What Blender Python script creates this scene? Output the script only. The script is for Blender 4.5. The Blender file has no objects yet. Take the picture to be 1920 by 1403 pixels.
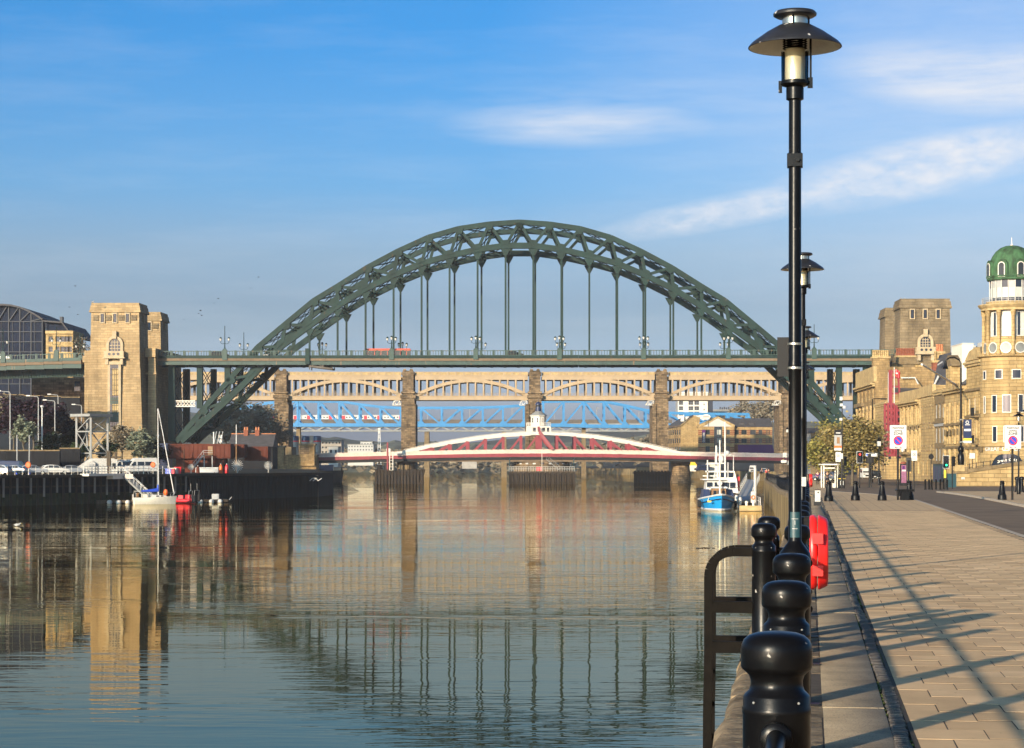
import bpy, math, random
from mathutils import Vector, Matrix
random.seed(7)
R = math.radians
F, H0, CX, EYE, WATER = 4000.0, 870.0, 960.0, 1.7, -4.3
SLOPE = 0.13925                      # the quay runs this much to the right per metre of depth
S = bpy.context.scene
C = S.collection

# ------------------------------------------------------------------ camera
cd = bpy.data.cameras.new('camera'); cam = bpy.data.objects.new('camera', cd); C.objects.link(cam)
cam.location = (0, 0, EYE); cam.rotation_euler = (R(90), 0, 0)
cd.sensor_width = 36; cd.lens = 75; cd.shift_y = 168.5/1920; cd.clip_start = 0.2; cd.clip_end = 9000
S.camera = cam

# ------------------------------------------------------------------ sun, sky, exposure
SUN_EL, SUN_AZ = 14.4, 32.9          # light travels 32.9 deg right of the view axis
sl = bpy.data.lights.new('sun', 'SUN'); so = bpy.data.objects.new('sun', sl); C.objects.link(so)
sl.energy = 5.0; sl.angle = R(1.1); sl.color = (1.0, 0.80, 0.56)
ldir = Vector((math.sin(R(SUN_AZ))*math.cos(R(SUN_EL)), math.cos(R(SUN_AZ))*math.cos(R(SUN_EL)), -math.sin(R(SUN_EL))))
so.rotation_euler = ldir.to_track_quat('-Z', 'Y').to_euler()
so.location = (-200, -300, 120)
S.view_settings.view_transform = 'Standard'; S.view_settings.look = 'None'
S.view_settings.exposure = 0.72; S.view_settings.gamma = 1.0; S.view_settings.use_curve_mapping = False

W = bpy.data.worlds.new('World'); S.world = W; W.use_nodes = True
nt = W.node_tree; nt.nodes.clear()
def wn(t, **k):
    n = nt.nodes.new(t)
    for a, b in k.items(): setattr(n, a, b)
    return n
def wm(op, a, b=None, c=None, clamp=False):
    n = wn('ShaderNodeMath', operation=op, use_clamp=clamp)
    for i, v in enumerate((a, b, c)):
        if v is None: continue
        if isinstance(v, (int, float)): n.inputs[i].default_value = v
        else: nt.links.new(v, n.inputs[i])
    return n.outputs[0]
sky = wn('ShaderNodeTexSky', sky_type='NISHITA'); sky.sun_disc = False
sky.sun_elevation = R(SUN_EL); sky.sun_rotation = R(180+SUN_AZ)
sky.altitude = 0; sky.air_density = 0.6; sky.dust_density = 4.0; sky.ozone_density = 6.0
hs = wn('ShaderNodeHueSaturation'); hs.inputs['Saturation'].default_value = 0.95; hs.inputs['Value'].default_value = 1.4
nt.links.new(sky.outputs[0], hs.inputs['Color'])
tc = wn('ShaderNodeTexCoord'); sp = wn('ShaderNodeSeparateXYZ'); nt.links.new(tc.outputs['Generated'], sp.inputs[0])
az = wm('ARCTAN2', sp.outputs[0], sp.outputs[1]); el = wm('ARCSINE', sp.outputs[2])
cmb = wn('ShaderNodeCombineXYZ'); nt.links.new(az, cmb.inputs[0]); nt.links.new(el, cmb.inputs[1])
def cloud_noise(sx, sy, rot, detail, seed):
    mp = wn('ShaderNodeMapping'); mp.inputs['Scale'].default_value = (sx, sy, 1); mp.inputs['Rotation'].default_value = (0, 0, rot); mp.inputs['Location'].default_value = (seed, seed*2.3, 0)
    nt.links.new(cmb.outputs[0], mp.inputs[0])
    n = wn('ShaderNodeTexNoise'); n.inputs['Scale'].default_value = 1.0; n.inputs['Detail'].default_value = detail; n.inputs['Roughness'].default_value = 0.62
    nt.links.new(mp.outputs[0], n.inputs[0]); return n.outputs[0]
def pa(x): return math.atan((x-CX)/F)
def pe(y): return math.atan((H0-y)/F)
def ell(x, y, rx, ry, tilt=0.0, soft=1.0):           # a soft cloud body centred on a direction
    ca, sa = math.cos(tilt), math.sin(tilt)
    da = wm('SUBTRACT', az, pa(x)); de = wm('SUBTRACT', el, pe(y))
    u = wm('DIVIDE', wm('ADD', wm('MULTIPLY', da, ca), wm('MULTIPLY', de, sa)), rx/F)
    v = wm('DIVIDE', wm('SUBTRACT', wm('MULTIPLY', de, ca), wm('MULTIPLY', da, sa)), ry/F)
    r = wm('SQRT', wm('ADD', wm('MULTIPLY', u, u), wm('MULTIPLY', v, v)))
    return wm('MULTIPLY', wm('SUBTRACT', 1.0, r), soft, clamp=True)
streak = cloud_noise(16, 120, 0.0, 6, 3.1); puff = cloud_noise(60, 130, -0.22, 7, 9.7); wisp = cloud_noise(9, 60, -0.12, 5, 5.2)
def cut(n, lo, gain): return wm('MULTIPLY', wm('SUBTRACT', n, lo), gain, clamp=True)
m1 = wm('MULTIPLY', ell(1080, 236, 270, 46, 0.0, 1.5), wm('ADD', 0.35, cut(streak, 0.35, 1.8)), clamp=True)
m2 = wm('MULTIPLY', wm('MAXIMUM', ell(1720, 326, 330, 62, 0.19, 2.0), ell(1390, 394, 300, 36, 0.17, 1.8)), wm('ADD', 0.36, cut(puff, 0.36, 2.3)), clamp=True)
m3 = wm('MULTIPLY', wm('MAXIMUM', ell(1790, 160, 270, 70, -0.12, 1.8), ell(1990, 172, 280, 70, -0.1, 2.0)), wm('ADD', 0.3, cut(streak, 0.36, 2.2)), clamp=True)
m4 = wm('MULTIPLY', cut(wisp, 0.45, 1.5), 0.22)
m5 = wm('ADD', wm('MULTIPLY', ell(1150, 190, 500, 45, 0.02, 1.0), wm('MULTIPLY', cut(wisp, 0.4, 1.6), 0.4)), wm('MULTIPLY', ell(2050, 180, 1150, 520, 0.0, 1.0), wm('ADD', 0.32, wm('MULTIPLY', wisp, 0.25))))
mm = wm('ADD', wm('MAXIMUM', wm('MULTIPLY', m1, 0.62), wm('MAXIMUM', wm('MULTIPLY', m2, 0.62), wm('MULTIPLY', m3, 0.55))), wm('ADD', m4, m5), clamp=True)
# spring haze: pales and greys the whole sky towards the horizon, the same all round; overhead stops are dimmed to lower the ambient light
er = wn('ShaderNodeValToRGB'); cr = er.color_ramp
for i, (p, c) in enumerate(((0.0, (5.4,4.1,3.5)), (.0624, (2.15,1.6,1.2)), (.0749, (1.83,1.36,1.01)), (.0972, (1.74,1.34,.97)), (.129, (1.03,1.24,1.06)), (.20, (.40,1.02,1.07)), (.26, (.36,.98,1.06)), (.5, (.50,.66,.70)), (1.0, (.50,.57,.60)))):
    e = cr.elements[i] if i < 2 else cr.elements.new(p)
    e.position = p; e.color = tuple(v/1.4 for v in c)+(1,)
nt.links.new(wm('MULTIPLY', el, 1.0, clamp=True), er.inputs[0])
ml = wn('ShaderNodeMixRGB', blend_type='MULTIPLY'); ml.inputs[0].default_value = 1.0; nt.links.new(hs.outputs[0], ml.inputs[1]); nt.links.new(er.outputs[0], ml.inputs[2])
mx = wn('ShaderNodeMixRGB'); nt.links.new(mm, mx.inputs[0]); nt.links.new(ml.outputs[0], mx.inputs[1]); mx.inputs[2].default_value = (3.6, 3.7, 3.95, 1)
bg = wn('ShaderNodeBackground'); bg.inputs['Strength'].default_value = 0.141; nt.links.new(mx.outputs[0], bg.inputs[0])
wo = wn('ShaderNodeOutputWorld'); nt.links.new(bg.outputs[0], wo.inputs[0])

# ------------------------------------------------------------------ helpers
def P(x, y, d): return Vector(((x-CX)/F*d, d, EYE-(y-H0)/F*d))
def Xp(x, d): return (x-CX)/F*d
def Zp(y, d): return EYE-(y-H0)/F*d
def gz(d):                           # the north quay falls gently away from the camera
    t = min(1, max(0, (d-95)/150)); return -0.95*t*t*(3-2*t)
def Q(s, d, z=0): return Vector((s+SLOPE*d, d, z))

class MB:
    def __init__(self): self.v = []; self.f = []
    def add(self, vs, fs):
        o = len(self.v); self.v += [tuple(p) for p in vs]; self.f += [tuple(i+o for i in q) for q in fs]; return self
    def box(self, x0, x1, y0, y1, z0, z1):
        return self.add([(x0,y0,z0),(x1,y0,z0),(x1,y1,z0),(x0,y1,z0),(x0,y0,z1),(x1,y0,z1),(x1,y1,z1),(x0,y1,z1)],
                        [(3,2,1,0),(4,5,6,7),(0,1,5,4),(1,2,6,5),(2,3,7,6),(3,0,4,7)])
    def cbox(self, c, s, rz=0.0):
        ca, sa = math.cos(rz), math.sin(rz); vs = []
        for k in (-.5, .5):
            for a, b in ((-.5,-.5),(.5,-.5),(.5,.5),(-.5,.5)):
                x, y = a*s[0], b*s[1]; vs.append((c[0]+x*ca-y*sa, c[1]+x*sa+y*ca, c[2]+k*s[2]))
        return self.add(vs, [(3,2,1,0),(4,5,6,7),(0,1,5,4),(1,2,6,5),(2,3,7,6),(3,0,4,7)])
    def frus(self, x0, x1, y0, y1, z0, z1, i, j=None):     # box tapering by i (x) and j (y) per side
        j = i if j is None else j
        return self.add([(x0,y0,z0),(x1,y0,z0),(x1,y1,z0),(x0,y1,z0),(x0+i,y0+j,z1),(x1-i,y0+j,z1),(x1-i,y1-j,z1),(x0+i,y1-j,z1)],
                        [(3,2,1,0),(4,5,6,7),(0,1,5,4),(1,2,6,5),(2,3,7,6),(3,0,4,7)])
    def beam(self, p, q, w, h=None, up=(0,0,1)):
        h = h or w; p = Vector(p); q = Vector(q); t = (q-p).normalized(); u = Vector(up)
        if abs(t.dot(u)) > .97: u = Vector((0,1,0))
        a = t.cross(u).normalized(); b = a.cross(t).normalized(); vs = []
        for c in (p, q):
            for i, j in ((-1,-1),(1,-1),(1,1),(-1,1)): vs.append(c+a*(i*w/2)+b*(j*h/2))
        return self.add(vs, [(3,2,1,0),(4,5,6,7),(0,1,5,4),(1,2,6,5),(2,3,7,6),(3,0,4,7)])
    def tube(self, p, q, r, r1=None, n=8):
        r1 = r if r1 is None else r1; p = Vector(p); q = Vector(q); t = (q-p).normalized()
        u = Vector((0,0,1)) if abs(t.z) < .9 else Vector((1,0,0))
        a = t.cross(u).normalized(); b = t.cross(a); vs = []
        for c, rr in ((p, r), (q, r1)):
            for i in range(n):
                g = 2*math.pi*i/n; vs.append(c+a*(math.cos(g)*rr)+b*(math.sin(g)*rr))
        fs = [(i, (i+1)%n, n+(i+1)%n, n+i) for i in range(n)] + [tuple(range(n-1,-1,-1)), tuple(range(n, 2*n))]
        return self.add(vs, fs)
    def path(self, pts, r, n=8):
        pts = [Vector(p) for p in pts]; m = len(pts); vs = []; rs = r if isinstance(r, (list, tuple)) else [r]*m
        for k, p in enumerate(pts):
            t = (pts[min(k+1,m-1)]-pts[max(k-1,0)]).normalized(); u = Vector((0,0,1)) if abs(t.z) < .95 else Vector((0,1,0))
            a = t.cross(u).normalized(); b = t.cross(a)
            for i in range(n):
                g = 2*math.pi*i/n; vs.append(p+a*(math.cos(g)*rs[k])+b*(math.sin(g)*rs[k]))
        fs = [(k*n+i, k*n+(i+1)%n, (k+1)*n+(i+1)%n, (k+1)*n+i) for k in range(m-1) for i in range(n)]
        fs += [tuple(range(n-1,-1,-1)), tuple(range((m-1)*n, m*n))]
        return self.add(vs, fs)
    def lathe(self, prof, n=16, o=(0,0,0), a0=0.0, a1=2*math.pi):
        vs = []; full = abs(a1-a0-2*math.pi) < 1e-6; m = n if full else n+1
        for r, z in prof:
            for i in range(m):
                g = a0+(a1-a0)*i/n; vs.append((o[0]+math.cos(g)*r, o[1]+math.sin(g)*r, o[2]+z))
        fs = []
        for k in range(len(prof)-1):
            for i in range(n):
                j = (i+1) % m; fs.append((k*m+i, k*m+j, (k+1)*m+j, (k+1)*m+i))
        return self.add(vs, fs)
    def prism(self, poly, y0, y1):                          # (x,z) outline extruded along y, outline counter-clockwise seen from -y
        n = len(poly); vs = [(x,y0,z) for x,z in poly]+[(x,y1,z) for x,z in poly]
        return self.add(vs, [tuple(range(n)), tuple(range(2*n-1,n-1,-1))]+[((i+1)%n, i, n+i, n+(i+1)%n) for i in range(n)])
    def xprism(self, poly, x0, x1):                         # (y,z) outline extruded along x
        n = len(poly); vs = [(x0,y,z) for y,z in poly]+[(x1,y,z) for y,z in poly]
        return self.add(vs, [tuple(range(n-1,-1,-1)), tuple(range(n,2*n))]+[(i, (i+1)%n, n+(i+1)%n, n+i) for i in range(n)])
    def zprism(self, poly, z0, z1):
        n = len(poly); vs = [(x,y,z0) for x,y in poly]+[(x,y,z1) for x,y in poly]
        return self.add(vs, [tuple(range(n-1,-1,-1)), tuple(range(n,2*n))]+[(i, (i+1)%n, n+(i+1)%n, n+i) for i in range(n)])
    def quad(self, a, b, c, d): return self.add([a,b,c,d], [(0,1,2,3)])
    def ball(self, c, r, n=10, sz=1.0):
        m = max(4, n//2); prof = [(r*math.sin(math.pi*k/m), -r*sz*math.cos(math.pi*k/m)) for k in range(m+1)]
        prof[0] = (0.001*r, prof[0][1]); prof[-1] = (0.001*r, prof[-1][1]); return self.lathe(prof, n, c)
    def mesh(self, name, m=None, smooth=None):
        me = bpy.data.meshes.new(name); me.from_pydata(self.v, [], self.f); me.validate()
        if m: me.materials.append(m)
        if smooth:
            me.polygons.foreach_set('use_smooth', [True]*len(me.polygons)); me.set_sharp_from_angle(angle=R(smooth))
        me.update(); return me
    def build(self, name, m, parent=None, smooth=None, loc=(0,0,0), rz=0.0, kind=None, label=None):
        return link(name, self.mesh(name, m, smooth), parent, loc, rz, kind, label)
def link(name, me, parent=None, loc=(0,0,0), rz=0.0, kind=None, label=None):
    o = bpy.data.objects.new(name, me); C.objects.link(o); o.location = loc
    if rz: o.rotation_euler = (0,0,rz)
    if parent: o.parent = parent
    if kind: o['kind'] = kind
    if label: o['label'] = label
    return o
def tag(o, label, cat, group=None):
    o['label'] = label; o['category'] = cat
    if group: o['group'] = group
    return o
def thing(name, label, cat, loc=(0,0,0), rz=0.0, group=None):
    o = bpy.data.objects.new(name, None); o.empty_display_size = .3; C.objects.link(o); o.location = loc; o.rotation_euler = (0,0,rz)
    return tag(o, label, cat, group)
KIDS = {}
def dup(root, loc, rz=None, label=None, scale=None):
    def cp(o, par):
        c = o.copy(); C.objects.link(c)
        if par: c.parent = par
        for ch in KIDS[o.name]: cp(ch, c)
        return c
    def idx(o):
        KIDS[o.name] = list(o.children)
        for ch in o.children: idx(ch)
    if root.name not in KIDS: idx(root)
    r = cp(root, None); r.location = loc
    if rz is not None: r.rotation_euler = (0,0,rz)
    if scale: r.scale = scale if isinstance(scale, tuple) else (scale,)*3
    if label: r['label'] = label
    return r
NUM = ['first','second','third','fourth','fifth','sixth','seventh','eighth','ninth','tenth','eleventh','twelfth','thirteenth','fourteenth','fifteenth','sixteenth','seventeenth','eighteenth','nineteenth','twentieth']

# ------------------------------------------------------------------ materials
def mat(name, col, rough=.7, var=.25, scale=2.0, bump=0.0, bscale=None, metal=0.0, spec=.5, col2=None, stretch=(1,1,1), speck=None, coat=0.0, world=False, rand=0.0):
    m = bpy.data.materials.new(name); m.use_nodes = True; n = m.node_tree; b = n.nodes['Principled BSDF']
    b.inputs['Roughness'].default_value = rough; b.inputs['Metallic'].default_value = metal
    if rough >= .68 and spec == .5: spec = .18
    b.inputs['Specular IOR Level'].default_value = spec; b.inputs['Coat Weight'].default_value = coat
    t = n.nodes.new('ShaderNodeTexCoord'); mp = n.nodes.new('ShaderNodeMapping'); mp.inputs['Scale'].default_value = stretch
    if world: t = n.nodes.new('ShaderNodeNewGeometry')
    n.links.new(t.outputs['Position' if world else 'Object'], mp.inputs[0])
    z = n.nodes.new('ShaderNodeTexNoise'); z.inputs['Scale'].default_value = scale; z.inputs['Detail'].default_value = 6; z.inputs['Roughness'].default_value = .65
    n.links.new(mp.outputs[0], z.inputs[0])
    rp = n.nodes.new('ShaderNodeValToRGB'); rp.color_ramp.elements[0].position = .3; rp.color_ramp.elements[1].position = .7
    c2 = col2 or tuple(min(1, c*(1+var)) for c in col); c1 = tuple(c*(1-var) for c in col) if not col2 else col
    rp.color_ramp.elements[0].color = (*c1, 1); rp.color_ramp.elements[1].color = (*c2, 1)
    n.links.new(z.outputs[0], rp.inputs[0]); out = rp.outputs[0]
    if speck:                                               # chips of another colour: (colour, scale, amount)
        v = n.nodes.new('ShaderNodeTexNoise'); v.inputs['Scale'].default_value = speck[1]; v.inputs['Detail'].default_value = 3
        n.links.new(mp.outputs[0], v.inputs[0])
        r2 = n.nodes.new('ShaderNodeValToRGB'); r2.color_ramp.elements[0].position = speck[2]; r2.color_ramp.elements[1].position = speck[2]+.03
        n.links.new(v.outputs[0], r2.inputs[0]); mx = n.nodes.new('ShaderNodeMixRGB'); n.links.new(r2.outputs[0], mx.inputs[0])
        n.links.new(out, mx.inputs[1]); mx.inputs[2].default_value = (*speck[0], 1); out = mx.outputs[0]
    if rand:
        oi = n.nodes.new('ShaderNodeObjectInfo'); mr = n.nodes.new('ShaderNodeMapRange'); mr.inputs[3].default_value = 1-rand; mr.inputs[4].default_value = 1+rand; n.links.new(oi.outputs['Random'], mr.inputs[0])
        mv = n.nodes.new('ShaderNodeVectorMath'); mv.operation = 'SCALE'; n.links.new(out, mv.inputs[0]); n.links.new(mr.outputs[0], mv.inputs['Scale']); out = mv.outputs[0]
    n.links.new(out, b.inputs['Base Color'])
    if bump:
        bz = n.nodes.new('ShaderNodeTexNoise'); bz.inputs['Scale'].default_value = bscale or scale*4; bz.inputs['Detail'].default_value = 5
        n.links.new(mp.outputs[0], bz.inputs[0]); bp = n.nodes.new('ShaderNodeBump'); bp.inputs['Strength'].default_value = 1.0; bp.inputs['Distance'].default_value = bump
        n.links.new(bz.outputs[0], bp.inputs['Height']); n.links.new(bp.outputs[0], b.inputs['Normal'])
    return m
def stone(name, col, bw, bh, mortar=.03, dark=.55, var=.3, grime=.5, nscale=.35, rough=.85, flat=False):
    """coursed masonry too far off to tell the blocks apart: block-to-block tone, joints, weathering"""
    m = bpy.data.materials.new(name); m.use_nodes = True; n = m.node_tree; b = n.nodes['Principled BSDF']; b.inputs['Roughness'].default_value = rough
    b.inputs['Specular IOR Level'].default_value = .2
    t = n.nodes.new('ShaderNodeTexCoord'); sx = n.nodes.new('ShaderNodeSeparateXYZ'); n.links.new(t.outputs['Object'], sx.inputs[0])
    ad = n.nodes.new('ShaderNodeMath'); ad.operation = 'ADD'; n.links.new(sx.outputs[0], ad.inputs[0]); n.links.new(sx.outputs[1], ad.inputs[1])
    cb = n.nodes.new('ShaderNodeCombineXYZ'); n.links.new(ad.outputs[0], cb.inputs[0]); n.links.new(sx.outputs[2], cb.inputs[1])
    br = n.nodes.new('ShaderNodeTexBrick'); br.inputs['Scale'].default_value = 1.0; br.inputs['Brick Width'].default_value = bw; br.inputs['Row Height'].default_value = bh
    br.inputs['Mortar Size'].default_value = mortar; br.inputs['Mortar Smooth'].default_value = .3; br.inputs['Bias'].default_value = 0
    br.inputs['Color1'].default_value = (*[c*(1-var) for c in col], 1); br.inputs['Color2'].default_value = (*[min(1, c*(1+var)) for c in col], 1)
    br.inputs['Mortar'].default_value = (*[c*dark for c in col], 1)
    n.links.new(cb.outputs[0], br.inputs[0])
    z = n.nodes.new('ShaderNodeTexNoise'); z.inputs['Scale'].default_value = nscale; z.inputs['Detail'].default_value = 8; z.inputs['Roughness'].default_value = .7
    mp = n.nodes.new('ShaderNodeMapping'); mp.inputs['Scale'].default_value = (1.6, 1.6, .5); n.links.new(t.outputs['Object'], mp.inputs[0]); n.links.new(mp.outputs[0], z.inputs[0])
    rp = n.nodes.new('ShaderNodeValToRGB'); rp.color_ramp.elements[0].position = .36; rp.color_ramp.elements[1].position = .6
    g = 1-grime; rp.color_ramp.elements[0].color = (g, g*.97, g*.93, 1); rp.color_ramp.elements[1].color = (1.05, 1.03, 1.0, 1)
    n.links.new(z.outputs[0], rp.inputs[0])
    mx = n.nodes.new('ShaderNodeMixRGB'); mx.blend_type = 'MULTIPLY'; mx.inputs[0].default_value = 1.0
    n.links.new(br.outputs[0], mx.inputs[1]); n.links.new(rp.outputs[0], mx.inputs[2]); n.links.new(mx.outputs[0], b.inputs['Base Color'])
    bp = n.nodes.new('ShaderNodeBump'); bp.inputs['Distance'].default_value = .04; bp.inputs['Strength'].default_value = .6; bp.invert = True
    n.links.new(br.outputs['Fac'], bp.inputs['Height']); n.links.new(bp.outputs[0], b.inputs['Normal'])
    return m
def glow(name, col, s):
    m = bpy.data.materials.new(name); m.use_nodes = True; b = m.node_tree.nodes['Principled BSDF']
    b.inputs['Base Color'].default_value = (*col, 1); b.inputs['Emission Color'].default_value = (*col, 1); b.inputs['Emission Strength'].default_value = s
    return m
def glass(name, col=(.02,.025,.03), rough=.04):
    m = bpy.data.materials.new(name); m.use_nodes = True; b = m.node_tree.nodes['Principled BSDF']
    b.inputs['Base Color'].default_value = (*col, 1); b.inputs['Roughness'].default_value = rough; b.inputs['IOR'].default_value = 1.5
    return m
def clear_glass(name, col=(.95,.95,.9)):
    m = bpy.data.materials.new(name); m.use_nodes = True; n = m.node_tree; n.nodes.clear()
    o = n.nodes.new('ShaderNodeOutputMaterial'); tr = n.nodes.new('ShaderNodeBsdfTransparent'); tr.inputs[0].default_value = (*col, 1)
    gl = n.nodes.new('ShaderNodeBsdfGlossy'); gl.inputs['Roughness'].default_value = .03; mx = n.nodes.new('ShaderNodeMixShader')
    fr = n.nodes.new('ShaderNodeFresnel'); fr.inputs[0].default_value = 1.5; n.links.new(fr.outputs[0], mx.inputs[0]); n.links.new(tr.outputs[0], mx.inputs[1]); n.links.new(gl.outputs[0], mx.inputs[2])
    n.links.new(mx.outputs[0], o.inputs[0]); return m
M = {}
M['iron'] = mat('black_gloss_paint', (.0035,.0035,.004), .3, .3, 6, .0012, 22, spec=.16, speck=((.3,.28,.25), 16, .715))
M['iron2'] = mat('black_satin_paint', (.004,.004,.0045), .42, .3, 6, .001, 22, spec=.2, speck=((.35,.33,.3), 17, .70))
M['dark_bar'] = mat('brown_black_paint', (.0045,.0035,.0025), .7, .5, 8, .001, 30, spec=.08)
M['alu'] = mat('brushed_metal', (.5,.47,.38), .3, .2, 5, metal=.9)
M['lens'] = mat('pale_gold_reflector', (.66,.58,.38), .3, .12, 4, metal=.55)
M['dark_steel'] = mat('dark_steel', (.022,.026,.036), .6, .2, 2)
M['leaf_t'] = mat('bronze_leaves', (.19,.145,.045), .65, .45, 1.0)
M['poster'] = mat('pink_poster', (.22,.08,.14), .5, .4, 3)
M['orange_red'] = mat('orange_red_paint', (.42,.07,.035), .4, .1, 2)
M['white_enamel'] = mat('white_enamel', (.42,.41,.38), .5, .3, 8)
M['red_plastic'] = mat('red_plastic', (.72,.018,.015), .35, .12, 4)
M['granite'] = mat('grey_granite', (.32,.25,.16), .85, .3, 2.0, .004, 60, speck=((.10,.095,.09), 70, .60), world=True, rand=.08)
M['coping'] = mat('weathered_coping_stone', (.07,.052,.033), .9, .5, 2.6, .025, 9, col2=(.25,.19,.12), world=True, rand=.12, speck=((.30,.25,.14), 12, .66))
M['slab'] = mat('buff_paving_slab', (.54,.38,.215), .9, .2, .9, .002, 50, world=True, rand=.07, speck=((.2,.15,.09), 17, .70))
M['slab2'] = mat('darker_paving_slab', (.48,.335,.187), .9, .2, 1.0, .002, 50, world=True, rand=.08, speck=((.17,.13,.08), 19, .69))
M['slab3'] = mat('pale_paving_slab', (.57,.405,.235), .88, .2, .9, .002, 50, world=True, rand=.06, speck=((.22,.16,.1), 15, .71))
M['bed'] = mat('joint_sand', (.075,.062,.05), .95, .3, 6)
M['sett'] = mat('dark_sett_stone', (.095,.085,.075), .8, .45, 9, .008, 30, world=True, rand=.2)
M['moss'] = mat('joint_moss', (.06,.075,.025), .95, .5, 20, .004, 60)
M['asphalt'] = mat('asphalt', (.16,.115,.075), .9, .2, .6, .003, 40)
M['kerb'] = mat('kerb_stone', (.36,.31,.25), .85, .2, 1.5, .003, 30)
M['quay_stone'] = mat('algae_stained_quay_stone', (.045,.034,.018), .85, .4, .5, .06, 2.0, col2=(.33,.24,.11), stretch=(1,.8,.35))
M['green'] = mat('green_bridge_paint', (.008,.0245,.0205), .6, .35, .35, .01, 3.0, stretch=(1,1,.5), spec=.2, speck=((.035,.03,.018), .9, .68))
M['green2'] = mat('green_girder_paint', (.017,.044,.034), .58, .35, .4, .01, 3.0, stretch=(1.5,1,.3), speck=((.12,.08,.04), .8, .67))
M['tower'] = stone('tower_granite', (.345,.25,.135), 1.6, .56, .05, .74, .16, .38, .16)
M['tower_plain'] = mat('dressed_granite', (.38,.30,.19), .85, .2, .6, .02, 3)
M['tower_dark'] = stone('dark_tower_granite', (.20,.155,.095), 1.6, .62, .05, .65, .16, .5, .14)
M['pier'] = stone('soot_darkened_sandstone', (.185,.13,.075), 1.3, .6, .06, .55, .5, .55, .28)
M['cream'] = mat('cream_bridge_paint', (.335,.24,.138), .6, .16, .3)
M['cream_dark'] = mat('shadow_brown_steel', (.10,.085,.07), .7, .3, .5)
M['blue'] = mat('sky_blue_bridge_paint', (.03,.185,.40), .45, .12, .3)
M['grey_steel'] = mat('grey_steel_paint', (.20,.20,.19), .6, .2, .4)
M['white_paint'] = mat('white_paint', (.57,.53,.46), .45, .06, 1.0)
M['pink'] = mat('faded_white_parapet_paint', (.58,.44,.36), .55, .1, .5)
M['pale_rail'] = mat('off_white_rail_paint', (.60,.49,.40), .5, .1, .5)
M['red_paint'] = mat('oxide_red_paint', (.21,.022,.032), .5, .2, .6)
M['timber'] = mat('wet_dark_timber', (.03,.022,.015), .75, .5, 1.2, .03, 6, stretch=(2,2,.3))
M['timber_pale'] = mat('weathered_timber', (.075,.056,.037), .8, .4, 1.5, .02, 6, stretch=(2,2,.3))
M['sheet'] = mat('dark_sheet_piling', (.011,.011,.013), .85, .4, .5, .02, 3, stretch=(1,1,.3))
M['pile_grey'] = mat('weathered_grey_pile', (.17,.155,.135), .85, .45, 1.2, .02, 5, stretch=(2,2,.25))
M['weed'] = mat('tide_weed', (.018,.022,.010), .9, .5, .8, .05, 3, col2=(.05,.05,.022))
M['concrete'] = mat('concrete', (.30,.28,.25), .85, .2, .5, .01, 5)
M['rust'] = mat('rust_red_cladding', (.10,.028,.017), .8, .3, .8, .01, 6, stretch=(1,1,.4))
M['glass'] = glass('window_glass')
M['glass_b'] = glass('blue_dark_glass', (.012,.02,.035), .06)
M['hall_glass'] = mat('dull_dark_glazing', (.006,.010,.024), .5, .4, .15, spec=.06)
M['pale_glass'] = mat('pale_grey_glass', (.16,.17,.165), .12, .3, .8)
M['curtain'] = mat('pale_blind', (.40,.41,.37), .5, .1, 1)
M['pane'] = clear_glass('clear_glass')
M['white'] = mat('gloss_white', (.50,.49,.46), .35, .04, 2)
M['silver'] = mat('silver_car_paint', (.30,.31,.32), .28, .05, 1, metal=.4, coat=.5)
M['navy'] = mat('navy_paint', (.015,.025,.07), .35, .1, 2)
M['black'] = mat('matt_black', (.007,.007,.008), .6, .2, 5, spec=.3)
M['tyre'] = mat('tyre_rubber', (.018,.018,.018), .85, .2, 8)
M['slate'] = mat('slate_roof', (.065,.062,.065), .75, .3, .8, .01, 5, stretch=(1,1,3))
M['lead'] = mat('lead_grey', (.22,.22,.21), .7, .2, 1)
M['terracotta'] = mat('terracotta', (.38,.15,.07), .8, .25, 2)
M['brick'] = mat('red_brick', (.20,.068,.04), .85, .2, 3)
M['ash'] = stone('yellow_sandstone_ashlar', (.42,.30,.138), 1.3, .45, .04, .65, .16, .42, .3)
M['ash2'] = stone('pale_sandstone', (.37,.265,.125), 1.5, .5, .045, .62, .15, .3, .4)
M['ash3'] = stone('weathered_brown_sandstone', (.29,.20,.095), 1.2, .42, .03, .65, .22, .5, .4)
M['trim'] = mat('sandstone_trim', (.36,.26,.125), .85, .35, 1.2, .01, 6)
M['trim_d'] = mat('grimy_sandstone_trim', (.165,.12,.065), .9, .35, 1.2, .01, 6)
M['copper'] = mat('verdigris_copper', (.018,.026,.015), .8, .5, 1.5, .02, 3, col2=(.06,.15,.068), stretch=(1,1,.3))
M['bark'] = mat('bark', (.10,.08,.055), .9, .35, 4, .02, 12)
M['leaf_y'] = mat('spring_leaves', (.21,.185,.04), .65, .45, 1.0)
M['leaf_g'] = mat('green_leaves', (.05,.075,.02), .6, .4, 1.2)
M['leaf_d'] = mat('dark_leaves', (.018,.028,.012), .7, .4, 1.0)
M['leaf_p'] = mat('purple_leaves', (.026,.013,.021), .7, .4, 1.0)
M['leaf_b'] = mat('bare_twigs', (.21,.175,.12), .85, .35, .6)
M['blossom'] = mat('white_blossom', (.17,.19,.13), .8, .35, 3)
M['hill'] = mat('wooded_hill', (.10,.10,.06), .9, .45, .03, .6, .2)
M['earth'] = mat('bank_earth', (.032,.031,.022), .95, .4, .15)  # darkened to stand in for the shade lying on the left bank
M['orange'] = mat('orange_plastic', (.75,.13,.02), .45, .1, 3)
M['sign_white'] = mat('sign_white', (.60,.59,.55), .4, .04, 3)
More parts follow.
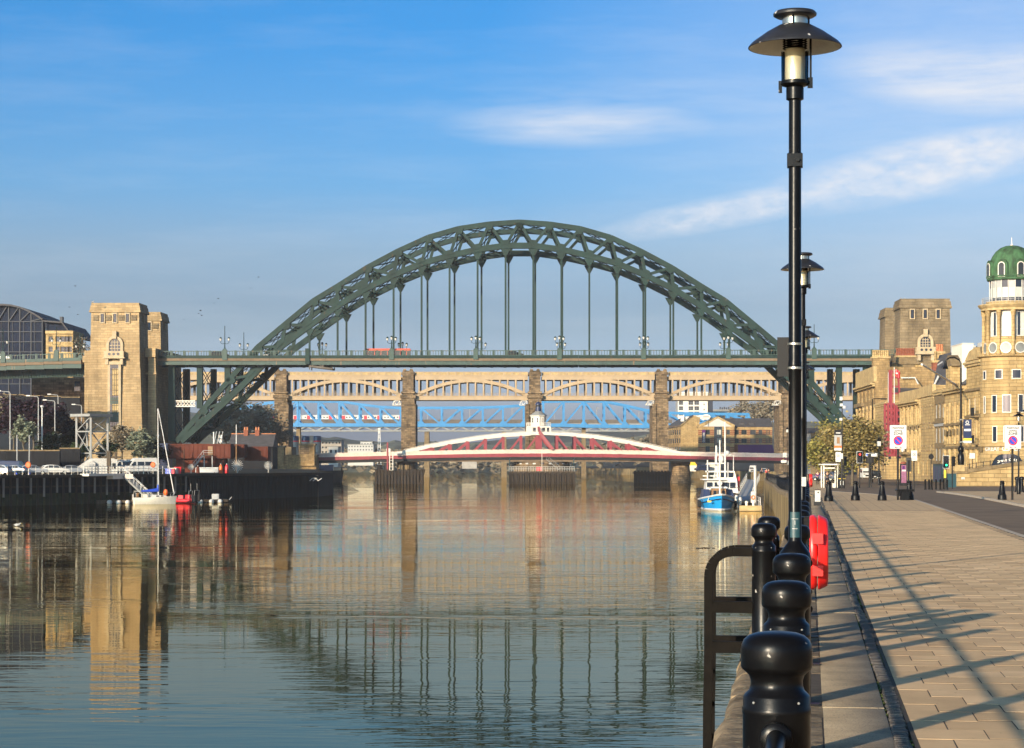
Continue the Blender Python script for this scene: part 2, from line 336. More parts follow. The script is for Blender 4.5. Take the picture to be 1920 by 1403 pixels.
M['sign_grey'] = mat('sign_back_grey', (.30,.30,.29), .5, .1, 3)
M['txt'] = mat('sign_black', (.02,.02,.02), .5, .05, 3)
M['sign_red'] = mat('sign_red', (.6,.02,.03), .4, .05, 3)
M['sign_blue'] = mat('sign_blue', (.02,.06,.42), .4, .05, 3)
M['skin'] = mat('skin', (.50,.28,.18), .5, .08, 4)
M['yellow'] = mat('yellow', (.75,.50,.04), .5, .08, 3)
M['teal'] = mat('dark_teal_paint', (.012,.045,.055), .4, .2, 2)
M['boat_blue'] = mat('bright_blue_boat_paint', (.01,.22,.50), .35, .15, 1.2)
M['tan'] = mat('varnished_wood', (.22,.115,.045), .5, .3, 3, stretch=(1,1,.3))
M['purple'] = mat('purple_cloth', (.09,.02,.11), .8, .15, 4)
M['foam'] = mat('pale_grp', (.66,.62,.52), .5, .1, 3)
# ------------------------------------------------------------------ water
def water_mat():
    # murky tidal water: a brown-green body under a mirror that loses some blue
    m = bpy.data.materials.new('river_water'); m.use_nodes = True; n = m.node_tree; n.nodes.clear()
    out = n.nodes.new('ShaderNodeOutputMaterial'); mix = n.nodes.new('ShaderNodeMixShader'); df = n.nodes.new('ShaderNodeBsdfDiffuse'); gl = n.nodes.new('ShaderNodeBsdfGlossy'); fr = n.nodes.new('ShaderNodeFresnel')
    df.inputs['Color'].default_value = (.006, .0065, .004, 1); gl.inputs['Color'].default_value = (.88, .80, .61, 1); gl.inputs['Roughness'].default_value = .007; fr.inputs['IOR'].default_value = 1.333
    n.links.new(fr.outputs[0], mix.inputs[0]); n.links.new(df.outputs[0], mix.inputs[1]); n.links.new(gl.outputs[0], mix.inputs[2]); n.links.new(mix.outputs[0], out.inputs[0])
    t = n.nodes.new('ShaderNodeTexCoord')
    def nz(sx, sy, det, off):
        mp = n.nodes.new('ShaderNodeMapping'); mp.inputs['Scale'].default_value = (sx, sy, 1); mp.inputs['Location'].default_value = (off, off, off); mp.inputs['Rotation'].default_value = (0,0,.12)
        n.links.new(t.outputs['Object'], mp.inputs[0]); z = n.nodes.new('ShaderNodeTexNoise'); z.inputs['Scale'].default_value = 1; z.inputs['Detail'].default_value = det
        z.inputs['Roughness'].default_value = .55; n.links.new(mp.outputs[0], z.inputs[0]); return z.outputs[0]
    def ma(op, a, bb):
        q = n.nodes.new('ShaderNodeMath'); q.operation = op
        for i, v in enumerate((a, bb)):
            if isinstance(v, (int, float)): q.inputs[i].default_value = v
            else: n.links.new(v, q.inputs[i])
        return q.outputs[0]
    patch = nz(.012, .05, 3, 11.0); rp = n.nodes.new('ShaderNodeMapRange'); rp.inputs[1].default_value = .38; rp.inputs[2].default_value = .62; rp.inputs[3].default_value = .22; rp.inputs[4].default_value = 1.45
    n.links.new(patch, rp.inputs[0])
    h = ma('ADD', ma('MULTIPLY', nz(.45, 1.4, 2, 0), .0125), ma('ADD', ma('MULTIPLY', nz(1.8, 4.2, 2, 4.0), .0010), ma('MULTIPLY', nz(.10, .3, 2, 7.0), .016)))
    bp = n.nodes.new('ShaderNodeBump'); bp.inputs['Distance'].default_value = 1.0; bp.inputs['Strength'].default_value = 1.0
    n.links.new(ma('MULTIPLY', h, rp.outputs[0]), bp.inputs['Height'])
    for q in (df, gl, fr): n.links.new(bp.outputs[0], q.inputs['Normal'])
    return m
MB().quad((-1600,-200,0),(1600,-200,0),(1600,2450,0),(-1600,2450,0)).build('water', water_mat(), loc=(0,0,WATER), kind='structure')

# ------------------------------------------------------------------ north quay: ground, promenade, road
NEDGE = [(-.64,-14),(-.64,20),(-.64,60),(-.9,110),(-1.4,140),(-2.8,200),(-4.6,274),(-7,340),(-8.5,400),(-8,470),(-7.5,530)]
def edge_s(d):
    for (s0,d0),(s1,d1) in zip(NEDGE, NEDGE[1:]):
        if d <= d1: return s0+(s1-s0)*(d-d0)/(d1-d0)
    return NEDGE[-1][0]
def road_l(d):
    if d < 100: return 5.05
    t = min(1, (d-100)/70); return 5.05-3.2*t*t*(3-2*t)
def road_r(d): return 8.9 if d < 95 else 8.9+1.2*min(1,(d-95)/75)**1.5
def band(name, fl, fr, ds, dz, m, kind='structure', thick=0.0):
    b = MB(); n = len(ds)
    for d in ds: b.v.append(tuple(Q(fl(d), d, gz(d)+dz))); b.v.append(tuple(Q(fr(d), d, gz(d)+dz)))
    b.f += [(2*i, 2*i+1, 2*i+3, 2*i+2) for i in range(n-1)]
    if thick:
        k = len(b.v); b.v += [(x,y,z-thick) for x,y,z in b.v[:k]]
        for i in range(n-1): b.f += [(2*i+2, k+2*i+2, k+2*i, 2*i), (2*i+1, k+2*i+1, k+2*i+3, 2*i+3)]
        b.f += [(0, k, k+1, 1), (2*n-1, k+2*n-1, k+2*n-2, 2*n-2)]
    return b.build(name, m, kind=kind)
dsn = [-14,-5,5,15,25,35,45,55,65,78]; dsf = [78,90,100,108,116,124,132,140,150,160,170,185,200,230,260,300,340,380,420,470,530]
road = band('road', lambda d: edge_s(d)+.4, lambda d: 190, dsn+dsf[1:], -.10, M['asphalt'])
def paving_far():
    m = mat('distant_paving', (.28,.225,.17), .9, .12, .5); n = m.node_tree; b = n.nodes['Principled BSDF']
    t = n.nodes.new('ShaderNodeTexCoord'); mp = n.nodes.new('ShaderNodeMapping'); mp.inputs['Rotation'].default_value = (0,0,math.atan(SLOPE)); n.links.new(t.outputs['Object'], mp.inputs[0])
    br = n.nodes.new('ShaderNodeTexBrick'); br.inputs['Scale'].default_value = 1; br.inputs['Brick Width'].default_value = .9; br.inputs['Row Height'].default_value = .48; br.inputs['Mortar Size'].default_value = .016
    br.inputs['Color1'].default_value = (.52,.365,.21,1); br.inputs['Color2'].default_value = (.46,.325,.18,1); br.inputs['Mortar'].default_value = (.2,.15,.1,1)
    n.links.new(mp.outputs[0], br.inputs[0]); n.links.new(br.outputs[0], b.inputs['Base Color']); return m
M['paving_far'] = paving_far()
prom = band('promenade', lambda d: .64, lambda d: 5.0, dsn, -.0015, M['bed'], thick=.3)
band('promenade', lambda d: edge_s(d)+1.28, lambda d: road_l(d)-.05, dsf, 0, M['paving_far'], thick=.12)
band('pavement', lambda d: road_r(d)+.15, lambda d: road_r(d)+40, dsn+[88,96,104,112,120,128,136,144,152,160,168], 0.0, M['paving_far'], thick=.12)
# kerb stones along the road (parts of the promenade)
def kerb(fs, d0, d1, step, par):
    ms = MB().box(-.07,.07,0,step-.015,-.16,.006).mesh('kerb_stone', M['kerb'])
    d = d0
    while d < d1:
        e = d+step; a = Q(fs(d), d, gz(d)); c = Q(fs(e), e, gz(e))
        o = link('kerb_stone', ms, par, a, -math.atan2(c.x-a.x, c.y-a.y)); d = e
kerb(lambda d: road_l(d), 40, 168, 1.6, prom); kerb(lambda d: road_r(d)+.07, 60, 168, 1.6, prom)
# paving slabs: the 300 that show largest are parts, the others one joined part
SW, SD = .45, .48
SL = SD*math.sqrt(1+SLOPE*SLOPE)                     # a row's real depth along the quay
sm = [[MB().box(-w/2+.007, w/2-.007, -SL/2+.0006, SL/2-.0006, -.06, 0).mesh('paving_slab', M[k]) for k in ('slab','slab2','slab3')] for w in (SW, SW/2)]
rz = -math.atan(SLOPE); spots = []
k = 0; d = -13.0
while d < 77.7:
    off = 0 if k % 2 else SW/2
    s = .665+SW/2-off
    while s+SW/2 < 5.02:
        if s-SW/2 > .5: spots.append((s, d, SW))
        else: spots.append((.665+SW/4, d, SW/2))
        s += SW
    d += SD; k += 1
rs = random.Random(3)
def vis(s, d, w):
    x = CX+F*(s+SLOPE*d)/max(d, .1); y = H0+F*EYE/max(d, .1)
    return d > 9 and 1500 < x < 1990 and y < 1480
near = sorted([p for p in spots if vis(*p)], key=lambda p: p[1])[:300]; ns = set(near); rest = MB()
def slab_z(): return rs.gauss(0, .0004)
for s, d, w in near: link('paving_slab', rs.choices(sm[w < .3], (6,3,2))[0], prom, Q(s, d, slab_z()), rz+rs.gauss(0, .0006))
ca, sa = math.cos(rz), math.sin(rz)
for s, d, w in spots:
    if (s, d, w) in ns: continue
    p = Q(s, d, slab_z()); x, y = w/2-.007, SL/2-.0006; c = [(p.x+a*x*ca-b*y*sa, p.y+a*x*sa+b*y*ca) for a, b in ((-1,-1),(1,-1),(1,1),(-1,1))]
    rest.add([(u,v,p.z) for u,v in c]+[(u,v,-.06) for u,v in c], [(0,1,2,3),(0,4,5,1),(1,5,6,2),(2,6,7,3),(3,7,4,0)])
rest.build('paving_slab', M['slab'], prom, kind='stuff')
# setts
def sett(rr):
    w = .112*rr.uniform(.86,1.02); l = .085*rr.uniform(.8,1.05); j = lambda: rr.uniform(-.006,.006)
    return MB().add([(-w/2,-l/2,-.07),(w/2,-l/2,-.07),(w/2,l/2,-.07),(-w/2,l/2,-.07),(-w/2+j(),-l/2+j(),-.008),(w/2+j(),-l/2+j(),-.008),(w/2+j(),l/2+j(),-.008),(-w/2+j(),l/2+j(),-.008),
        (-w/2+.014+j(),-l/2+.012,.003+j()*.4),(w/2-.014+j(),-l/2+.012,.003+j()*.4),(w/2-.014,l/2-.012+j(),.003+j()*.4),(-w/2+.014,l/2-.012+j(),.003)],
        [(0,1,5,4),(1,2,6,5),(2,3,7,6),(3,0,4,7),(4,5,9,8),(5,6,10,9),(6,7,11,10),(7,4,8,11),(8,9,10,11)])
setm = [sett(rs).mesh('sett', M['sett']) for _ in range(8)]; restb = MB(); d = 5.0; cnt = 0
wob = lambda d: .012*math.sin(d*.9)+.01*math.sin(d*.37+1)
while d < 110:
    p = Q(.58+wob(d), d, 0)
    if d > 11.8 and cnt < 300: link('sett', rs.choice(setm), prom, p, rz+rs.gauss(0,.05)); cnt += 1
    else:
        t = sett(rs); restb.add([(p.x+x, p.y+y, p.z+z) for x,y,z in t.v], t.f)
    d += .092
restb.build('sett', M['sett'], prom, kind='stuff')
ms = MB()
for _ in range(900):
    d = rs.uniform(9, 45); sd = rs.choice((.515,.645)); p = Q(sd+wob(d)+rs.gauss(0,.006), d, -.012)
    if math.sin(d*1.7)+rs.random() < .2: continue
    ms.ball(p, rs.uniform(.006,.016), 5, .9)
ms.build('moss', M['moss'], prom, kind='stuff')
band('sett_bed', lambda d: .5, lambda d: .66, [-14,5,30,78,110], -.03, M['bed'])
band('quay_bed', lambda d: edge_s(d)+.35, lambda d: .50, [-14,5,30,60,78,110], -.003, M['bed'])

# ------------------------------------------------------------------ north quay wall with its coping
nw = thing('quay_wall', 'algae stained stone river wall below the promenade coping', 'wall')
b = MB(); zs = [0.3, -.35]
pts = [Q(s, d, 0) for s, d in NEDGE]; n = len(pts)
b.v += [(p.x+.03, p.y, gz(p.y)-.28) for p in pts]+[(p.x, p.y, WATER-.8) for p in pts]+[(p.x+1.2, p.y, gz(p.y)-.28) for p in pts]
b.f += [(i, i+1, n+i+1, n+i) for i in range(n-1)]+[(i, 2*n+i, 2*n+i+1, i+1) for i in range(n-1)]
b.build('wall', M['quay_stone'], nw)
def copstone(L, w0, w1, jit, m, round_=True):
    bb = MB(); prof = [(w0,-.34),(w0+.012*jit,-.12),(w0+.03+.01*jit,-.05),(w0+.085,-.008),(w0+.16,0),(w1,0),(w1,-.34)] if round_ else [(w0,-.2),(w0,-.004),(w0+.004,0),(w1-.004,0),(w1,-.004),(w1,-.2)]
    nn = len(prof); rr = random.Random(int(jit*100)+7)
    segs = 4 if round_ else 1
    for k in range(segs+1):
        y = .001+(L-.002)*k/segs
        for i, (x, z) in enumerate(prof):
            e = rr.gauss(0, .012) if (round_ and i in (1,2,3)) else 0
            bb.v.append((x+e, y, z+e*.5))
    for k in range(segs): bb.f += [(k*nn+i, k*nn+(i+1)%nn, (k+1)*nn+(i+1)%nn, (k+1)*nn+i) for i in range(nn)]
    bb.f += [tuple(range(nn-1,-1,-1)), tuple(range(segs*nn, segs*nn+nn))]
    return bb.mesh('coping_stone', m, 50)
cms = [copstone(1.515, 0, .72, j, M['coping']) for j in (-1,0,.5,1,1.6)]
gms = [copstone(1.9185, 0, .425, 0, M['granite'], False)]
d = 2.4
while d < 150:
    e = edge_s(d); a = Q(e, d, gz(d)); c = Q(edge_s(d+1.5), d+1.5, gz(d+1.5))
    link('coping_stone', rs.choice(cms), nw, a+Vector((rs.gauss(0,.008),0,rs.gauss(0,.004))), -math.atan2(c.x-a.x, 1.5)); d += 1.5
while d < 530:
    e = edge_s(d); a = Q(e, d, gz(d)); c = Q(edge_s(d+6), d+6, gz(d+6)); L = (c-a).length
    o = link('coping_stone', cms[1], nw, a, -math.atan2(c.x-a.x, 6)); o.scale = (1, L/1.5, 1); d += 6
d = 1.6
while d < 110: link('granite_slab', gms[0], prom, Q(.094, d, rs.gauss(0,.0015)), rz); d += 1.9

# ------------------------------------------------------------------ land
def smooth(a, b, x):
    t = min(1, max(0, (x-a)/(b-a))); return t*t*(3-2*t)
SEDGE = [(-140,120),(-110,200),(-88,268),(-72,300),(-52.3,345),(-35.6,392),(-34.5,412),(-44,470),(-48,540),(-50,552),(-57,630),(-60,660),(-66,760),(-64,900),(-110,1300),(-260,1800),(-700,2300)]
def south_x(y):
    for (x0,y0),(x1,y1) in zip(SEDGE, SEDGE[1:]):
        if y <= y1: return x0+(x1-x0)*(y-y0)/(y1-y0)
    return SEDGE[-1][0]
def south_z(y, inn):                       # height of the Gateshead bank, inn metres back from the water
    return .1+5.0*smooth(38, 75, inn)+13*smooth(70, 170, inn)+22*smooth(170, 420, inn)
b = MB(); ys = [120,160,200,230,255,285,300,322,345,368,392,412,435,470,510,552,590,630,660,700,760,830,900,1000,1150,1300,1550,1800,2050,2300]; ins = [0,8,20,38,50,62,75,90,110,140,170,220,290,380,520,700,1000]
for y in ys:
    for i in ins: b.v.append((south_x(y)-i, y, south_z(y, i)))
m_ = len(ins); b.f += [(r*m_+i, r*m_+i+1, (r+1)*m_+i+1, (r+1)*m_+i) for r in range(len(ys)-1) for i in range(m_-1)]
b.build('south_bank', M['earth'], kind='structure', smooth=60)
NE2 = [(66,530),(75,560),(84,655),(90,715),(84,785),(78,870),(70,1000),(64,1150),(40,1400),(-10,1800),(-300,2300)]
b = MB(); ins = [0,6,20,40,70,110,170,260,400,700]
for x0, y0 in NE2:
    for i in ins: b.v.append((x0+i, y0, -1.0+8*smooth(25,90,i)+16*smooth(80,220,i)+20*smooth(200,500,i)))
m_ = len(ins); b.f += [(r*m_+i, (r+1)*m_+i, (r+1)*m_+i+1, r*m_+i+1) for r in range(len(NE2)-1) for i in range(m_-1)]
b.build('north_bank', M['earth'], kind='structure', smooth=60)
b = MB()
for (x0,y0),(x1,y1) in zip(NE2, NE2[1:]): b.quad((x0,y0,WATER-.5),(x1,y1,WATER-.5),(x1,y1,-.9),(x0,y0,-.9))
tag(b.build('quay_wall', M['quay_stone']), 'dark river wall on the far side of the red swing bridge', 'wall')
def ridge(name, d, xs, ys_, depth, m, seed, amp, label=None):
    """a wooded hill: rows of knobbly ground from the water up to a crest"""
    rr = random.Random(seed); b = MB(); n = 90; rows = 9
    for r in range(rows):
        t = r/(rows-1)
        for i in range(n+1):
            f = i/n*(len(xs)-1); k = min(int(f), len(xs)-2); g = f-k
            X = Xp(xs[k]+(xs[k+1]-xs[k])*g, d); zt = Zp(ys_[k]+(ys_[k+1]-ys_[k])*g, d)
            z = WATER-1+(zt-WATER+1)*math.sin(t*math.pi/2)+(rr.gauss(0, amp) if r else 0)
            b.v.append((X*(1+t*depth/d), d+t*depth, z))
    b.f += [(r*(n+1)+i, r*(n+1)+i+1, (r+1)*(n+1)+i+1, (r+1)*(n+1)+i) for r in range(rows-1) for i in range(n)]
    return b.build(name, m, kind='structure')
ridge('hill', 1500, [-400,200,430,560,700,800,880,960,1040,1150,1300,1500,2100], [690,705,742,790,810,812,815,818,812,805,770,760,700], 700, M['hill'], 5, 1.2)
# ================================================================== the green arch bridge
TD, TR = 488.0, -.0358
tyne = thing('arch_bridge', 'dark green steel arch bridge spanning the river high above the water', 'bridge', (0, TD, 0), math.atan(TR))
def T(x, y, v=0.0):                                  # a point of the front rib's plane, in the bridge's own axes
    k = (x-CX)/F; u = k*TD/(1-k*TR)/math.cos(math.atan(TR)); dd = TD+TR*u
    return Vector((u, v, EYE-(y-H0)/F*dd))
RIB = 18.0                                           # distance between the two arch ribs
def interp(tab, x):
    for (a, ya), (c, yc) in zip(tab, tab[1:]):
        if x <= c: return ya+(yc-ya)*(x-a)/(c-a)
    return tab[-1][1]
TOPC = [(0,411.5),(61,415.6),(116,424),(174,441),(231,467.5),(286,497),(341.5,532),(391,562),(438,602),(499,653),(527,688),(568,735.6),(596,766),(647,828)]
BOTC = [(0,467),(29,467.5),(80,475),(131.5,486.5),(184,501),(236.5,523),(289,549),(341.5,581),(394,618),(441,651),(479,689.6),(532,742.7),(594,799.4),(636,836)]
TX = [974-57*k for k in range(7)]+[588,535,483,432,381,331]
BX = [948,895.5,843,790.5,738,685.5,633,580.5,528,475,424,377,340]
def tp(k, sgn, v): x = 974-TX[k]; return T(974+sgn*x, interp(TOPC, x)+5.5, v)
def bp_(k, sgn, v): x = 974-BX[k]; return T(974+sgn*x, interp(BOTC, x)-6.5, v)
g1 = M['green']
for v in (0.0, RIB):
    for sgn in (-1, 1):
        MB().beam(bp_(0, -1, v), bp_(0, 1, v), 1.5, 1.3).build('lower_chord', g1, tyne) if sgn < 0 else None
        for k in range(12):                          # box chords, panel by panel
            MB().beam(tp(k, sgn, v), tp(k+1, sgn, v), 1.4, 1.15).build('upper_chord', g1, tyne)
            MB().beam(bp_(k, sgn, v), bp_(k+1, sgn, v), 1.4, 1.3).build('lower_chord', g1, tyne)
            w = .62
            if k < 12: MB().beam(tp(k, sgn, v), bp_(k, sgn, v), .8, w).build('web_member', g1, tyne)
            if k: MB().beam(tp(k, sgn, v), bp_(k-1, sgn, v), .8, w).build('web_member', g1, tyne)
        for k in range(12):
            for pt, dn in ((bp_(k, sgn, v), -1), (tp(k, sgn, v), 1)):
                nx = bp_(min(k+1,12), sgn, v) if dn < 0 else tp(min(k+1,12), sgn, v); t = (nx-pt).normalized(); nrm = Vector((-t.z, 0, t.x))
                if nrm.z > 0: nrm = -nrm
                if dn > 0: q = [pt-t*1.2+nrm*.2, pt-t*.5+nrm*1.3, pt+t*.5+nrm*1.3, pt+t*1.2+nrm*.2]
                else: q = [pt-t*1.2-nrm*.2, pt-t*.5-nrm*1.25, pt+t*.5-nrm*1.25, pt+t*1.2-nrm*.2]
                b = MB(); n = 4; b.v = [(p.x, v-.82, p.z) for p in q]+[(p.x, v+.82, p.z) for p in q]
                b.f = [(0,1,2,3),(7,6,5,4)]+[((i+1)%4, i, 4+i, 4+(i+1)%4) for i in range(4)]; b.build('gusset', g1, tyne)
                if dn < 0 and k < 8:                 # pointed plate that carries the hanger
                    c = pt+Vector((0,0,-.6)); b = MB(); b.prism([(c.x-1.2,c.z),(c.x-.3,c.z-1.7),(c.x+.3,c.z-1.7),(c.x+1.2,c.z)], v-.5, v+.5); b.build('hanger_plate', g1, tyne)
        # plated foot of the rib
        a1, a2, b1, b2 = tp(11, sgn, v), tp(12, sgn, v), bp_(11, sgn, v), bp_(12, sgn, v)
        mid_t, mid_b = a1.lerp(a2, .35), b1.lerp(b2, .35); b = MB(); q = [mid_t, a2, b2, mid_b]
        b.v = [(p.x, v-.5, p.z) for p in q]+[(p.x, v+.5, p.z) for p in q]; b.f = [(0,1,2,3),(7,6,5,4)]+[((i+1)%4, i, 4+i, 4+(i+1)%4) for i in range(4)]
        b.build('foot_plate', g1, tyne)
zdk = T(974, 668).z
for v in (0.0, RIB):                                 # hangers
    for sgn in (-1, 1):
        for k in range(8):
            p = bp_(k, sgn, v)
            if p.z-2 > zdk+1: MB().beam((p.x, v, zdk), (p.x, v, p.z-2), .42, .5).build('hanger', g1, tyne)
for sgn in (-1, 1):                                  # lattice bracing between the ribs
    for k in range(12):
        for fn, nm in ((tp, 'top_bracing'), (bp_, 'bottom_bracing')):
            p, q = fn(k, sgn, 0), fn(k+1, sgn, 0); b = MB()
            if nm == 'bottom_bracing' and 6 < k < 9: continue
            R_ = Vector((0, RIB, 0)); lo = Vector((0,0,-.45)); hi = Vector((0,0,.35))
            for e in (lo, hi): b.beam(p+e, p+R_+e, .16)
            for i in range(12):
                f0, f1 = i/12, (i+1)/12; b.beam(p+R_*f0+(lo if i % 2 else hi), p+R_*f1+(hi if i % 2 else lo), .09)
            for s0, s1 in (((p),(q+R_)), ((p+R_),(q))):
                dv = (s1-s0); side = dv.cross(Vector((0,0,1))).normalized()*.4
                b.beam(s0+side, s1+side, .13); b.beam(s0-side, s1-side, .13)
                for i in range(10):
                    f0, f1 = i/10, (i+1)/10; sg = 1 if i % 2 else -1; b.beam(s0+dv*f0+side*sg, s0+dv*f1-side*sg, .08)
            b.build(nm, g1, tyne)
        if k < 7:                                    # thin sway cross behind each web
            a, c = tp(k, sgn, 0), bp_(k, sgn, 0); R_ = Vector((0, RIB, 0)); b = MB()
            b.beam(a, c+R_, .2); b.beam(a+R_, c, .2); b.build('sway_brace', g1, tyne)
# deck, between the towers and beyond
def run(name, x0, x1, y0, y1, v0, v1, m, par=tyne, seg=1):
    for i in range(seg):
        a, c = x0+(x1-x0)*i/seg, x0+(x1-x0)*(i+1)/seg
        p, q = T(a, y0), T(c, y1); MB().box(p.x, T(c, y0).x-.02, v0, v1, T((a+c)/2, y1).z, T((a+c)/2, y0).z).build(name, m, par)
VF = -3.2; VB = RIB+3.2
def ydk(x): return 0.0 if x > 300 else (300-x)/300*7.5       # the southern approach falls a little
xe = [300+ (1660-300)*i/26 for i in range(27)]
for a, c in zip(xe, xe[1:]):
    p, q = T(a, 668), T(c, 668); zt = p.z; w = q.x-.03
    MB().box(p.x, w, VF+.05, VB-.05, T(a, 678).z, zt-.45).build('deck', M['asphalt'], tyne)
    for vf, s in ((VF, -1), (VB, 1)):
        y0, y1 = sorted((vf, vf-s*.6))
        MB().box(p.x, w, y0, y1, T(a, 673.5).z, zt).build('cornice', g1, tyne)
        MB().box(p.x, w, *sorted((vf-s*.35, vf-s*.9)), T(a, 685.5 if s < 0 else 680).z, T(a, 673.8).z).build('girder', M['green2'], tyne)
    b = MB()
    for j in range(3):
        u = p.x+(q.x-p.x)*(j+.5)/3; b.box(u-.14, u+.14, VF+.3, VF+.35, T(a, 685).z, T(a, 674).z)
    b.build('stiffener', M['green2'], tyne)
    MB().box(p.x+.1, w-.1, 1.0, 1.9, T(a, 688.5).z, T(a, 678.5).z).build('floor_beam', g1, tyne)
    MB().box(p.x+.1, w-.1, RIB-1.9, RIB-1.0, T(a, 683).z, T(a, 678.5).z).build('floor_beam', g1, tyne)
    b = MB()
    for j in range(2): u = p.x+(q.x-p.x)*(j+.5)/2; b.box(u-.3, u+.3, VF+1, VB-1, T(a, 682.5).z, T(a, 678.2).z)
    b.build('cross_girder', g1, tyne)
# parapet panels: rail, plinth and a row of slim balusters, four openings to a bay
pl = 2.95; bm_ = MB(); bm_.box(0, pl, 0, .18, 1.02, 1.18); bm_.box(0, pl, 0, .18, 0, .12)
for i in range(4): bm_.box(.62+i*.62-.06, .62+i*.62+.06, .03, .15, .12, 1.02)
bm_.box(0, .5, -.02, .2, 0, 1.25); panel = bm_.mesh('parapet_panel', M['green2'])
def parapets(par, x0, x1, vf, drop=None):
    u = T(x0, 668).x; ue = T(x1, 668).x
    while u < ue-.5:
        o = link('parapet_panel', panel, par, (u, vf, zdk-(drop(u) if drop else 0))); u += pl
parapets(tyne, 300, 1660, VF+.1); parapets(tyne, 300, 1660, VB-.3)
# movable inspection cradle under the deck
b = MB(); p, q = T(583, 690), T(626, 690)
for vv in (-2.5, 1.5):
    b.beam((p.x, vv, T(583, 676).z), (p.x, vv, T(583, 694).z), .25); b.beam((q.x-2.2, vv, T(583, 676).z), (q.x-2.2, vv, T(583, 690).z), .25)
    b.beam((p.x, vv, T(0, 676).z), (q.x-2.2, vv, T(0, 690).z), .15); b.beam((q.x-2.2, vv, T(0, 676).z), (p.x, vv, T(0, 690).z), .15)
    b.beam((p.x, vv, T(0, 686).z-.3), (q.x, vv, T(0, 694).z), .45); b.beam((q.x, vv, T(0, 694).z), (q.x, vv, T(0, 690).z), .2)
b.build('inspection_cradle', M['cream_dark'], tyne)
b = MB(); p = T(580, 660); b.box(p.x-.5, p.x+.5, VF-.3, VF+.6, T(580, 684).z, T(580, 655).z); b.build('expansion_pilaster', g1, tyne)
# spandrel columns
for sgn in (-1, 1):
    for xx, yb in ((323, 828), (375, 766), (427, 716)):
        x = xx if sgn < 0 else 2*974-xx
        p, q = T(x, yb), T(x, 686)
        for v in (0, RIB): MB().box(p.x-.85 if xx < 330 else p.x-.65, p.x+.65, v-.7, v+.7, p.z, q.z).build('spandrel_column', g1, tyne)
        b = MB(); z = p.z+.5; n = max(2, int((q.z-p.z)/5)); h = (q.z-p.z)/n
        for i in range(n):
            for s0 in (0, 1):
                a = (p.x, .7 if s0 else RIB-.7, p.z+h*i); c = (p.x, RIB-.7 if s0 else .7, p.z+h*(i+1))
                for w in (-.3, .3): b.beam((a[0]+w, a[1], a[2]), (c[0]+w, c[1], c[2]), .13)
        b.build('column_bracing', g1, tyne)
p, q = T(325, 757), T(372, 757); b = MB()
b.box(p.x, q.x-.7, -.3, .3, q.z+.5, q.z+.75); b.box(p.x, q.x-.7, -.3, .3, q.z-.75, q.z-.5)
for i in range(7): u = p.x+(q.x-p.x-.7)*i/7; w = (q.x-p.x-.7)/7; b.beam((u,0,q.z-.5),(u+w,0,q.z+.5),.14); b.beam((u,0,q.z+.5),(u+w,0,q.z-.5),.14)
b.build('lattice_strut', M['white_paint'], tyne)
# south approach deck, left of the tower (part of the same deck, on the bank)
def ap(x): return T(x, 668).x
sx0, sx1 = ap(-260), ap(158)
drop = lambda u: max(0, (ap(160)-u))*.028
n = 12
for i in range(n):
    u0 = sx0+(sx1-sx0)*i/n; u1 = sx0+(sx1-sx0)*(i+1)/n-.03; zz = zdk-drop((u0+u1)/2)-.35
    MB().box(u0, u1, VF, VF+.6, zz-.65, zz).build('cornice', M['green2'], tyne)
    MB().box(u0, u1, VF+.35, VF+.9, zz-2.3, zz-.68).build('girder', M['green2'], tyne)
    MB().box(u0, u1, VF+.1, VB-.1, zz-1.3, zz-.4).build('deck', M['asphalt'], tyne)
    b = MB(); b.box(u0, u1, 1.2, 1.6, zz-3.9, zz-1.32); b.box(u0, u1, .9, 1.9, zz-4.1, zz-3.9)
    for j in range(7): w = u0+(u1-u0)*(j+.5)/7; b.box(w-.08, w+.08, 1.0, 1.2, zz-3.9, zz-1.4)
    b.build('floor_beam', g1, tyne)
parapets(tyne, -260, 156, VF+.1, lambda u: drop(u)+.35)
# ------------------------------------------------------------------ lamps on the bridge
def bridge_lamp(tall):
    t = thing('bridge_lamp', '', 'street lamp')
    b = MB(); b.box(-.55,.55,-.3,.3,-.9,1.3); b.frus(-.55,.55,-.3,.3,1.3,1.7,.3,.1); b.build('pedestal', M['green2'], t)
    b = MB(); h = 6.8 if tall else 3.6; b.lathe([(.2,1.6),(.12,2.2),(.1,3.2),(.07,h)], 8); b.ball((0,0,h), .1, 6)
    for s in (-1, 1): b.path([(0,0,2.9),(s*.5,0,2.75),(s*.95,0,3.0),(s*.95,0,3.4)], .06, 6)
    b.build('post', g1, t)
    for s in ((-1, 1) if tall else (-1, 0, 1)):
        z = 3.4 if s else 3.6
        l = MB().lathe([(.05,z),(.2,z+.12),(.28,z+.55),(.24,z+.62)], 8, (s*.95,0,0)).build('lantern', M['white_enamel'], t)
        MB().lathe([(.32,z+.58),(.22,z+.78),(.04,z+.95)], 8, (s*.95,0,0)).build('hood', M['green'], l)
    return t
bl = [bridge_lamp(True), bridge_lamp(False)]; used = [0, 0]
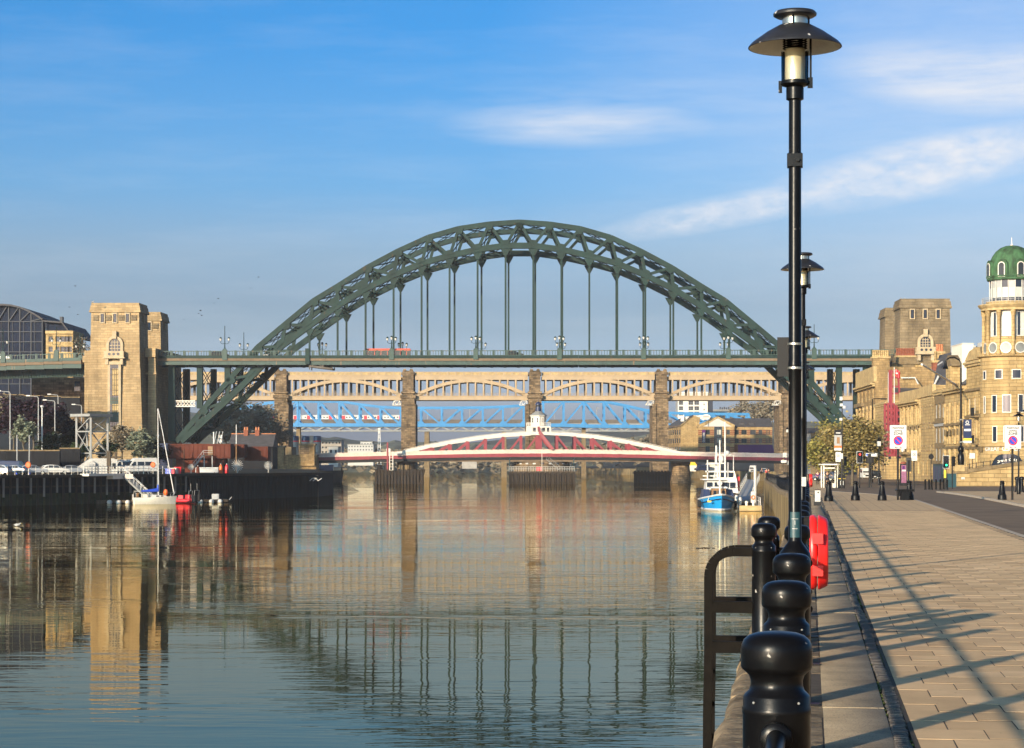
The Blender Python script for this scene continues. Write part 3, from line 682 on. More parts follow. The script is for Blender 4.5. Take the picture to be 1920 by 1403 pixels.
LPB = [(5,VF,1,'far left end of the southern approach'),(105,VF,1,'southern approach in front of the arched glass hall'),(150,VB,1,'southern approach close to the stone tower'),(421,VF,1,'left spandrel, near parapet'),(457,VB,1,'left spandrel, far parapet'),
  (604,VB,0,'foot of the left arch, far parapet'),(734,VF,0,'near parapet in front of the red bus'),(755,VB,0,'far parapet behind the red bus'),(892,VF,0,'near parapet left of the crown'),(903,VB,0,'far parapet left of the crown'),
  (1049,VF,0,'near parapet right of the crown'),(1052,VB,0,'far parapet right of the crown'),(1207,VF,0,'near parapet over the blue truss'),(1208,VB,0,'far parapet over the blue truss'),(1366,VF,0,'near parapet by the right arch foot'),(1358,VB,0,'far parapet by the right arch foot'),(1527,VF,1,'right end by the quayside lamps')]
wm_ = Matrix.Rotation(math.atan(TR), 4, 'Z'); wm_.translation = (0, TD, 0)
def TW(u, v, z): return wm_ @ Vector((u, v, z))
for x, v, tall, where in LPB:
    k = 0 if tall else 1; dd = TD+v; u = (x-CX)/F*dd/(1-(x-CX)/F*TR)-TR*0 - TR*v*-1*0
    u -= .0358*v if False else 0
    u = ((x-CX)/F*(TD+v) - .0358*v)/(1+.0358*(x-CX)/F)
    z = zdk-(drop(u) if x < 160 else 0)
    lab = ('tall green bridge lamp with two lanterns, ' if tall else 'green bridge lamp with three lanterns, ')+where
    loc = TW(u, v+(.1 if v < 0 else -.1), z)
    if not used[k]: o = bl[k]; o.location = loc; o['label'] = lab; used[k] = 1
    else: o = dup(bl[k], loc, label=lab)
    o.rotation_euler = (0,0,math.atan(TR)); o['group'] = 'lamps along the arch bridge'
# ------------------------------------------------------------------ stone towers at the bridge ends
def tower(name, label, u0, u1, v0, v1, zb, zt, m, rich):
    t = thing(name, label, 'tower', (0, TD, 0), math.atan(TR), 'stone towers of the arch bridge')
    h = zt-zb; par = 1.9
    b = MB(); b.frus(u0-1.0, u1+1.0, v0-.8, v1+.8, zb-6, zb+h*.55, .9, .7); b.frus(u0, u1, v0, v1, zb+h*.55, zt-par, .25, .2)
    b.build('shaft', m, t)
    b = MB(); b.box(u0-.15, u1+.15, v0-.15, v1+.15, zt-par-.25, zt-par+.2); b.frus(u0-.05, u1+.05, v0-.05, v1+.05, zt-par+.2, zt-.6, .15); b.box(u0+.25, u1-.25, v0+.25, v1-.25, zt-.6, zt); b.build('parapet', m, t)
    um = (u0+u1)/2
    for f in (.25, .5, .75):
        u = u0+(u1-u0)*f; b = MB(); w = .38; y = v0+.02
        for a, c, e, g in ((u-w-.2,u-w,zt-4.4,zt-2.5),(u+w,u+w+.2,zt-4.4,zt-2.5)): b.box(a, c, y-.1, y+.2, e, g)
        b.box(u-w-.2, u+w+.2, y-.1, y+.2, zt-2.5, zt-2.25); b.box(u-w-.2, u+w+.2, y-.13, y+.2, zt-4.6, zt-4.4); f_ = b.build('slit_window', M['tower_plain'], t)
        MB().box(u-.26, u+.26, y-.06, y+.1, zt-4.4, zt-2.5).build('opening', M['glass_b'], f_)
    for f in (.12, .37, .63, .88):
        u = u0+(u1-u0)*f; b = MB(); b.box(u-.6,u+.6,v0-.04,v0+.2,zt-4.0,zt-2.8); b.box(u-.3,u+.3,v0-.1,v0+.2,zt-3.7,zt-3.1); b.build('carved_panel', M['tower_dark'], t)
    for s, uu in ((1, u1+.01),):                       # one slit on the side face too
        vv = (v0+v1)/2; b = MB(); b.box(uu-.1, uu+.12, vv-.5, vv-.28, zt-4.4, zt-2.4); b.box(uu-.1, uu+.12, vv+.28, vv+.5, zt-4.4, zt-2.4); f_ = b.build('slit_window', M['tower_plain'], t)
        MB().box(uu-.1, uu+.05, vv-.28, vv+.28, zt-4.4, zt-2.4).build('opening', M['glass_b'], f_)
    if not rich: return t
    # arched window with a balcony, and the tall recessed window below it
    zs, r = rich['spring'], rich['r']; y = v0-.02
    def archpts(r_, n=12): return [(um+r_*math.cos(math.pi*i/n), zs+r_*math.sin(math.pi*i/n)) for i in range(n+1)]
    b = MB(); A, B_ = archpts(r+.65), archpts(r+.05)
    for (x0,z0),(x1,z1),(x2,z2),(x3,z3) in zip(A, A[1:], B_[1:], B_): b.add([(x0,y-.35,z0),(x1,y-.35,z1),(x2,y-.35,z2),(x3,y-.35,z3),(x0,y+.3,z0),(x1,y+.3,z1),(x2,y+.3,z2),(x3,y+.3,z3)], [(3,2,1,0),(0,1,5,4),(2,3,7,6)])
    zbal = rich['bal']; b.box(um-r-.65, um-r-.05, y-.35, y+.3, zbal, zs); b.box(um+r+.05, um+r+.65, y-.35, y+.3, zbal, zs)
    b.box(um-.45, um+.45, y-.7, y+.3, zs+r, zs+r+1.7); fr = b.build('arched_window', M['tower_plain'], t)
    MB().prism([(um-r, zbal)]+[(um+r, zbal)]+archpts(r), y-.03, y+.2).build('pane', M['glass_b'], fr)
    b = MB()
    for k in range(-1, 2): b.box(um+k*r*.5-.06, um+k*r*.5+.06, y-.16, y-.02, zbal, zs+r*.8)
    for k in range(4): z = zbal+(zs+r-zbal)*k/4; b.box(um-r*.96 if z < zs else um-r*.7, um+r*.96 if z < zs else um+r*.7, y-.15, y-.02, z-.06, z+.06)
    b.build('glazing_bar', M['tower_plain'], fr)
    b = MB(); b.box(um-r-1.0, um+r+1.0, y-1.3, y+.2, zbal-1.25, zbal+.1); b.box(um-r-1.2, um+r+1.2, y-1.45, y+.2, zbal-1.55, zbal-1.25)
    for s in (-1, 1): b.box(um+s*(r+.4)-.35, um+s*(r+.4)+.35, y-1.0, y+.2, zbal-2.9, zbal-1.55)
    bal = b.build('balcony', M['tower_plain'], t)
    b = MB()
    for k in (-1, 0, 1): b.lathe([(.02,0),(.3,0),(.3,.06)], 10); b.v[-30:] = [(um+k*1.0+x, y-1.31-z, zbal-.55+yy) for x, yy, z in b.v[-30:]]
    b.build('roundel', M['glass_b'], bal)
    if rich.get('bay'):
        z0, z1 = rich['bay']; w = rich['bw']; b = MB()
        for s in (-1, 1): b.box(*sorted((um+s*w, um+s*(w+.55))), v0-.75, v0-.1, z0, z1)
        b.box(um-w-.7, um+w+.7, v0-.8, v0-.1, z1, z1+.7); bay = b.build('tall_window', M['tower_plain'], t)
        MB().box(um-w, um+w, v0-.7, v0-.35, z0, z1).build('backing', M['glass_b'], bay)
        b = MB(); n = 16
        for k in range(n+1): z = z0+(z1-z0)*k/n; b.box(um-w, um+w, v0-.74, v0-.7, z-.07, z+.07)
        for k in (-1,0,1): b.box(um+k*w*.5-.05, um+k*w*.5+.05, v0-.745, v0-.7, z0, z1)
        b.build('glazing_bar', M['timber_pale'], bay)
        for za, zb_, mm in ((.30,.42,'green2'),(.52,.60,'green2'),(.42,.52,'curtain'),(.05,.2,'tower_dark'),(.62,.95,'curtain')):
            if mm == 'curtain': MB().box(um-w+.5, um+w-.02, v0-.72, v0-.70, z0+(z1-z0)*za, z0+(z1-z0)*zb_).build('blind_panel', M['trim'], bay)
            else: MB().box(um-w+.05, um+w-.05, v0-.725, v0-.70, z0+(z1-z0)*za, z0+(z1-z0)*zb_).build('spandrel_panel', M[mm], bay)
    return t
def TU(x, v): return ((x-CX)/F*(TD+v) - .0358*v)/(1+.0358*(x-CX)/F)
def TZ(x, y, v): u = TU(x, v); return EYE-(y-H0)/F*(TD+v-.0358*u)
v0 = -10.0
s1 = tower('bridge_tower', 'sunlit stone bridge tower with arched window beside the containers', TU(168,v0), TU(262,v0), v0, v0+9.5, TZ(200,842,v0), TZ(200,568,v0), M['tower'],
   dict(spring=TZ(212,646,v0), r=1.25, bal=TZ(212,660,v0), bay=(TZ(212,838,v0), TZ(212,684,v0)), bw=.95))
v1 = 19.0
tower('bridge_tower', 'rear stone bridge tower half hidden behind the sunlit one at left', TU(212,v1), TU(302,v1), v1, v1+9.5, TZ(280,842,v1), TZ(280,585,v1), M['tower'], None)
b = MB()                                             # abutment between the pair, with its shoulders
b.frus(TU(262,v0)+.6, TU(306,1), v0+4, v1+6, 0, TZ(280,662,0), .5, .2); b.box(TU(262,v0)+.3, TU(300,1)+.4, v0+3.6, v1+5, TZ(280,672,0), TZ(280,656,0)); b.box(TU(262,v0)+.4, TU(303,1)+.2, v0+3.8, v1+5.5, TZ(280,704,0), TZ(280,701,0))
b.box(TU(157,v0)-.2, TU(168,v0)+.6, v0+1.2, v1, 2, TZ(160,657,v0)); b.box(TU(154,v0)-.2, TU(168,v0)+.2, v0+1, v1, TZ(160,679,v0), TZ(160,667,v0)); b.box(TU(156,v0)-.3, TU(168,v0)+.2, v0+1.1, v1, TZ(160,707,v0), TZ(160,704,v0))
b.build('abutment', M['tower'], s1)
v0 = -9.0
n1 = tower('bridge_tower', 'grey stone bridge tower rising above the chimneys at right', TU(1687,v0), TU(1784,v0), v0, v0+10, TZ(1735,842,v0), TZ(1735,560,v0), M['tower_dark'],
   dict(spring=TZ(1737,641,v0), r=1.1, bal=TZ(1737,652,v0)))
v1 = 17.0
tower('bridge_tower', 'rear stone bridge tower with white gull dome behind the right one', TU(1659,v1), TU(1748,v1), v1, v1+10, TZ(1700,842,v1), TZ(1670,577,v1), M['tower_dark'], None)['label'] = 'rear stone bridge tower partly hidden behind the grey one at right'
b = MB(); b.box(TU(1684,v0), TU(1690,1), v0+4, v1+4, -1, TZ(1680,664,0)); b.build('abutment', M['tower_dark'], n1)
b = MB(); z = T(1700, 668).z
# ================================================================== the cream two-deck bridge on stone piers
HD = 715.0
hlb = thing('double_deck_bridge', 'cream two deck bridge of low arches on dark stone piers behind the green arch', 'bridge', (0, HD, 0), 0)
def hx(x): return Xp(x, HD)
def hz(y): return Zp(y, HD)
HB = 11.0; PX = [290+237.6*k for k in range(7)]
cr, cdk = M['cream'], M['cream_dark']
for i, (xa, xb) in enumerate(zip(PX, PX[1:])):
    a, c = hx(xa+13), hx(xb-13)
    for v, mm in ((0, cr), (HB, cr)):
        MB().box(a, c, v-.35, v+.35, hz(712.5), hz(704.5)).build('upper_girder', mm, hlb)
        MB().box(a, c, v-.35, v+.35, hz(750.5), hz(742.5)).build('lower_girder', mm, hlb)
        MB().box(a, c, v-.5, v+.5, hz(705.2), hz(704.2)).build('girder_flange', mm, hlb)
        MB().box(a, c, v-.5, v+.5, hz(743), hz(742)).build('girder_flange', mm, hlb)
        b = MB(); n = 18; zs0, rise = hz(741.5), hz(713.5)-hz(741.5)
        for k in range(n):
            f0, f1 = k/n, (k+1)/n; z0 = zs0+rise*(1-(2*f0-1)**2); z1 = zs0+rise*(1-(2*f1-1)**2)
            b.beam((a+(c-a)*f0, v, z0-.1), (a+(c-a)*f1, v, z1-.1), .9, 1.05)
        b.build('arch_rib', mm, hlb)
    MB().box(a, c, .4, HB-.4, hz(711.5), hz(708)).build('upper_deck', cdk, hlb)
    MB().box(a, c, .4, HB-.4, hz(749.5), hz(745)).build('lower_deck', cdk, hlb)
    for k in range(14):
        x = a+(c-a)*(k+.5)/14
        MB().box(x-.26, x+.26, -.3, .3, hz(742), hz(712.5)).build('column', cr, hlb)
        MB().box(x-.38, x+.38, HB-.6, HB+.1, hz(742), hz(712.5)).build('column', cdk, hlb)  # rear columns: same cream paint, with their shade put into the colour
    for v in (0,):
        n = 14
        for k in range(n):
            x0, x1 = a+(c-a)*k/n, a+(c-a)*(k+1)/n; b = MB()
            b.box(x0, x1-.02, -.5, -.35, hz(704.2), hz(703.0)); b.box(x0, x1-.02, -.5, -.35, hz(698.6), hz(697.4)); b.box(x0, x0+.4, -.6, -.3, hz(704.2), hz(697)); MB().box(x0+.4, x1-.02, -.45, -.40, hz(703), hz(698.6)).build('parapet_infill', M['trim'], hlb)
            b.build('parapet_panel', cr, hlb)
    n = 14; b = MB()
    for k in range(n*2): x0 = a+(c-a)*k/n/2; b.box(x0, x0+.1, -.45, -.35, hz(742), hz(737))
    b.box(a, c, -.45, -.35, hz(738), hz(737.4)); b.box(a, c, -.42, -.38, hz(740.5), hz(740)); b.build('lower_railing', cr, hlb)
pm = M['pier']
for k, x in enumerate(PX):
    X = hx(x); w1, w2 = 1.85, 2.3
    b = MB(); b.box(X-w1, X+w1, -1.2, HB+1.2, hz(745), hz(702)); b.box(X-w1-.35, X+w1+.35, -1.5, HB+1.5, hz(703), hz(698.5)); b.frus(X-w1-.1, X+w1+.1, -1.3, HB+1.3, hz(698.5), hz(695.5), .3)
    for s in (-1, 1): b.frus(X+s*(w1-.75)-.65, X+s*(w1-.75)+.65, -1.3, .4, hz(695.8), hz(692), .3)
    b.build('turret', pm, hlb)
    b = MB(); b.frus(X-w2, X+w2, -1.8, HB+1.8, WATER-2, hz(746), .1); b.box(X-w2-.3, X+w2+.3, -2.1, HB+2.1, hz(747), hz(741)); b.box(X-w2-.05, X+w2+.05, -1.9, HB+1.9, hz(738), hz(734.5)); b.build('shaft', pm, hlb)
    b = MB(); b.box(X-w2-.9, X-w2+.35, -2.1, HB+2.1, WATER-2, hz(758)) if 3 <= k else b.box(X+w2-.35, X+w2+.3, -2.0, HB+2.0, WATER-2, hz(758)); b.build('buttress', pm, hlb)
    b = MB(); yb = 838 if k == 1 else 895; b.frus(X-w2-1.6, X+w2+1.6, -3, HB+3, WATER-2, hz(yb), .3); b.build('pier_base', M['trim_d'], hlb)
for i, k in enumerate((2, 3, 4, 5)):                     # white inspection cradles hung under the girder beside each pier
    x = PX[k]-21; b = MB(); y0, y1, z0, z1 = -1.2, 3, hz(760), hz(752)
    X0, X1 = hx(x-8), hx(x+6)
    for yy in (y0, y1):
        b.beam((X0,yy,z0),(X1,yy,z0),.2); b.beam((X0+.6,yy,z1),(X1,yy,z1),.2); b.beam((X0,yy,z0),(X0+.6,yy,z1),.2); b.beam((X1,yy,z0),(X1,yy,z1),.2); b.beam((X0+.6,yy,z1),((X0+X1)/2,yy,z0),.15); b.beam(((X0+X1)/2,yy,z0),(X1,yy,z1),.15)
    b.box(X0, X1, y0, y1, z0-.1, z0); b.build('inspection_cradle', M['white_paint'], hlb)

# ================================================================== the blue truss bridge
BD = 840.0
blu = thing('truss_bridge', 'bright blue steel truss bridge seen under the cream bridge', 'bridge', (0, BD, 0), 0)
bx = lambda x: Xp(x, BD); bz = lambda y: Zp(y, BD)
PXB = [445,483,520,558,597,636,674,713,751,789,828,866,905,943,982,1019,1057,1095,1133,1172,1211,1249,1288,1327,1366,1404]
TOPB = [(445,766),(483,758),(520,753),(558,752),(636,752.5),(674,758),(713,763),(751,765),(905,764),(943,762.5),(982,760),(1019,753),(1057,752),(1133,752.5),(1172,760),(1211,769),(1249,774),(1327,776),(1500,777)]
BOTB = [(400,797),(1057,797.5),(1095,799),(1211,800),(1404,790)]
for v in (0, 8.5):
    mm = M['blue']
    for a, c in zip(PXB, PXB[1:]):
        MB().beam((bx(a), v, bz(interp(TOPB,a))), (bx(c), v, bz(interp(TOPB,c))), .8, .85).build('top_chord', mm, blu)
        MB().beam((bx(a), v, bz(interp(BOTB,a))), (bx(c), v, bz(interp(BOTB,c))), .9, 1.35).build('bottom_chord', mm, blu)
    for i, x in enumerate(PXB):
        zt, zb = bz(interp(TOPB,x)), bz(interp(BOTB,x))
        MB().beam((bx(x), v, zb), (bx(x), v, zt), .75, .75 if x not in (558, 1095) else 1.1).build('post', mm, blu)
        b = MB(); b.prism([(bx(x)-1.5,zb+.5),(bx(x)-1.1,zb+.2),(bx(x)+1.1,zb+.2),(bx(x)+1.5,zb+.5),(bx(x)+.5,zb+1.7),(bx(x)-.5,zb+1.7)], v-.42, v+.42); b.build('gusset', mm, blu)
        sup = 558 if x < 800 else 1095
        if i+1 < len(PXB):
            c = PXB[i+1]; zt2, zb2 = bz(interp(TOPB,c)), bz(interp(BOTB,c))
            up = (c <= sup) if sup == 558 else (c <= sup and x >= 790)
            p, q = ((bx(x), v, zb), (bx(c), v, zt2)) if up else ((bx(x), v, zt), (bx(c), v, zb2))
            MB().beam(p, q, .6, .62).build('diagonal', mm, blu)
MB().box(bx(445), bx(1404), .6, 8, bz(797), bz(794)).build('deck', M['grey_steel'], blu)
for x in (558, 1095): MB().frus(bx(x)-.95, bx(x)+.95, 2, 6.5, WATER-2, bz(801), .2).build('pier', M['trim_d'], blu)
# ================================================================== the grey lattice railway bridge with a train on it
GD = 960.0
gry = thing('lattice_bridge', 'pale grey lattice railway bridge just below the blue truss', 'bridge', (0, GD, 0), 0)
gx = lambda x: Xp(x, GD); gzz = lambda y: Zp(y, GD)
MB().box(gx(430), gx(1260), -.4, 9, gzz(795), gzz(787)).build('ballast_deck', M['cream_dark'], gry)
for v in (0, 8.5):
    for z0, z1 in ((801.5,799),(809.5,807)): MB().box(gx(430), gx(1260), v-.4, v+.4, gzz(z0), gzz(z1)).build('chord', M['grey_steel'], gry)
    for k in range(46):
        x0 = 430+830*k/46; x1 = x0+830/46
        p, q = ((gx(x0), v, gzz(808)), (gx(x1), v, gzz(800))) if k % 2 else ((gx(x0), v, gzz(800)), (gx(x1), v, gzz(808)))
        MB().beam(p, q, .6, .55).build('lattice_bar', M['grey_steel'], gry)
for x in (800, 945): MB().frus(gx(x)-1.3, gx(x)+1.3, 0, 9, WATER-2, gzz(809.5), .3).build('pier', M['trim_d'], gry)
for k in range(9):
    x = 560+80*k; b = MB(); b.box(gx(x)-.12, gx(x)+.12, 8.2, 8.5, gzz(790), gzz(762)); b.box(gx(x)-.1, gx(x)+1.5, 8.2, 8.4, gzz(765), gzz(764)); b.build('gantry', M['grey_steel'], gry)
trn = thing('train', 'white passenger train with red doors crossing behind the blue truss', 'train', (0, GD, 0), 0)
for k in range(4):
    x0, x1 = 500+66*k, 500+66*(k+1)-1.5; a, c = gx(x0), gx(x1)
    car = MB().box(a, c, 1.5, 4.2, gzz(786), gzz(779.5)).frus(a, c, 1.5, 4.2, gzz(779.5), gzz(778), 0, .6).build('carriage', M['white'], trn)
    for j in range(10):
        u = a+(c-a)*(j+1)/11
        if j in (1, 8): MB().box(u-.7, u+.7, 1.42, 1.5, gzz(786), gzz(779.6)).build('door', M['sign_red'], car)
        else: MB().box(u-.3, u+.3, 1.44, 1.5, gzz(783.5), gzz(781.3)).build('window', M['glass'], car)

# ================================================================== the red and white swing bridge
WD = 655.0
swg = thing('swing_bridge', 'low swing bridge with white arched trusses and red deck girder', 'bridge', (0, WD, 0), 0)
sx = lambda x: Xp(x, WD); sz = lambda y: Zp(y, WD)
DK = [(586,857.5),(745,854),(880,851),(1010,850),(1140,851),(1290,854.5),(1480,858)]     # line between parapet and red girder
ARC = [(742,852),(760,847.5),(800,838.5),(850,829),(900,821.5),(950,816),(1000,813.5),(1020,813.5),(1070,815.5),(1120,820),(1170,828),(1220,838),(1265,848),(1292,853)]
SB = 14.5
for v in (-7, SB-7):
    xs = list(range(586, 1481, 12))
    for a, c in zip(xs, xs[1:]):
        c_ = c-.25; ya, yc = interp(DK, a), interp(DK, c)
        if (a-586) % 36 == 0:
            xe_ = min(a+36, 1480); ye = interp(DK, xe_)
            MB().beam((sx(a), v, sz(ya+3.6)), (sx(xe_)-.02, v, sz(ye+3.6)), .5, .98).build('deck_girder', M['red_paint'], swg)
            MB().beam((sx(a), v+.5, sz(ya+9.5)), (sx(xe_)-.02, v+.5, sz(ye+9.5)), .6, .75).build('lower_girder', M['black'], swg)
        MB().box(sx(a)+.1, sx(c), v-.38, v-.3, sz(max(ya,yc)-.6), sz(max(ya,yc)-5.6)).build('parapet_panel', M['pink'], swg)
        b = MB(); b.box(sx(a), sx(a)+.22, v-.45, v-.25, sz(ya), sz(ya-7)); b.box(sx(a), sx(c), v-.45, v-.25, sz(ya-5.7), sz(ya-7)); b.box(sx(a)+.22, sx(c), v-.43, v-.27, sz(ya+.2), sz(ya-.6)); b.build('parapet_rail', M['pale_rail'], swg)
    for (a, ya), (c, yc) in zip(ARC, ARC[1:]):
        MB().beam((sx(a), v, sz(ya)), (sx(c), v, sz(yc)), 1.0, .92 if 770 < a < 1220 else .8).build('arched_chord', M['white_paint'], swg)
        if 760 <= a and c <= 1265:
            b = MB(); k = max(2, int((c-a)/12))
            for w in (-.4, .4):
                for i in range(k): f = i/k; b.box(sx(a+(c-a)*f)-.04, sx(a+(c-a)*f)+.04, v+w-.04, v+w+.04, sz(ya+(yc-ya)*f), sz(ya+(yc-ya)*f-4.5))
                for h in (4.4, 2.5): b.beam((sx(a), v+w, sz(ya-h)), (sx(c), v+w, sz(yc-h)), .08)
            b.build('walkway_rail', M['white_paint'], swg)
    for i in range(8):
        for s in (-1, 1):
            x = 1010+s*i*33.3+(0 if i else s*3)
            if abs(x-1010) > 235: continue
            zt, zb = sz(interp(ARC, x)+3), sz(interp(DK, x)-6)
            if zt-zb < .5: continue
            MB().box(sx(x)-.42, sx(x)+.42, v-.3, v+.3, zb, zt).build('vertical', M['red_paint'], swg)
            x2 = x+s*20; zb2 = sz(interp(DK, x2)-6)
            if i < 7: MB().beam((sx(x), v+.02, zt-.25), (sx(x2), v+.02, zb2), .5, .55).build('diagonal', M['red_paint'], swg)
MB().box(sx(586), sx(1480), -6.4, SB-7.6, sz(866), sz(858.6)).build('deck', M['asphalt'], swg)
b = MB(); b.beam((sx(1009), -7.4, sz(801)), (sx(1012), -7.4, sz(812)), .7, .7); b.beam((sx(1011), -7.4, sz(811)), (sx(1036), -7.9, sz(843)), .9, .9); b.build('raking_strut', M['red_paint'], swg)
cab = MB().box(sx(987), sx(1032), -5.5, 5.5, sz(812), sz(811)).build('control_platform', M['white_paint'], swg)
b = MB()
for f in (0, .18, .42, .62, .82, 1): u = sx(988)+(sx(1031)-sx(988))*f; b.box(u-.25, u+.25, -5.4, -4.9, sz(811), sz(801.5))
b.box(sx(987.5), sx(1031.5), -5.5, 5.4, sz(802.5), sz(799.5)); b.box(sx(988), sx(999), -5.2, -5.0, sz(811), sz(802)); b.build('cabin_base', M['white_paint'], swg)
MB().box(sx(988.5), sx(1030.5), -4.8, 4.8, sz(811), sz(802.6)).build('cabin_recess', M['glass_b'], swg)
b = MB()
for k in range(2):
    for i in range(14): u = sx(987)+(sx(1032)-sx(987))*i/13; b.box(u-.05, u+.05, (-5.6, 5.5)[k], (-5.5, 5.6)[k], sz(799.5), sz(793))
    b.box(sx(987), sx(1032), (-5.6, 5.5)[k], (-5.5, 5.6)[k], sz(793.8), sz(793)); b.box(sx(987), sx(1032), (-5.6, 5.5)[k], (-5.5, 5.6)[k], sz(796.8), sz(796.2))
b.build('balcony_rail', M['white_paint'], swg)
cx_ = sx(1009.5); r8 = 2.35
cb = MB().lathe([(r8,sz(799.5)),(r8,sz(781.5)),(r8+.25,sz(781)),(r8+.35,sz(779.5)),(r8+.1,sz(779)),(1.0,sz(772.5)),(.95,sz(771.5)),(.05,sz(771.5))], 8, (cx_,0,0), math.pi/8).build('cabin', M['white_paint'], swg)
MB().lathe([(r8+.30,sz(780)),(r8+.2,sz(779)),(1.1,sz(772.6)),(1.0,sz(772))], 8, (cx_,0,.06), math.pi/8).build('roof', M['lead'], cb)
for k in range(8):
    g = math.pi*2*k/8; ap_ = r8*math.cos(math.pi/8)
    if math.sin(g) > .5: continue
    w = MB().box(-.5, .5, -.06, .02, sz(792.5), sz(784)).build('window', M['glass_b'], cb, loc=(cx_+math.cos(g)*ap_, math.sin(g)*ap_, 0), rz=g+math.pi/2)
    f = MB(); f.box(-.56,-.5,-.1,0,sz(792.5),sz(784)); f.box(.5,.56,-.1,0,sz(792.5),sz(784)); f.box(-.03,.03,-.1,0,sz(792.5),sz(784)); f.box(-.5,.5,-.1,0,sz(788.5),sz(788)); f.build('frame', M['white_paint'], w)
cu = MB().lathe([(.95,sz(772)),(.95,sz(766)),(.75,sz(765.5)),(.72,sz(760)),(.98,sz(759.5)),(1.0,sz(758.5)),(.85,sz(756.5)),(.5,sz(754.5)),(.08,sz(753.2)),(.05,sz(749))], 10, (cx_,0,0)).build('cupola', M['navy'], swg, 40)
MB().lathe([(.735,sz(765.4)),(.735,sz(760.2))], 10, (cx_,0,0)).build('lantern_glass', M['glass'], cu)
# its round stone pier and the timber fender round it
pr = thing('bridge_pier', 'round stone pier of the swing bridge with portholes, ringed by dark timber piles', 'pier', (sx(1016), WD+.2, 0))
MB().lathe([(8.6,sz(884)),(8.6,sz(868)),(8.0,sz(866)),(7.6,sz(866))], 40, (0,0,0)).build('drum', M['pier'], pr, 40)
for k in range(11):
    g = math.pi+math.pi*(k+.5)/11
    MB().cbox((math.cos(g)*8.6, math.sin(g)*8.6, sz(869.5)), (.9,.12,.42), g+math.pi/2).build('porthole', M['white_enamel'] if k not in (5,7) else M['glass_b'], pr)
fen = thing('timber_fender', 'dark timber pile fender with a railed walkway under the middle of the swing bridge', 'jetty', (0, WD-16, 0))
fd = WD-16; FX = lambda x: Xp(x, fd); FZ = lambda y: Zp(y, fd)
MB().box(FX(954), FX(1078), .3, 26, FZ(887), FZ(884)).build('walkway', M['timber_pale'], fen)
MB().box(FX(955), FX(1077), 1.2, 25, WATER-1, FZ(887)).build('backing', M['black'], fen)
for k in range(13):
    x = 957+119*k/12; b = MB(); b.box(FX(x)-.42, FX(x)+.42, 0, .85, WATER-1, FZ(885.5)); b.build('pile', M['timber'], fen)
    if k < 12: MB().box(FX(x+4)-.2, FX(x+4)+.2, .35, .75, WATER-1, FZ(886)).build('pile', M['timber_pale'], fen)
for y in (889.5, 904): MB().box(FX(953), FX(1079), -.15, .05, FZ(y+1.5), FZ(y)).build('waling', M['timber'], fen)
b = MB()
for i in range(28): u = FX(954.5)+(FX(1077)-FX(954.5))*i/27; b.box(u-.05, u+.05, .3, .4, FZ(884), FZ(875))
for y in (875, 879): b.box(FX(954.5), FX(1077), .3, .38, FZ(y+.8), FZ(y))
b.build('railing', M['white_enamel'], fen)
MB().box(FX(1006), FX(1017), .36, .5, FZ(883), FZ(876)).build('notice_board', M['sign_red'], fen)
for x in (955.5, 1076): MB().path([(FX(x),.5,FZ(884)),(FX(x),.5,FZ(861)),(FX(x)+.3,.2,FZ(859))], .14, 6).build('lamp_post', M['teal'], fen)
MB().box(FX(1015.6), FX(1016.6), -.05, .1, FZ(884), FZ(843)).build('mast', M['white_paint'], fen)
b = MB(); b.beam((FX(1024),.5,FZ(861)),(FX(1048),.5,FZ(881)),.2); b.beam((FX(1030),.5,FZ(858)),(FX(1054),.5,FZ(878)),.1)
for i in range(9): f = i/8; b.beam((FX(1024+24*f),.5,FZ(861+20*f)),(FX(1026.5+24*f),.5,FZ(856+20*f)),.07)
b.build('stair', M['grey_steel'], fen)
def small_jetty(name, label, x0, x1, yt, d, seed):
    t = thing(name, label, 'jetty', (0, d, 0)); fx = lambda x: Xp(x, d); fz = lambda y: Zp(y, d); rr = random.Random(seed)
    MB().box(fx(x0), fx(x1), 0, 14, fz(yt+4), fz(yt)).build('deck', M['timber'], t); n = int((x1-x0)/6)
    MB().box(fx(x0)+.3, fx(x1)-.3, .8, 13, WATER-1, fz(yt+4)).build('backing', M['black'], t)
    for k in range(n+1):
        x = x0+(x1-x0)*k/n; MB().box(fx(x)-.35, fx(x)+.35, -.2, .5, WATER-1, fz(yt-1-rr.random()*2)).build('pile', M['timber'], t)
    MB().box(fx(x0)-.3, fx(x1)+.3, -.45, -.2, fz(yt+8), fz(yt+6)).build('waling', M['timber'], t)
    return t, fx, fz
j1, fx, fz = small_jetty('timber_jetty', 'dark timber jetty left of the swing bridge with mast and huts', 705, 790, 882, 640, 3)
b = MB(); b.box(fx(706), fx(715), 2, 6, fz(882), fz(872)); b.build('hut', M['sheet'], j1); MB().box(fx(718), fx(727), 3, 7, fz(882), fz(868)).build('hut', M['black'], j1)
for x in (731, 737): MB().box(fx(x)-.12, fx(x)+.12, -1.5, -1.2, fz(882), fz(848)).build('mast', M['white_paint'], j1)
b = MB(); [b.box(fx(731), fx(737), -1.45, -1.25, fz(882-6*k), fz(881.3-6*k)) for k in range(5)]; b.build('ladder_rungs', M['white_paint'], j1)
MB().box(fx(725), fx(728), 0, 1, fz(882), fz(830)).build('signal_post', M['red_paint'], j1); MB().box(fx(723.5), fx(731.5), 2.5, 2.8, fz(848), fz(841)).build('signal_board', M['sign_white'], j1)
for x in (752, 762): MB().tube((fx(x), 4, fz(884)), (fx(x), 4, fz(872)), .9, .9, 8).build('dolphin', M['trim_d'], j1)
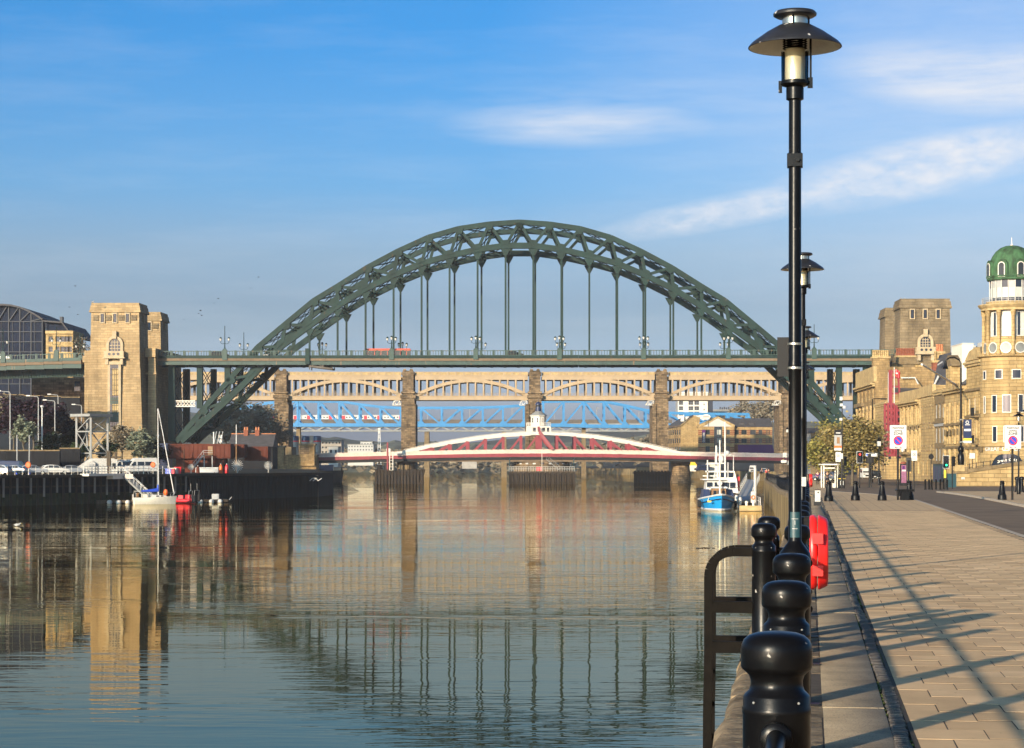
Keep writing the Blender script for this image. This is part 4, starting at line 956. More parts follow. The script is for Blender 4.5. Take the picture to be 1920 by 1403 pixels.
MB().tube((fx(793), 0, WATER-1), (fx(791), 0, fz(882)), .35).build('pile', M['timber'], j1); MB().tube((fx(786), 0, WATER-1), (fx(796), 0, fz(880)), .3).build('raking_pile', M['timber'], j1)
j2, fx, fz = small_jetty('timber_jetty', 'low dark timber jetty behind the squat pier right of midstream', 1191, 1260, 885, 672, 5)
ab = thing('bridge_pier', 'squat dark stone pier under the right end of the white arch', 'pier', (Xp(1277, WD), WD, 0))
MB().lathe([(3.2,WATER-1),(2.95,WATER+1.5),(2.6,sz(872)),(2.85,sz(871)),(2.85,sz(866)),(.1,sz(866))], 18).build('drum', M['pier'], ab, 40)
MB().lathe([(3.1,WATER-.8),(2.97,WATER+1.3)], 18).build('tide_band', M['sheet'], ab, 40)
MB().frus(-2.4, 2.4, 2, 13, WATER-1, sz(866), .1).build('rear_pier', M['pier'], ab)
ab2 = thing('bridge_pier', 'dark stone pier under the left end of the white arch behind the timber jetty', 'pier', (Xp(762, WD), WD, 0))
MB().lathe([(3.2,WATER-1),(2.8,sz(872)),(2.9,sz(866)),(.1,sz(866))], 18).build('drum', M['pier'], ab2, 40)
MB().frus(-2.4, 2.4, 2, 13, WATER-1, sz(866), .1).build('rear_pier', M['pier'], ab2)
# ================================================================== kit: trees, vehicles, people
def leaves(pts, rr, size, m, name='crown', par=None, loc=(0,0,0), kind=None, flat=.6):
    v = []; f = []
    for x, y, z in pts:
        a = rr.uniform(0, 6.283); t = rr.uniform(-flat, flat)+.5; s = size*rr.uniform(.6, 1.35)
        u = Vector((math.cos(a), math.sin(a), rr.uniform(-.4,.4))).normalized(); w = u.cross(Vector((rr.uniform(-1,1), rr.uniform(-1,1), t+.2))).normalized()
        o = len(v); p = Vector((x,y,z))
        v += [tuple(p-u*s*.6), tuple(p+w*s*.42), tuple(p+u*s*.7), tuple(p-w*s*.42)]; f.append((o,o+1,o+2,o+3))
    me = bpy.data.meshes.new(name); me.from_pydata(v, [], f); me.materials.append(m); me.update()
    return link(name, me, par, loc, kind=kind)
def crown_pts(rr, n, rx, ry, rz, cz, clumps=22, tight=.30, low=-.55):
    cs = []
    while len(cs) < clumps:
        p = Vector((rr.uniform(-1,1), rr.uniform(-1,1), rr.uniform(low,1)))
        if .35 < p.length < 1: cs.append((p, rr.uniform(.6,1.3)))
    out = []
    for _ in range(n):
        p, k = rr.choice(cs); q = Vector((rr.gauss(0,1), rr.gauss(0,1), rr.gauss(0,.8)))*tight*k*.62
        out.append(((p.x+q.x)*rx, (p.y+q.y)*ry, cz+(p.z+q.z)*rz))
    return out, cs
def tree(name, label, cat, loc, h, rx, rz, m, n=2600, size=.34, seed=1, group=None, bare=False, ry=None, trunk=.16, fork=.33, clumps=24, tight=.3, bark=None):
    rr = random.Random(seed); t = thing(name, label, cat, loc, 0, group); ry = ry or rx; cz = h-rz
    pts, cs = crown_pts(rr, n, rx, ry, rz, cz, clumps, tight)
    b = MB(); zf = max(.4, h*fork); b.path([(0,0,-.4),(rr.gauss(0,.05),0,zf*.5),(rr.gauss(0,.12),rr.gauss(0,.1),zf)], [trunk*1.35,trunk,trunk*.85], 7)
    for p, k in cs[:14]:
        e = Vector((p.x*rx*.9, p.y*ry*.9, cz+p.z*rz*.9)); s = Vector((0,0,zf*rr.uniform(.8,1.05))); mid = s.lerp(e, .5)+Vector((rr.gauss(0,.2),rr.gauss(0,.2),rr.uniform(0,.5)))
        b.path([s, mid, e], [trunk*.6, trunk*.35, trunk*.1], 5)
        if bare:
            for _ in range(5): q = mid.lerp(e, rr.random()); b.path([q, q+Vector((rr.gauss(0,rx*.2),rr.gauss(0,rx*.2),rr.uniform(.1,.35)*rz))], [trunk*.18, trunk*.06], 4)
    b.build('trunk', bark or M['bark'], t, 60)
    leaves(pts, rr, size, m, 'crown', t)
    return t
def loft(poly, wf):                                 # side outline (x,z) with a half width that depends on height
    n = len(poly); b = MB(); b.v = [(x, -wf(z), z) for x, z in poly]+[(x, wf(z), z) for x, z in poly]
    b.f = [tuple(range(n)), tuple(range(2*n-1, n-1, -1))]+[((i+1)%n, i, n+i, n+(i+1)%n) for i in range(n)]
    return b
def wheels(t, xs, r, w):
    ty = MB(); prof = [(r*.62,-.1),(r*.95,-.11),(r,-.07),(r,.07),(r*.95,.11),(r*.62,.1)]; ty.lathe(prof, 16)
    rm = MB().lathe([(.01,.06),(r*.2,.075),(r*.58,.055),(r*.63,.09),(r*.63,-.05),(.01,-.05)], 10)
    tm, rmesh = ty.mesh('wheel', M['tyre'], 40), rm.mesh('rim', M['alu'], 40)
    for x in xs:
        for s in (-1, 1):
            o = link('wheel', tm, t, (x, s*w, r)); o.rotation_euler = (R(90)*s*-1 if s > 0 else R(90), 0, 0); link('rim', rmesh, o)
def car(label, loc, rz, paint, kind='hatch', group='cars parked along the river quay', cat='car', name='parked_car'):
    t = thing(name, label, cat, loc, rz, group)
    if kind == 'hatch':
        body = [(-2.0,.32),(2.0,.32),(2.08,.5),(2.05,.68),(1.85,.80),(1.05,.93),(-1.95,.98),(-2.08,.8),(-2.08,.45)]; cabn = [(-1.98,.96),(1.05,.92),(.25,1.40),(-.5,1.47),(-1.35,1.45),(-1.75,1.28)]
    elif kind == 'cab':
        body = [(-2.2,.32),(2.2,.32),(2.28,.55),(2.2,.85),(1.1,1.02),(-2.15,1.08),(-2.3,.8),(-2.28,.45)]; cabn = [(-2.12,1.06),(1.05,1.0),(.55,1.62),(-.3,1.76),(-1.5,1.74),(-1.95,1.55)]
    else:
        body = [(-2.2,.32),(2.15,.32),(2.25,.5),(2.2,.66),(1.95,.78),(1.0,.90),(-1.6,.96),(-2.2,.94),(-2.26,.75),(-2.24,.45)]; cabn = [(-1.75,.95),(1.0,.90),(.2,1.36),(-.5,1.42),(-1.1,1.38)]
    wf = lambda z: .86-.05*max(0, .5-z)-.10*max(0,(z-.6)); zc = cabn[0][1]; wc = lambda z: .80-.34*(z-zc)
    o = loft(body, wf).build('body', paint, t, 30); md = o.modifiers.new('bevel', 'BEVEL'); md.width = .05; md.segments = 2
    c_ = loft(cabn, wc).build('cabin', paint, t, 30); md = c_.modifiers.new('bevel', 'BEVEL'); md.width = .04; md.segments = 2
    fx0, fx1 = cabn[1][0], cabn[2][0]; zt = max(z for _, z in cabn)
    def side(xa0, xa1, xb0, xb1, z0, z1):
        for s in (-1, 1):
            q = [(xa0, s*(wc(z0)+.012), z0), (xb0, s*(wc(z0)+.012), z0), (xb1, s*(wc(z1)+.012), z1), (xa1, s*(wc(z1)+.012), z1)]
            b = MB(); b.add(q, [(0,1,2,3) if s < 0 else (3,2,1,0)]); b.build('window', M['glass'], c_)
    z0, z1 = zc+.05, zt-.1; sl_ = (fx1-fx0)/(cabn[2][1]-cabn[1][1])
    fr = lambda z: fx0+sl_*(z-cabn[1][1])-.10
    side(-.35, -.35, fr(z0), fr(z1), z0, z1); side(-1.15, -1.1, -.43, -.43, z0, z1); rx_ = cabn[-1][0]+.15; side(rx_-.1, rx_+.3, -1.23, -1.18, z0, z1-.06)
    for (xa, za), (xb, zb), e in ((cabn[1], cabn[2], .02), (cabn[0], cabn[-1], -.02)):
        b = MB(); b.add([(xa+e,-wc(za)*.88,za+.06),(xa+e,wc(za)*.88,za+.06),(xb+e,wc(zb)*.85,zb-.03),(xb+e,-wc(zb)*.85,zb-.03)], [(0,1,2,3) if e > 0 else (3,2,1,0)]); b.build('windscreen', M['glass'], c_)
    L = max(x for x, _ in body); 
    for s in (-1, 1):
        MB().box(L-.14, L-.0, *sorted((s*.5, s*.8)), .58, .72).build('headlight', M['white'], t); MB().box(-L+.0, -L+.1, *sorted((s*.55, s*.83)), .72, .92).build('tail_light', M['sign_red'], t)
    MB().box(L-.03, L+.012, -.26, .26, .38, .49).build('number_plate', M['sign_white'], t)
    wheels(t, (L-.82, -L+.80), .31, .76); return t
def van(label, loc, rz, paint, L=5.6, H=2.5, group='white vans parked on the quay', windows=True, name='parked_van'):
    t = thing(name, label, 'van', loc, rz, group); h = L/2
    body = [(-h,.4),(h-.05,.4),(h,.75),(h-.08,1.05),(h-.75,1.28),(h-1.35,H-.45),(h-1.75,H-.05),(-h+.15,H),(-h,H-.2)]; wf = lambda z: .98-.10*max(0, z-1.2)
    o = loft(body, wf).build('body', paint, t, 30); md = o.modifiers.new('bevel', 'BEVEL'); md.width = .07; md.segments = 2
    za, zb = 1.34, H-.52; xa, xb = h-.78, h-1.32; b = MB(); b.add([(xa+.02,-wf(za)*.9,za),(xa+.02,wf(za)*.9,za),(xb+.03,wf(zb)*.9,zb),(xb+.03,-wf(zb)*.9,zb)], [(0,1,2,3)]); b.build('windscreen', M['glass'], o)
    def side(x0, x1, x2, x3, z0, z1):
        for s in (-1, 1): b = MB(); b.add([(x0,s*(wf(z0)+.012),z0),(x1,s*(wf(z0)+.012),z0),(x2,s*(wf(z1)+.012),z1),(x3,s*(wf(z1)+.012),z1)], [(0,1,2,3) if s < 0 else (3,2,1,0)]); b.build('window', M['glass'], o)
    side(h-1.9, h-1.05, h-1.5, h-1.85, 1.32, 1.95)
    if windows: side(h-3.2, h-2.1, h-2.1, h-3.2, 1.32, 1.95); side(h-4.5, h-3.35, h-3.35, h-4.5, 1.32, 1.95)
    for s in (-1, 1): MB().box(h-.25, h-.02, *sorted((s*.62,s*.92)), .82, 1.05).build('headlight', M['alu'], t); MB().box(h-1.25, h-1.1, *sorted((s*.98,s*1.18)), 1.3, 1.6).build('mirror', M['black'], t)
    MB().box(h-.06, h+.02, -.55, .55, .6, .92).build('grille', M['black'], t); MB().box(h-.03, h+.03, -.26, .26, .46, .57).build('number_plate', M['sign_white'], t)
    wheels(t, (h-1.0, -h+1.1), .36, .86); return t
def person(label, loc, rz, joints, top, legs, hair, shoes, group=None):
    """joints: dict of positions (m) for a skinned body; one continuous figure with clothes as close-fitting shells"""
    t = thing('person', label, 'person', loc, rz, group)
    J = joints
    def skin(name, chain, rad, m, root, par):
        names = list(rad); idx = {k: i for i, k in enumerate(names)}
        me = bpy.data.meshes.new(name); me.from_pydata([J[k] for k in names], [(idx[a], idx[c]) for a, c in chain], []); me.materials.append(m); me.update()
        o = link(name, me, par); md = o.modifiers.new('skin', 'SKIN'); md.use_smooth_shade = True
        for k in names: sv = me.skin_vertices[0].data[idx[k]]; sv.radius = rad[k] if isinstance(rad[k], tuple) else (rad[k], rad[k]); sv.use_root = (k == root)
        s2 = o.modifiers.new('sub', 'SUBSURF'); s2.levels = 1; s2.render_levels = 1; return o
    ch = [('pelvis','waist'),('waist','chest'),('chest','neck'),('neck','head0'),('head0','head1')]
    for s in 'lr': ch += [('chest','sh'+s),('sh'+s,'el'+s),('el'+s,'wr'+s),('wr'+s,'ha'+s),('pelvis','hip'+s),('hip'+s,'kn'+s),('kn'+s,'an'+s),('an'+s,'to'+s)]
    rad = dict(pelvis=(.13,.10), waist=(.12,.095), chest=(.15,.11), neck=.05, head0=(.075,.085), head1=(.07,.085))
    for s in 'lr': rad.update({'sh'+s:.055,'el'+s:.04,'wr'+s:.03,'ha'+s:.032,'hip'+s:.085,'kn'+s:.055,'an'+s:.038,'to'+s:.035})
    skin('body', ch, rad, M['skin'], 'pelvis', t)
    g = 1.18
    skin('top', [c for c in ch if c[0] in ('pelvis','waist') or c[0] == 'chest' and c[1] != 'neck' or c[0] in ('shl','shr') and True][:0]+[('pelvis','waist'),('waist','chest'),('chest','shl'),('chest','shr'),('shl','ell'),('shr','elr')],
         {k: (tuple(v*g for v in rad[k]) if isinstance(rad[k], tuple) else rad[k]*g) for k in ('pelvis','waist','chest','shl','shr','ell','elr')}, top, 'chest', t)
    skin('trousers', [('pelvis','hipl'),('pelvis','hipr'),('hipl','knl'),('hipr','knr')]+([('knl','anl'),('knr','anr')] if legs[1] else []),
         {k: (tuple(v*1.13 for v in rad[k]) if isinstance(rad[k], tuple) else rad[k]*1.15) for k in ['pelvis','hipl','hipr','knl','knr']+(['anl','anr'] if legs[1] else [])}, legs[0], 'pelvis', t)
    h = Vector(J['head1']); MB().ball((h.x, h.y+.025, h.z+.02), .098, 10, 1.05).build('hair', hair, t, 60)
    for s in 'lr':
        a, c = Vector(J['an'+s]), Vector(J['to'+s]); MB().path([a+Vector((0,.03,-.02)), c], [.055,.045], 8).build('shoe', shoes, t, 60)
    n = Vector(J['head0']); f = MB(); f.ball((h.x, h.y-.095, (h.z+n.z)/2-.0), .018, 6); f.build('nose', M['skin'], t, 60)
    return t
def text(name, s, size, m, par, loc, rot, ext=.004, align='CENTER'):
    cu = bpy.data.curves.new(name, 'FONT'); cu.body = s; cu.size = size; cu.align_x = align; cu.align_y = 'CENTER'; cu.extrude = ext; cu.materials.append(m); cu.resolution_u = 3; cu.offset = size*.022
    tmp = bpy.data.objects.new('tmp', cu); me = bpy.data.meshes.new_from_object(tmp); bpy.data.objects.remove(tmp); bpy.data.curves.remove(cu); me.name = name
    if not me.materials: me.materials.append(m)
    o = link(name, me, par, loc); o.rotation_euler = rot
    return o
def wall_grid(b, x0, x1, z0, z1, ops, depth=.3, y=0.0):
    """a wall in the x-z plane facing -y with real openings (x0,x1,z0,z1) and reveals"""
    xs = sorted({x0, x1, *[o[0] for o in ops], *[o[1] for o in ops]}); zs = sorted({z0, z1, *[o[2] for o in ops], *[o[3] for o in ops]})
    xs = [x for x in xs if x0-1e-6 <= x <= x1+1e-6]; zs = [z for z in zs if z0-1e-6 <= z <= z1+1e-6]
    for a, c in zip(xs, xs[1:]):
        for e, g in zip(zs, zs[1:]):
            mx_, mz = (a+c)/2, (e+g)/2
            if any(o[0] < mx_ < o[1] and o[2] < mz < o[3] for o in ops): continue
            b.quad((a,y,e),(c,y,e),(c,y,g),(a,y,g))
    for a, c, e, g in ops:
        b.quad((a,y,e),(a,y+depth,e),(a,y+depth,g),(a,y,g)); b.quad((c,y,g),(c,y+depth,g),(c,y+depth,e),(c,y,e)); b.quad((a,y,e),(c,y,e),(c,y+depth,e),(a,y+depth,e)); b.quad((a,y+depth,g),(c,y+depth,g),(c,y,g),(a,y,g))
WM = {}
def window(par, a, c, e, g, y=.22, frame='white_paint', pane='glass', bars=(1,1), blind=0.0, sill=None):
    key = (round(c-a,2), round(g-e,2), frame, pane, bars, blind)
    if key not in WM:
        w, h = c-a, g-e; b = MB(); t = min(.09, w*.09)
        b.box(0,t,-.05,.05,0,h); b.box(w-t,w,-.05,.05,0,h); b.box(t,w-t,-.05,.05,0,t); b.box(t,w-t,-.05,.05,h-t,h)
        for i in range(1, bars[0]+1): x = w*i/(bars[0]+1); b.box(x-t*.35,x+t*.35,-.04,.04,t,h-t)
        for i in range(1, bars[1]+1): z = h*i/(bars[1]+1); b.box(t,w-t,-.038,.038,z-t*.35,z+t*.35)
        p = MB(); p.quad((t*.5,0,t*.5),(w-t*.5,0,t*.5),(w-t*.5,0,h-t*.5),(t*.5,0,h-t*.5))
        bl = MB().quad((t,.03,h*(1-blind)),(w-t,.03,h*(1-blind)),(w-t,.03,h-t),(t,.03,h-t)).mesh('blind', M['curtain']) if blind else None
        WM[key] = (b.mesh('window', M[frame]), p.mesh('pane', M['pane'] if blind else M[pane]), bl, MB().quad((0,.35,0),(w,.35,0),(w,.35,h),(0,.35,h)).mesh('dark_room', M['glass_b']) if blind else None)
    f, p, bl, rm = WM[key]; o = link('window', f, par, (a, y, e)); link('pane', p, o)
    if bl: link('blind', bl, o); link('dark_room', rm, o)
    return o
# ================================================================== south bank: quay front
def S_(x, d, up=0.0): return Vector((Xp(x, d), d, .1+up))
sq = thing('river_jetty', 'dark piled river quay along the left bank with grey posts', 'quay')
rr = random.Random(11)
segs = [((-88,268),(-72,300)),((-72,300),(-52.3,345)),((-52.3,345),(-35.6,392))]
for i, ((x0,y0),(x1,y1)) in enumerate(segs):
    b = MB(); b.quad((x0-.6,y0+.3,WATER-1),(x1-.6,y1+.3,WATER-1),(x1-.6,y1+.3,.08),(x0-.6,y0+.3,.08)); b.build('back_wall', M['sheet'], sq)
    L = math.hypot(x1-x0, y1-y0); a = math.atan2(y1-y0, x1-x0); n = int(L/1.55) if i < 2 else int(L/.62)
    b = MB(); b.beam((x0,y0,-.12),(x1,y1,-.12),.7,.42); b.build('edge_beam', M['timber'], sq)
    for k in range(n):
        f = (k+.5)/n; x, y = x0+(x1-x0)*f, y0+(y1-y0)*f
        if i < 2:
            b = MB(); b.tube((x,y,WATER-1),(x,y,-.33),.17,.17,8)
            b.build('pile', M['pile_grey'] if k % 2 == 0 else M['timber'], sq, 40)
            if k % 2 == 0: MB().tube((x,y,WATER-.5),(x,y,WATER+1.5+rr.uniform(-.3,.3)),.185,.18,8).build('weed_sleeve', M['weed'], sq, 40)
        else: MB().cbox((x-.2,y+.2,(WATER-1-.33)/2-.1), (.34,.34,-WATER+.5), a).build('pile', M['sheet'], sq)
    if i < 2:
        MB().quad((x0-.57,y0+.28,WATER-1),(x1-.57,y1+.28,WATER-1),(x1-.57,y1+.28,WATER+1.7),(x0-.57,y0+.28,WATER+1.7)).build('weed_band', M['weed'], sq)
        for z in (-1.6,): b = MB(); b.beam((x0-.3,y0,z),(x1-.3,y1,z),.2,.25); b.build('waling', M['timber'], sq)
x0, y0, x1, y1 = -35.6, 392, -34.5, 412
MB().quad((x0,y0,WATER-1),(x1,y1,WATER-1),(x1,y1,.1),(x0,y0,.1)).build('end_wall', M['sheet'], sq)
def along(x, back=0.0):                              # a point on the quay edge at image column x, `back` metres inland
    for n_, ((xa,ya),(xb,yb)) in enumerate(segs):
        L = math.hypot(xb-xa, yb-ya); ox_, oy_ = -(yb-ya)/L*back, (xb-xa)/L*back
        k = (x-CX)/F; den = (xb-xa)-k*(yb-ya); t = (k*(ya+oy_)-(xa+ox_))/den
        if t <= 1.0001 or n_ == len(segs)-1: return Vector((xa+ox_+(xb-xa)*t, ya+oy_+(yb-ya)*t, .1))
    return Vector((xb, yb, .1))
for k, (dx, pts) in enumerate(((0, [(0,0),(.5,.5),(1.3,.5),(.6,0)]), (1.2, [(0,.5),(.3,0),(1.0,.5)]))):   # sprayed tag on the sheet piles
    p = along(576); b = MB()
    for (ax, az_), (cx2, cz) in zip(pts, pts[1:]): b.beam((p.x+dx+ax+.45, p.y-.18+ .0, -1.4+az_), (p.x+dx+cx2+.45, p.y-.18, -1.4+cz), .03, .12)
    b.build('graffiti_stroke', M['white_enamel'], sq)
# white railing posts along the edge
def railing(name, label, xs, back, h, m, rails=(1.0,.5), r=.035):
    t = thing(name, label, 'railing'); ps = [along(x, back) for x in xs]
    for p in ps: MB().tube(p, p+Vector((0,0,h)), r, r, 6).build('post', m, t)
    for z in rails:
        for a, c in zip(ps, ps[1:]): MB().tube(a+Vector((0,0,h*z-.02)), c+Vector((0,0,h*z-.02)), r*.6, r*.6, 5).build('rail', m, t)
    return t
railing('quay_railing', 'white posts with thin rails in front of the parked cars', [-28,-14,0,14,28,42,54,67,79,91,101,112,123,134,146], .3, 1.25, M['white_paint'], (.95,.5), .04)
railing('quay_railing', 'white tubular railing in front of the white minibus', [236,243,251,260,269,278,287,296,305,315], .3, 1.35, M['white_paint'], (1,.66,.33), .05)
plat = thing('landing_platform', 'cream railed landing platform sticking out in front of the white cabin', 'platform')
a, c = along(158, -.8), along(232, -.8); b = MB(); b.beam(a+Vector((0,0,-.05)), c+Vector((0,0,-.05)), 1.6, .35); b.build('deck', M['foam'], plat)
b = MB(); a2, c2 = along(206, -.9), along(226, -.9); b.beam(a2+Vector((0,0,-.45)), c2+Vector((0,0,-.45)), 1.2, .5); b.build('edge_box', M['foam'], plat)
n = 12
for k in range(n+1): p = (a+Vector((0,-.6,0))).lerp(c+Vector((0,-.6,0)), k/n); MB().box(p.x-.05,p.x+.05,p.y-.05,p.y+.05,.1,1.35).build('post', M['white_paint'], plat)
for z in (1.3,.9,.5): b = MB(); b.beam(a+Vector((0,-.6,z-.05)), c+Vector((0,-.6,z-.05)), .06,.07); b.build('rail', M['white_paint'], plat)
# ------------------------------------------------------------------ vehicles on the quay
def onq(x, back): return along(x, back)
car('silver hatchback cut off by the left edge of the picture', onq(-6, 6), R(168), M['silver'])
car('silver saloon parked in front of the dark blue van', onq(22, 6.5), R(172), M['silver'], 'saloon')
car('silver hatchback behind the orange lifebuoy', onq(64, 5), R(10), M['silver'])
car('pale estate car half hidden behind two silver hatchbacks', onq(84, 10), R(200), M['white'], 'saloon')
car('white hatchback beside the post with the small sign', onq(105, 5.5), R(12), M['white'])
car('silver saloon nearest the white cabin', onq(138, 6), R(15), M['silver'], 'saloon')
car('dark car parked behind the silver saloon by the white cabin', onq(152, 11), R(15), M['black'], 'hatch')
van('dark blue van parked behind the silver cars at far left', onq(28, 12), R(5), M['navy'], 5.2, 2.1, windows=False)
van('white minibus facing left with a large windscreen', onq(262, 8), R(205), M['white'], 5.4, 2.6)
van('white van tucked behind the white minibus', onq(234, 14), R(200), M['white'], 5.2, 2.35)
# white cabin
p = onq(190, 5); cb_ = thing('site_cabin', 'white cabin with a slanted end and a small porch on the quay', 'cabin', p, R(14))
MB().prism([(-3.0,0),(2.4,0),(2.4,2.45),(-1.6,2.45),(-2.1,2.2),(-3.9,.9),(-3.0,.9)], -1.1, 1.1).build('shell', M['white_enamel'], cb_)
MB().prism([(-2.2,0),(-1.0,0),(-1.0,1.75),(-1.6,2.1),(-2.2,1.75)], -1.6, -1.1).build('porch', M['white_enamel'], cb_)
MB().box(-1.95,-1.25,-1.66,-1.6,.1,1.6).build('door', M['sign_grey'], cb_); MB().box(1.6,2.1,-1.16,-1.1,.9,1.7).build('window', M['glass'], cb_); MB().box(1.0,1.4,-1.16,-1.1,1.1,2.1).build('louvre', M['sign_grey'], cb_)
b = MB(); b.prism([(.0,.8),(.4,.8),(.2,1.5)], -1.14, -1.1); b.box(.16,.24,-1.14,-1.1,.6,.8); b.build('tree_emblem', M['sign_grey'], cb_)
p = onq(204, 1.4); t = thing('mooring_post', 'tall timber mooring post with a cross arm beside the white cabin', 'post', p); MB().box(-.28,.28,-.28,.28,0,3.6).build('post', M['timber_pale'], t); MB().box(-1.2,1.9,-.15,.15,2.5,2.75).build('cross_arm', M['timber_pale'], t); MB().box(.9,1.25,-.18,.18,2.3,3.4).build('stub', M['timber_pale'], t)
# lifebuoys on the left railing
for x, lab in ((53,'orange lifebuoy housing on the railing in front of the silver hatchback'),(287,'orange lifebuoy housing on the railing right of the white minibus')):
    p = onq(x, .15); t = thing('lifebuoy_housing', lab, 'lifebuoy', p, 0, 'lifebuoys on the left bank'); MB().box(-.04,.04,.06,.14,0,1.2).build('post', M['white_paint'], t)
    b = MB().lathe([(.01,-.12),(.30,-.12),(.40,0),(.30,.12),(.01,.12)], 14); b.v = [(x_, z_, 1.45+y_*1.15) for x_, y_, z_ in b.v]; b.build('shell', M['orange'], t, 40)
# observation tower
p = onq(176, 16); ot = thing('observation_tower', 'open grey steel tower with a flat roof in front of the stone bridge tower', 'tower', p); zt = Zp(782, p.y)-p.z; k13 = p.y/F
ox = lambda x: Xp(x, p.y)-p.x; oz = lambda y: Zp(y, p.y)-p.z
LEG = [(147,-1.5),(177,-3.0),(203,-.5),(160,1.6)]
for x, y in LEG: MB().box(ox(x)-.16, ox(x)+.16, y-.16, y+.16, 0, zt).build('leg', M['grey_steel'], ot)
for (xa, ya), (xb, yb) in zip(LEG, LEG[1:]+LEG[:1]):
    hs_ = [zt*.02, zt*.40, zt*.78] if True else []
    for z in (zt*.36, zt*.74): b = MB(); b.beam((ox(xa),ya,z),(ox(xb),yb,z),.2,.22); b.build('girt', M['grey_steel'], ot)
    for z0_, z1_ in ((0,.36),(.36,.74),(.74,1.0)):
        b = MB(); m0 = ((ox(xa)+ox(xb))/2, (ya+yb)/2)
        if z0_ != .36: b.beam((ox(xa),ya,zt*z0_),(ox(xb),yb,zt*z1_),.14)
        else: b.beam((ox(xa),ya,zt*z0_),(m0[0],m0[1],zt*.55),.14); b.beam((ox(xb),yb,zt*z0_),(m0[0],m0[1],zt*.55),.14); b.beam((ox(xa),ya,zt*z1_),(m0[0],m0[1],zt*.55),.14)
        b.build('brace', M['grey_steel'], ot)
b = MB(); b.zprism([(ox(135),-1.5),(ox(178),-4.2),(ox(212),-.3),(ox(165),2.6)], zt, zt+.45); b.build('roof', M['lead'], ot)
# street lamps and posts up the bank
for x, yt, yb, d, arm, lab in ((19,735,842,352,-1.6,'tall bent street lamp at the far left edge of the trees'),(72,744,842,356,-1.5,'tall bent street lamp in front of the purple trees'),(103,752,842,362,-1.5,'bent street lamp right of the white topped lamp'),(109,741,800,392,-1.4,'bent street lamp partly behind the trees by the stone wall'),(153,760,800,402,-1.3,'bent street lamp beside the observation tower roof')):
    z0 = Zp(yb, d); t = thing('street_lamp', lab, 'street lamp', (Xp(x,d), d, z0), 0, 'bent street lamps on the left bank'); h = Zp(yt,d)-z0
    MB().path([(0,0,-1),(0,0,h-.3),(-.15,0,h)], [.11,.08,.07], 6).build('pole', M['sign_grey'], t); MB().tube((-.1,0,h),(arm,0,h+.12),.06,.05,6).build('arm', M['sign_grey'], t); MB().box(arm-.55,arm+.1,-.12,.12,h+.08,h+.24).build('lantern', M['sign_white'], t)
d = 350; z0 = Zp(842,d); t = thing('street_lamp', 'straight white street lamp with a flat white head', 'street lamp', (Xp(79,d), d, z0)); h = Zp(761,d)-z0; MB().tube((0,0,-1),(0,0,h),.12,.09,8).build('pole', M['sign_white'], t); MB().lathe([(.1,h-.35),(.3,h-.2),(.32,h),(.05,h+.1)],8).build('head', M['white'], t)
for x, lab in ((32,'grey pole with a blue foot behind the dark blue van'),(55,'grey pole with a blue foot above the orange lifebuoy')):
    p = onq(x, 15); t = thing('post', lab, 'post', p); h = Zp(816,p.y)-p.z; MB().tube((0,0,1.6),(0,0,h),.09,.09,6).build('pole', M['sign_grey'], t); MB().tube((0,0,0),(0,0,1.6),.2,.2,8).build('foot', M['sign_blue'], t)
p = onq(100, 17); t = thing('road_sign', 'small white road sign above the white hatchback', 'sign', p); MB().tube((0,0,0),(0,0,3.2),.05,.05,6).build('pole', M['grey_steel'], t); MB().box(-.27,.27,-.08,-.05,1.5,2.1).build('panel', M['sign_white'], t)
# stone retaining walls under the trees, near-black: the bank's shade is put into the colour
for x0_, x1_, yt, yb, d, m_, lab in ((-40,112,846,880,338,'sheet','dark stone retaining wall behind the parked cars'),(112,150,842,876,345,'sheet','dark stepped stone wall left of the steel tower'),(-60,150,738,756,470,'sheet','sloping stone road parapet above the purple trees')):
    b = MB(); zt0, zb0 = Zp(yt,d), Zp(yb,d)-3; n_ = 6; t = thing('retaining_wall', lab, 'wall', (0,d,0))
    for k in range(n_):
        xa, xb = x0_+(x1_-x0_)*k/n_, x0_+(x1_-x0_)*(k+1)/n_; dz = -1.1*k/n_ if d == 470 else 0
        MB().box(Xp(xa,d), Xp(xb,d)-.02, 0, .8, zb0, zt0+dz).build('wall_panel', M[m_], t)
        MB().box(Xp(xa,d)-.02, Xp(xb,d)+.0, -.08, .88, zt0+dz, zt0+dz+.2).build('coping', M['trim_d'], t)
# ------------------------------------------------------------------ trees on the south bank
TG = 'trees on the left bank'
def gzs(x, d): return south_z(d, south_x(d)-Xp(x, d))
def stree(name, label, x, yb, d, yt, wpx, m, **k):
    z0 = Zp(yb, d); h = Zp(yt, d)-z0; rx = wpx/2*d/F
    return tree(name, label, 'tree', (Xp(x,d), d, z0), h, rx, min(h*.52, rx*1.15) if 'rz' not in k else k.pop('rz'), M[m], group=TG, **k)
stree('broadleaf_tree','dark purple leaved tree beside the left most bent lamp',26,852,372,748,62,'leaf_p',n=3600,size=.5,seed=2,clumps=30)
stree('broadleaf_tree','large dark purple leaved tree behind the white topped lamp',62,852,366,746,58,'leaf_p',n=3800,size=.5,seed=3,clumps=30)
stree('broadleaf_tree','purple leaved tree leaning towards the steel tower',100,850,374,754,62,'leaf_p',n=3600,size=.5,seed=4,clumps=30)
stree('broadleaf_tree','dark green tree between the purple trees and the steel tower',136,856,380,790,50,'leaf_d',n=3000,size=.5,seed=5)
stree('broadleaf_tree','brown bare tree at the left edge of the picture',-4,850,380,742,52,'leaf_b',n=3000,size=.45,seed=6,bare=True)
stree('blossom_tree','small white flowering tree left of the blue footed pole',44,858,345,784,44,'blossom',n=2400,size=.34,seed=7)
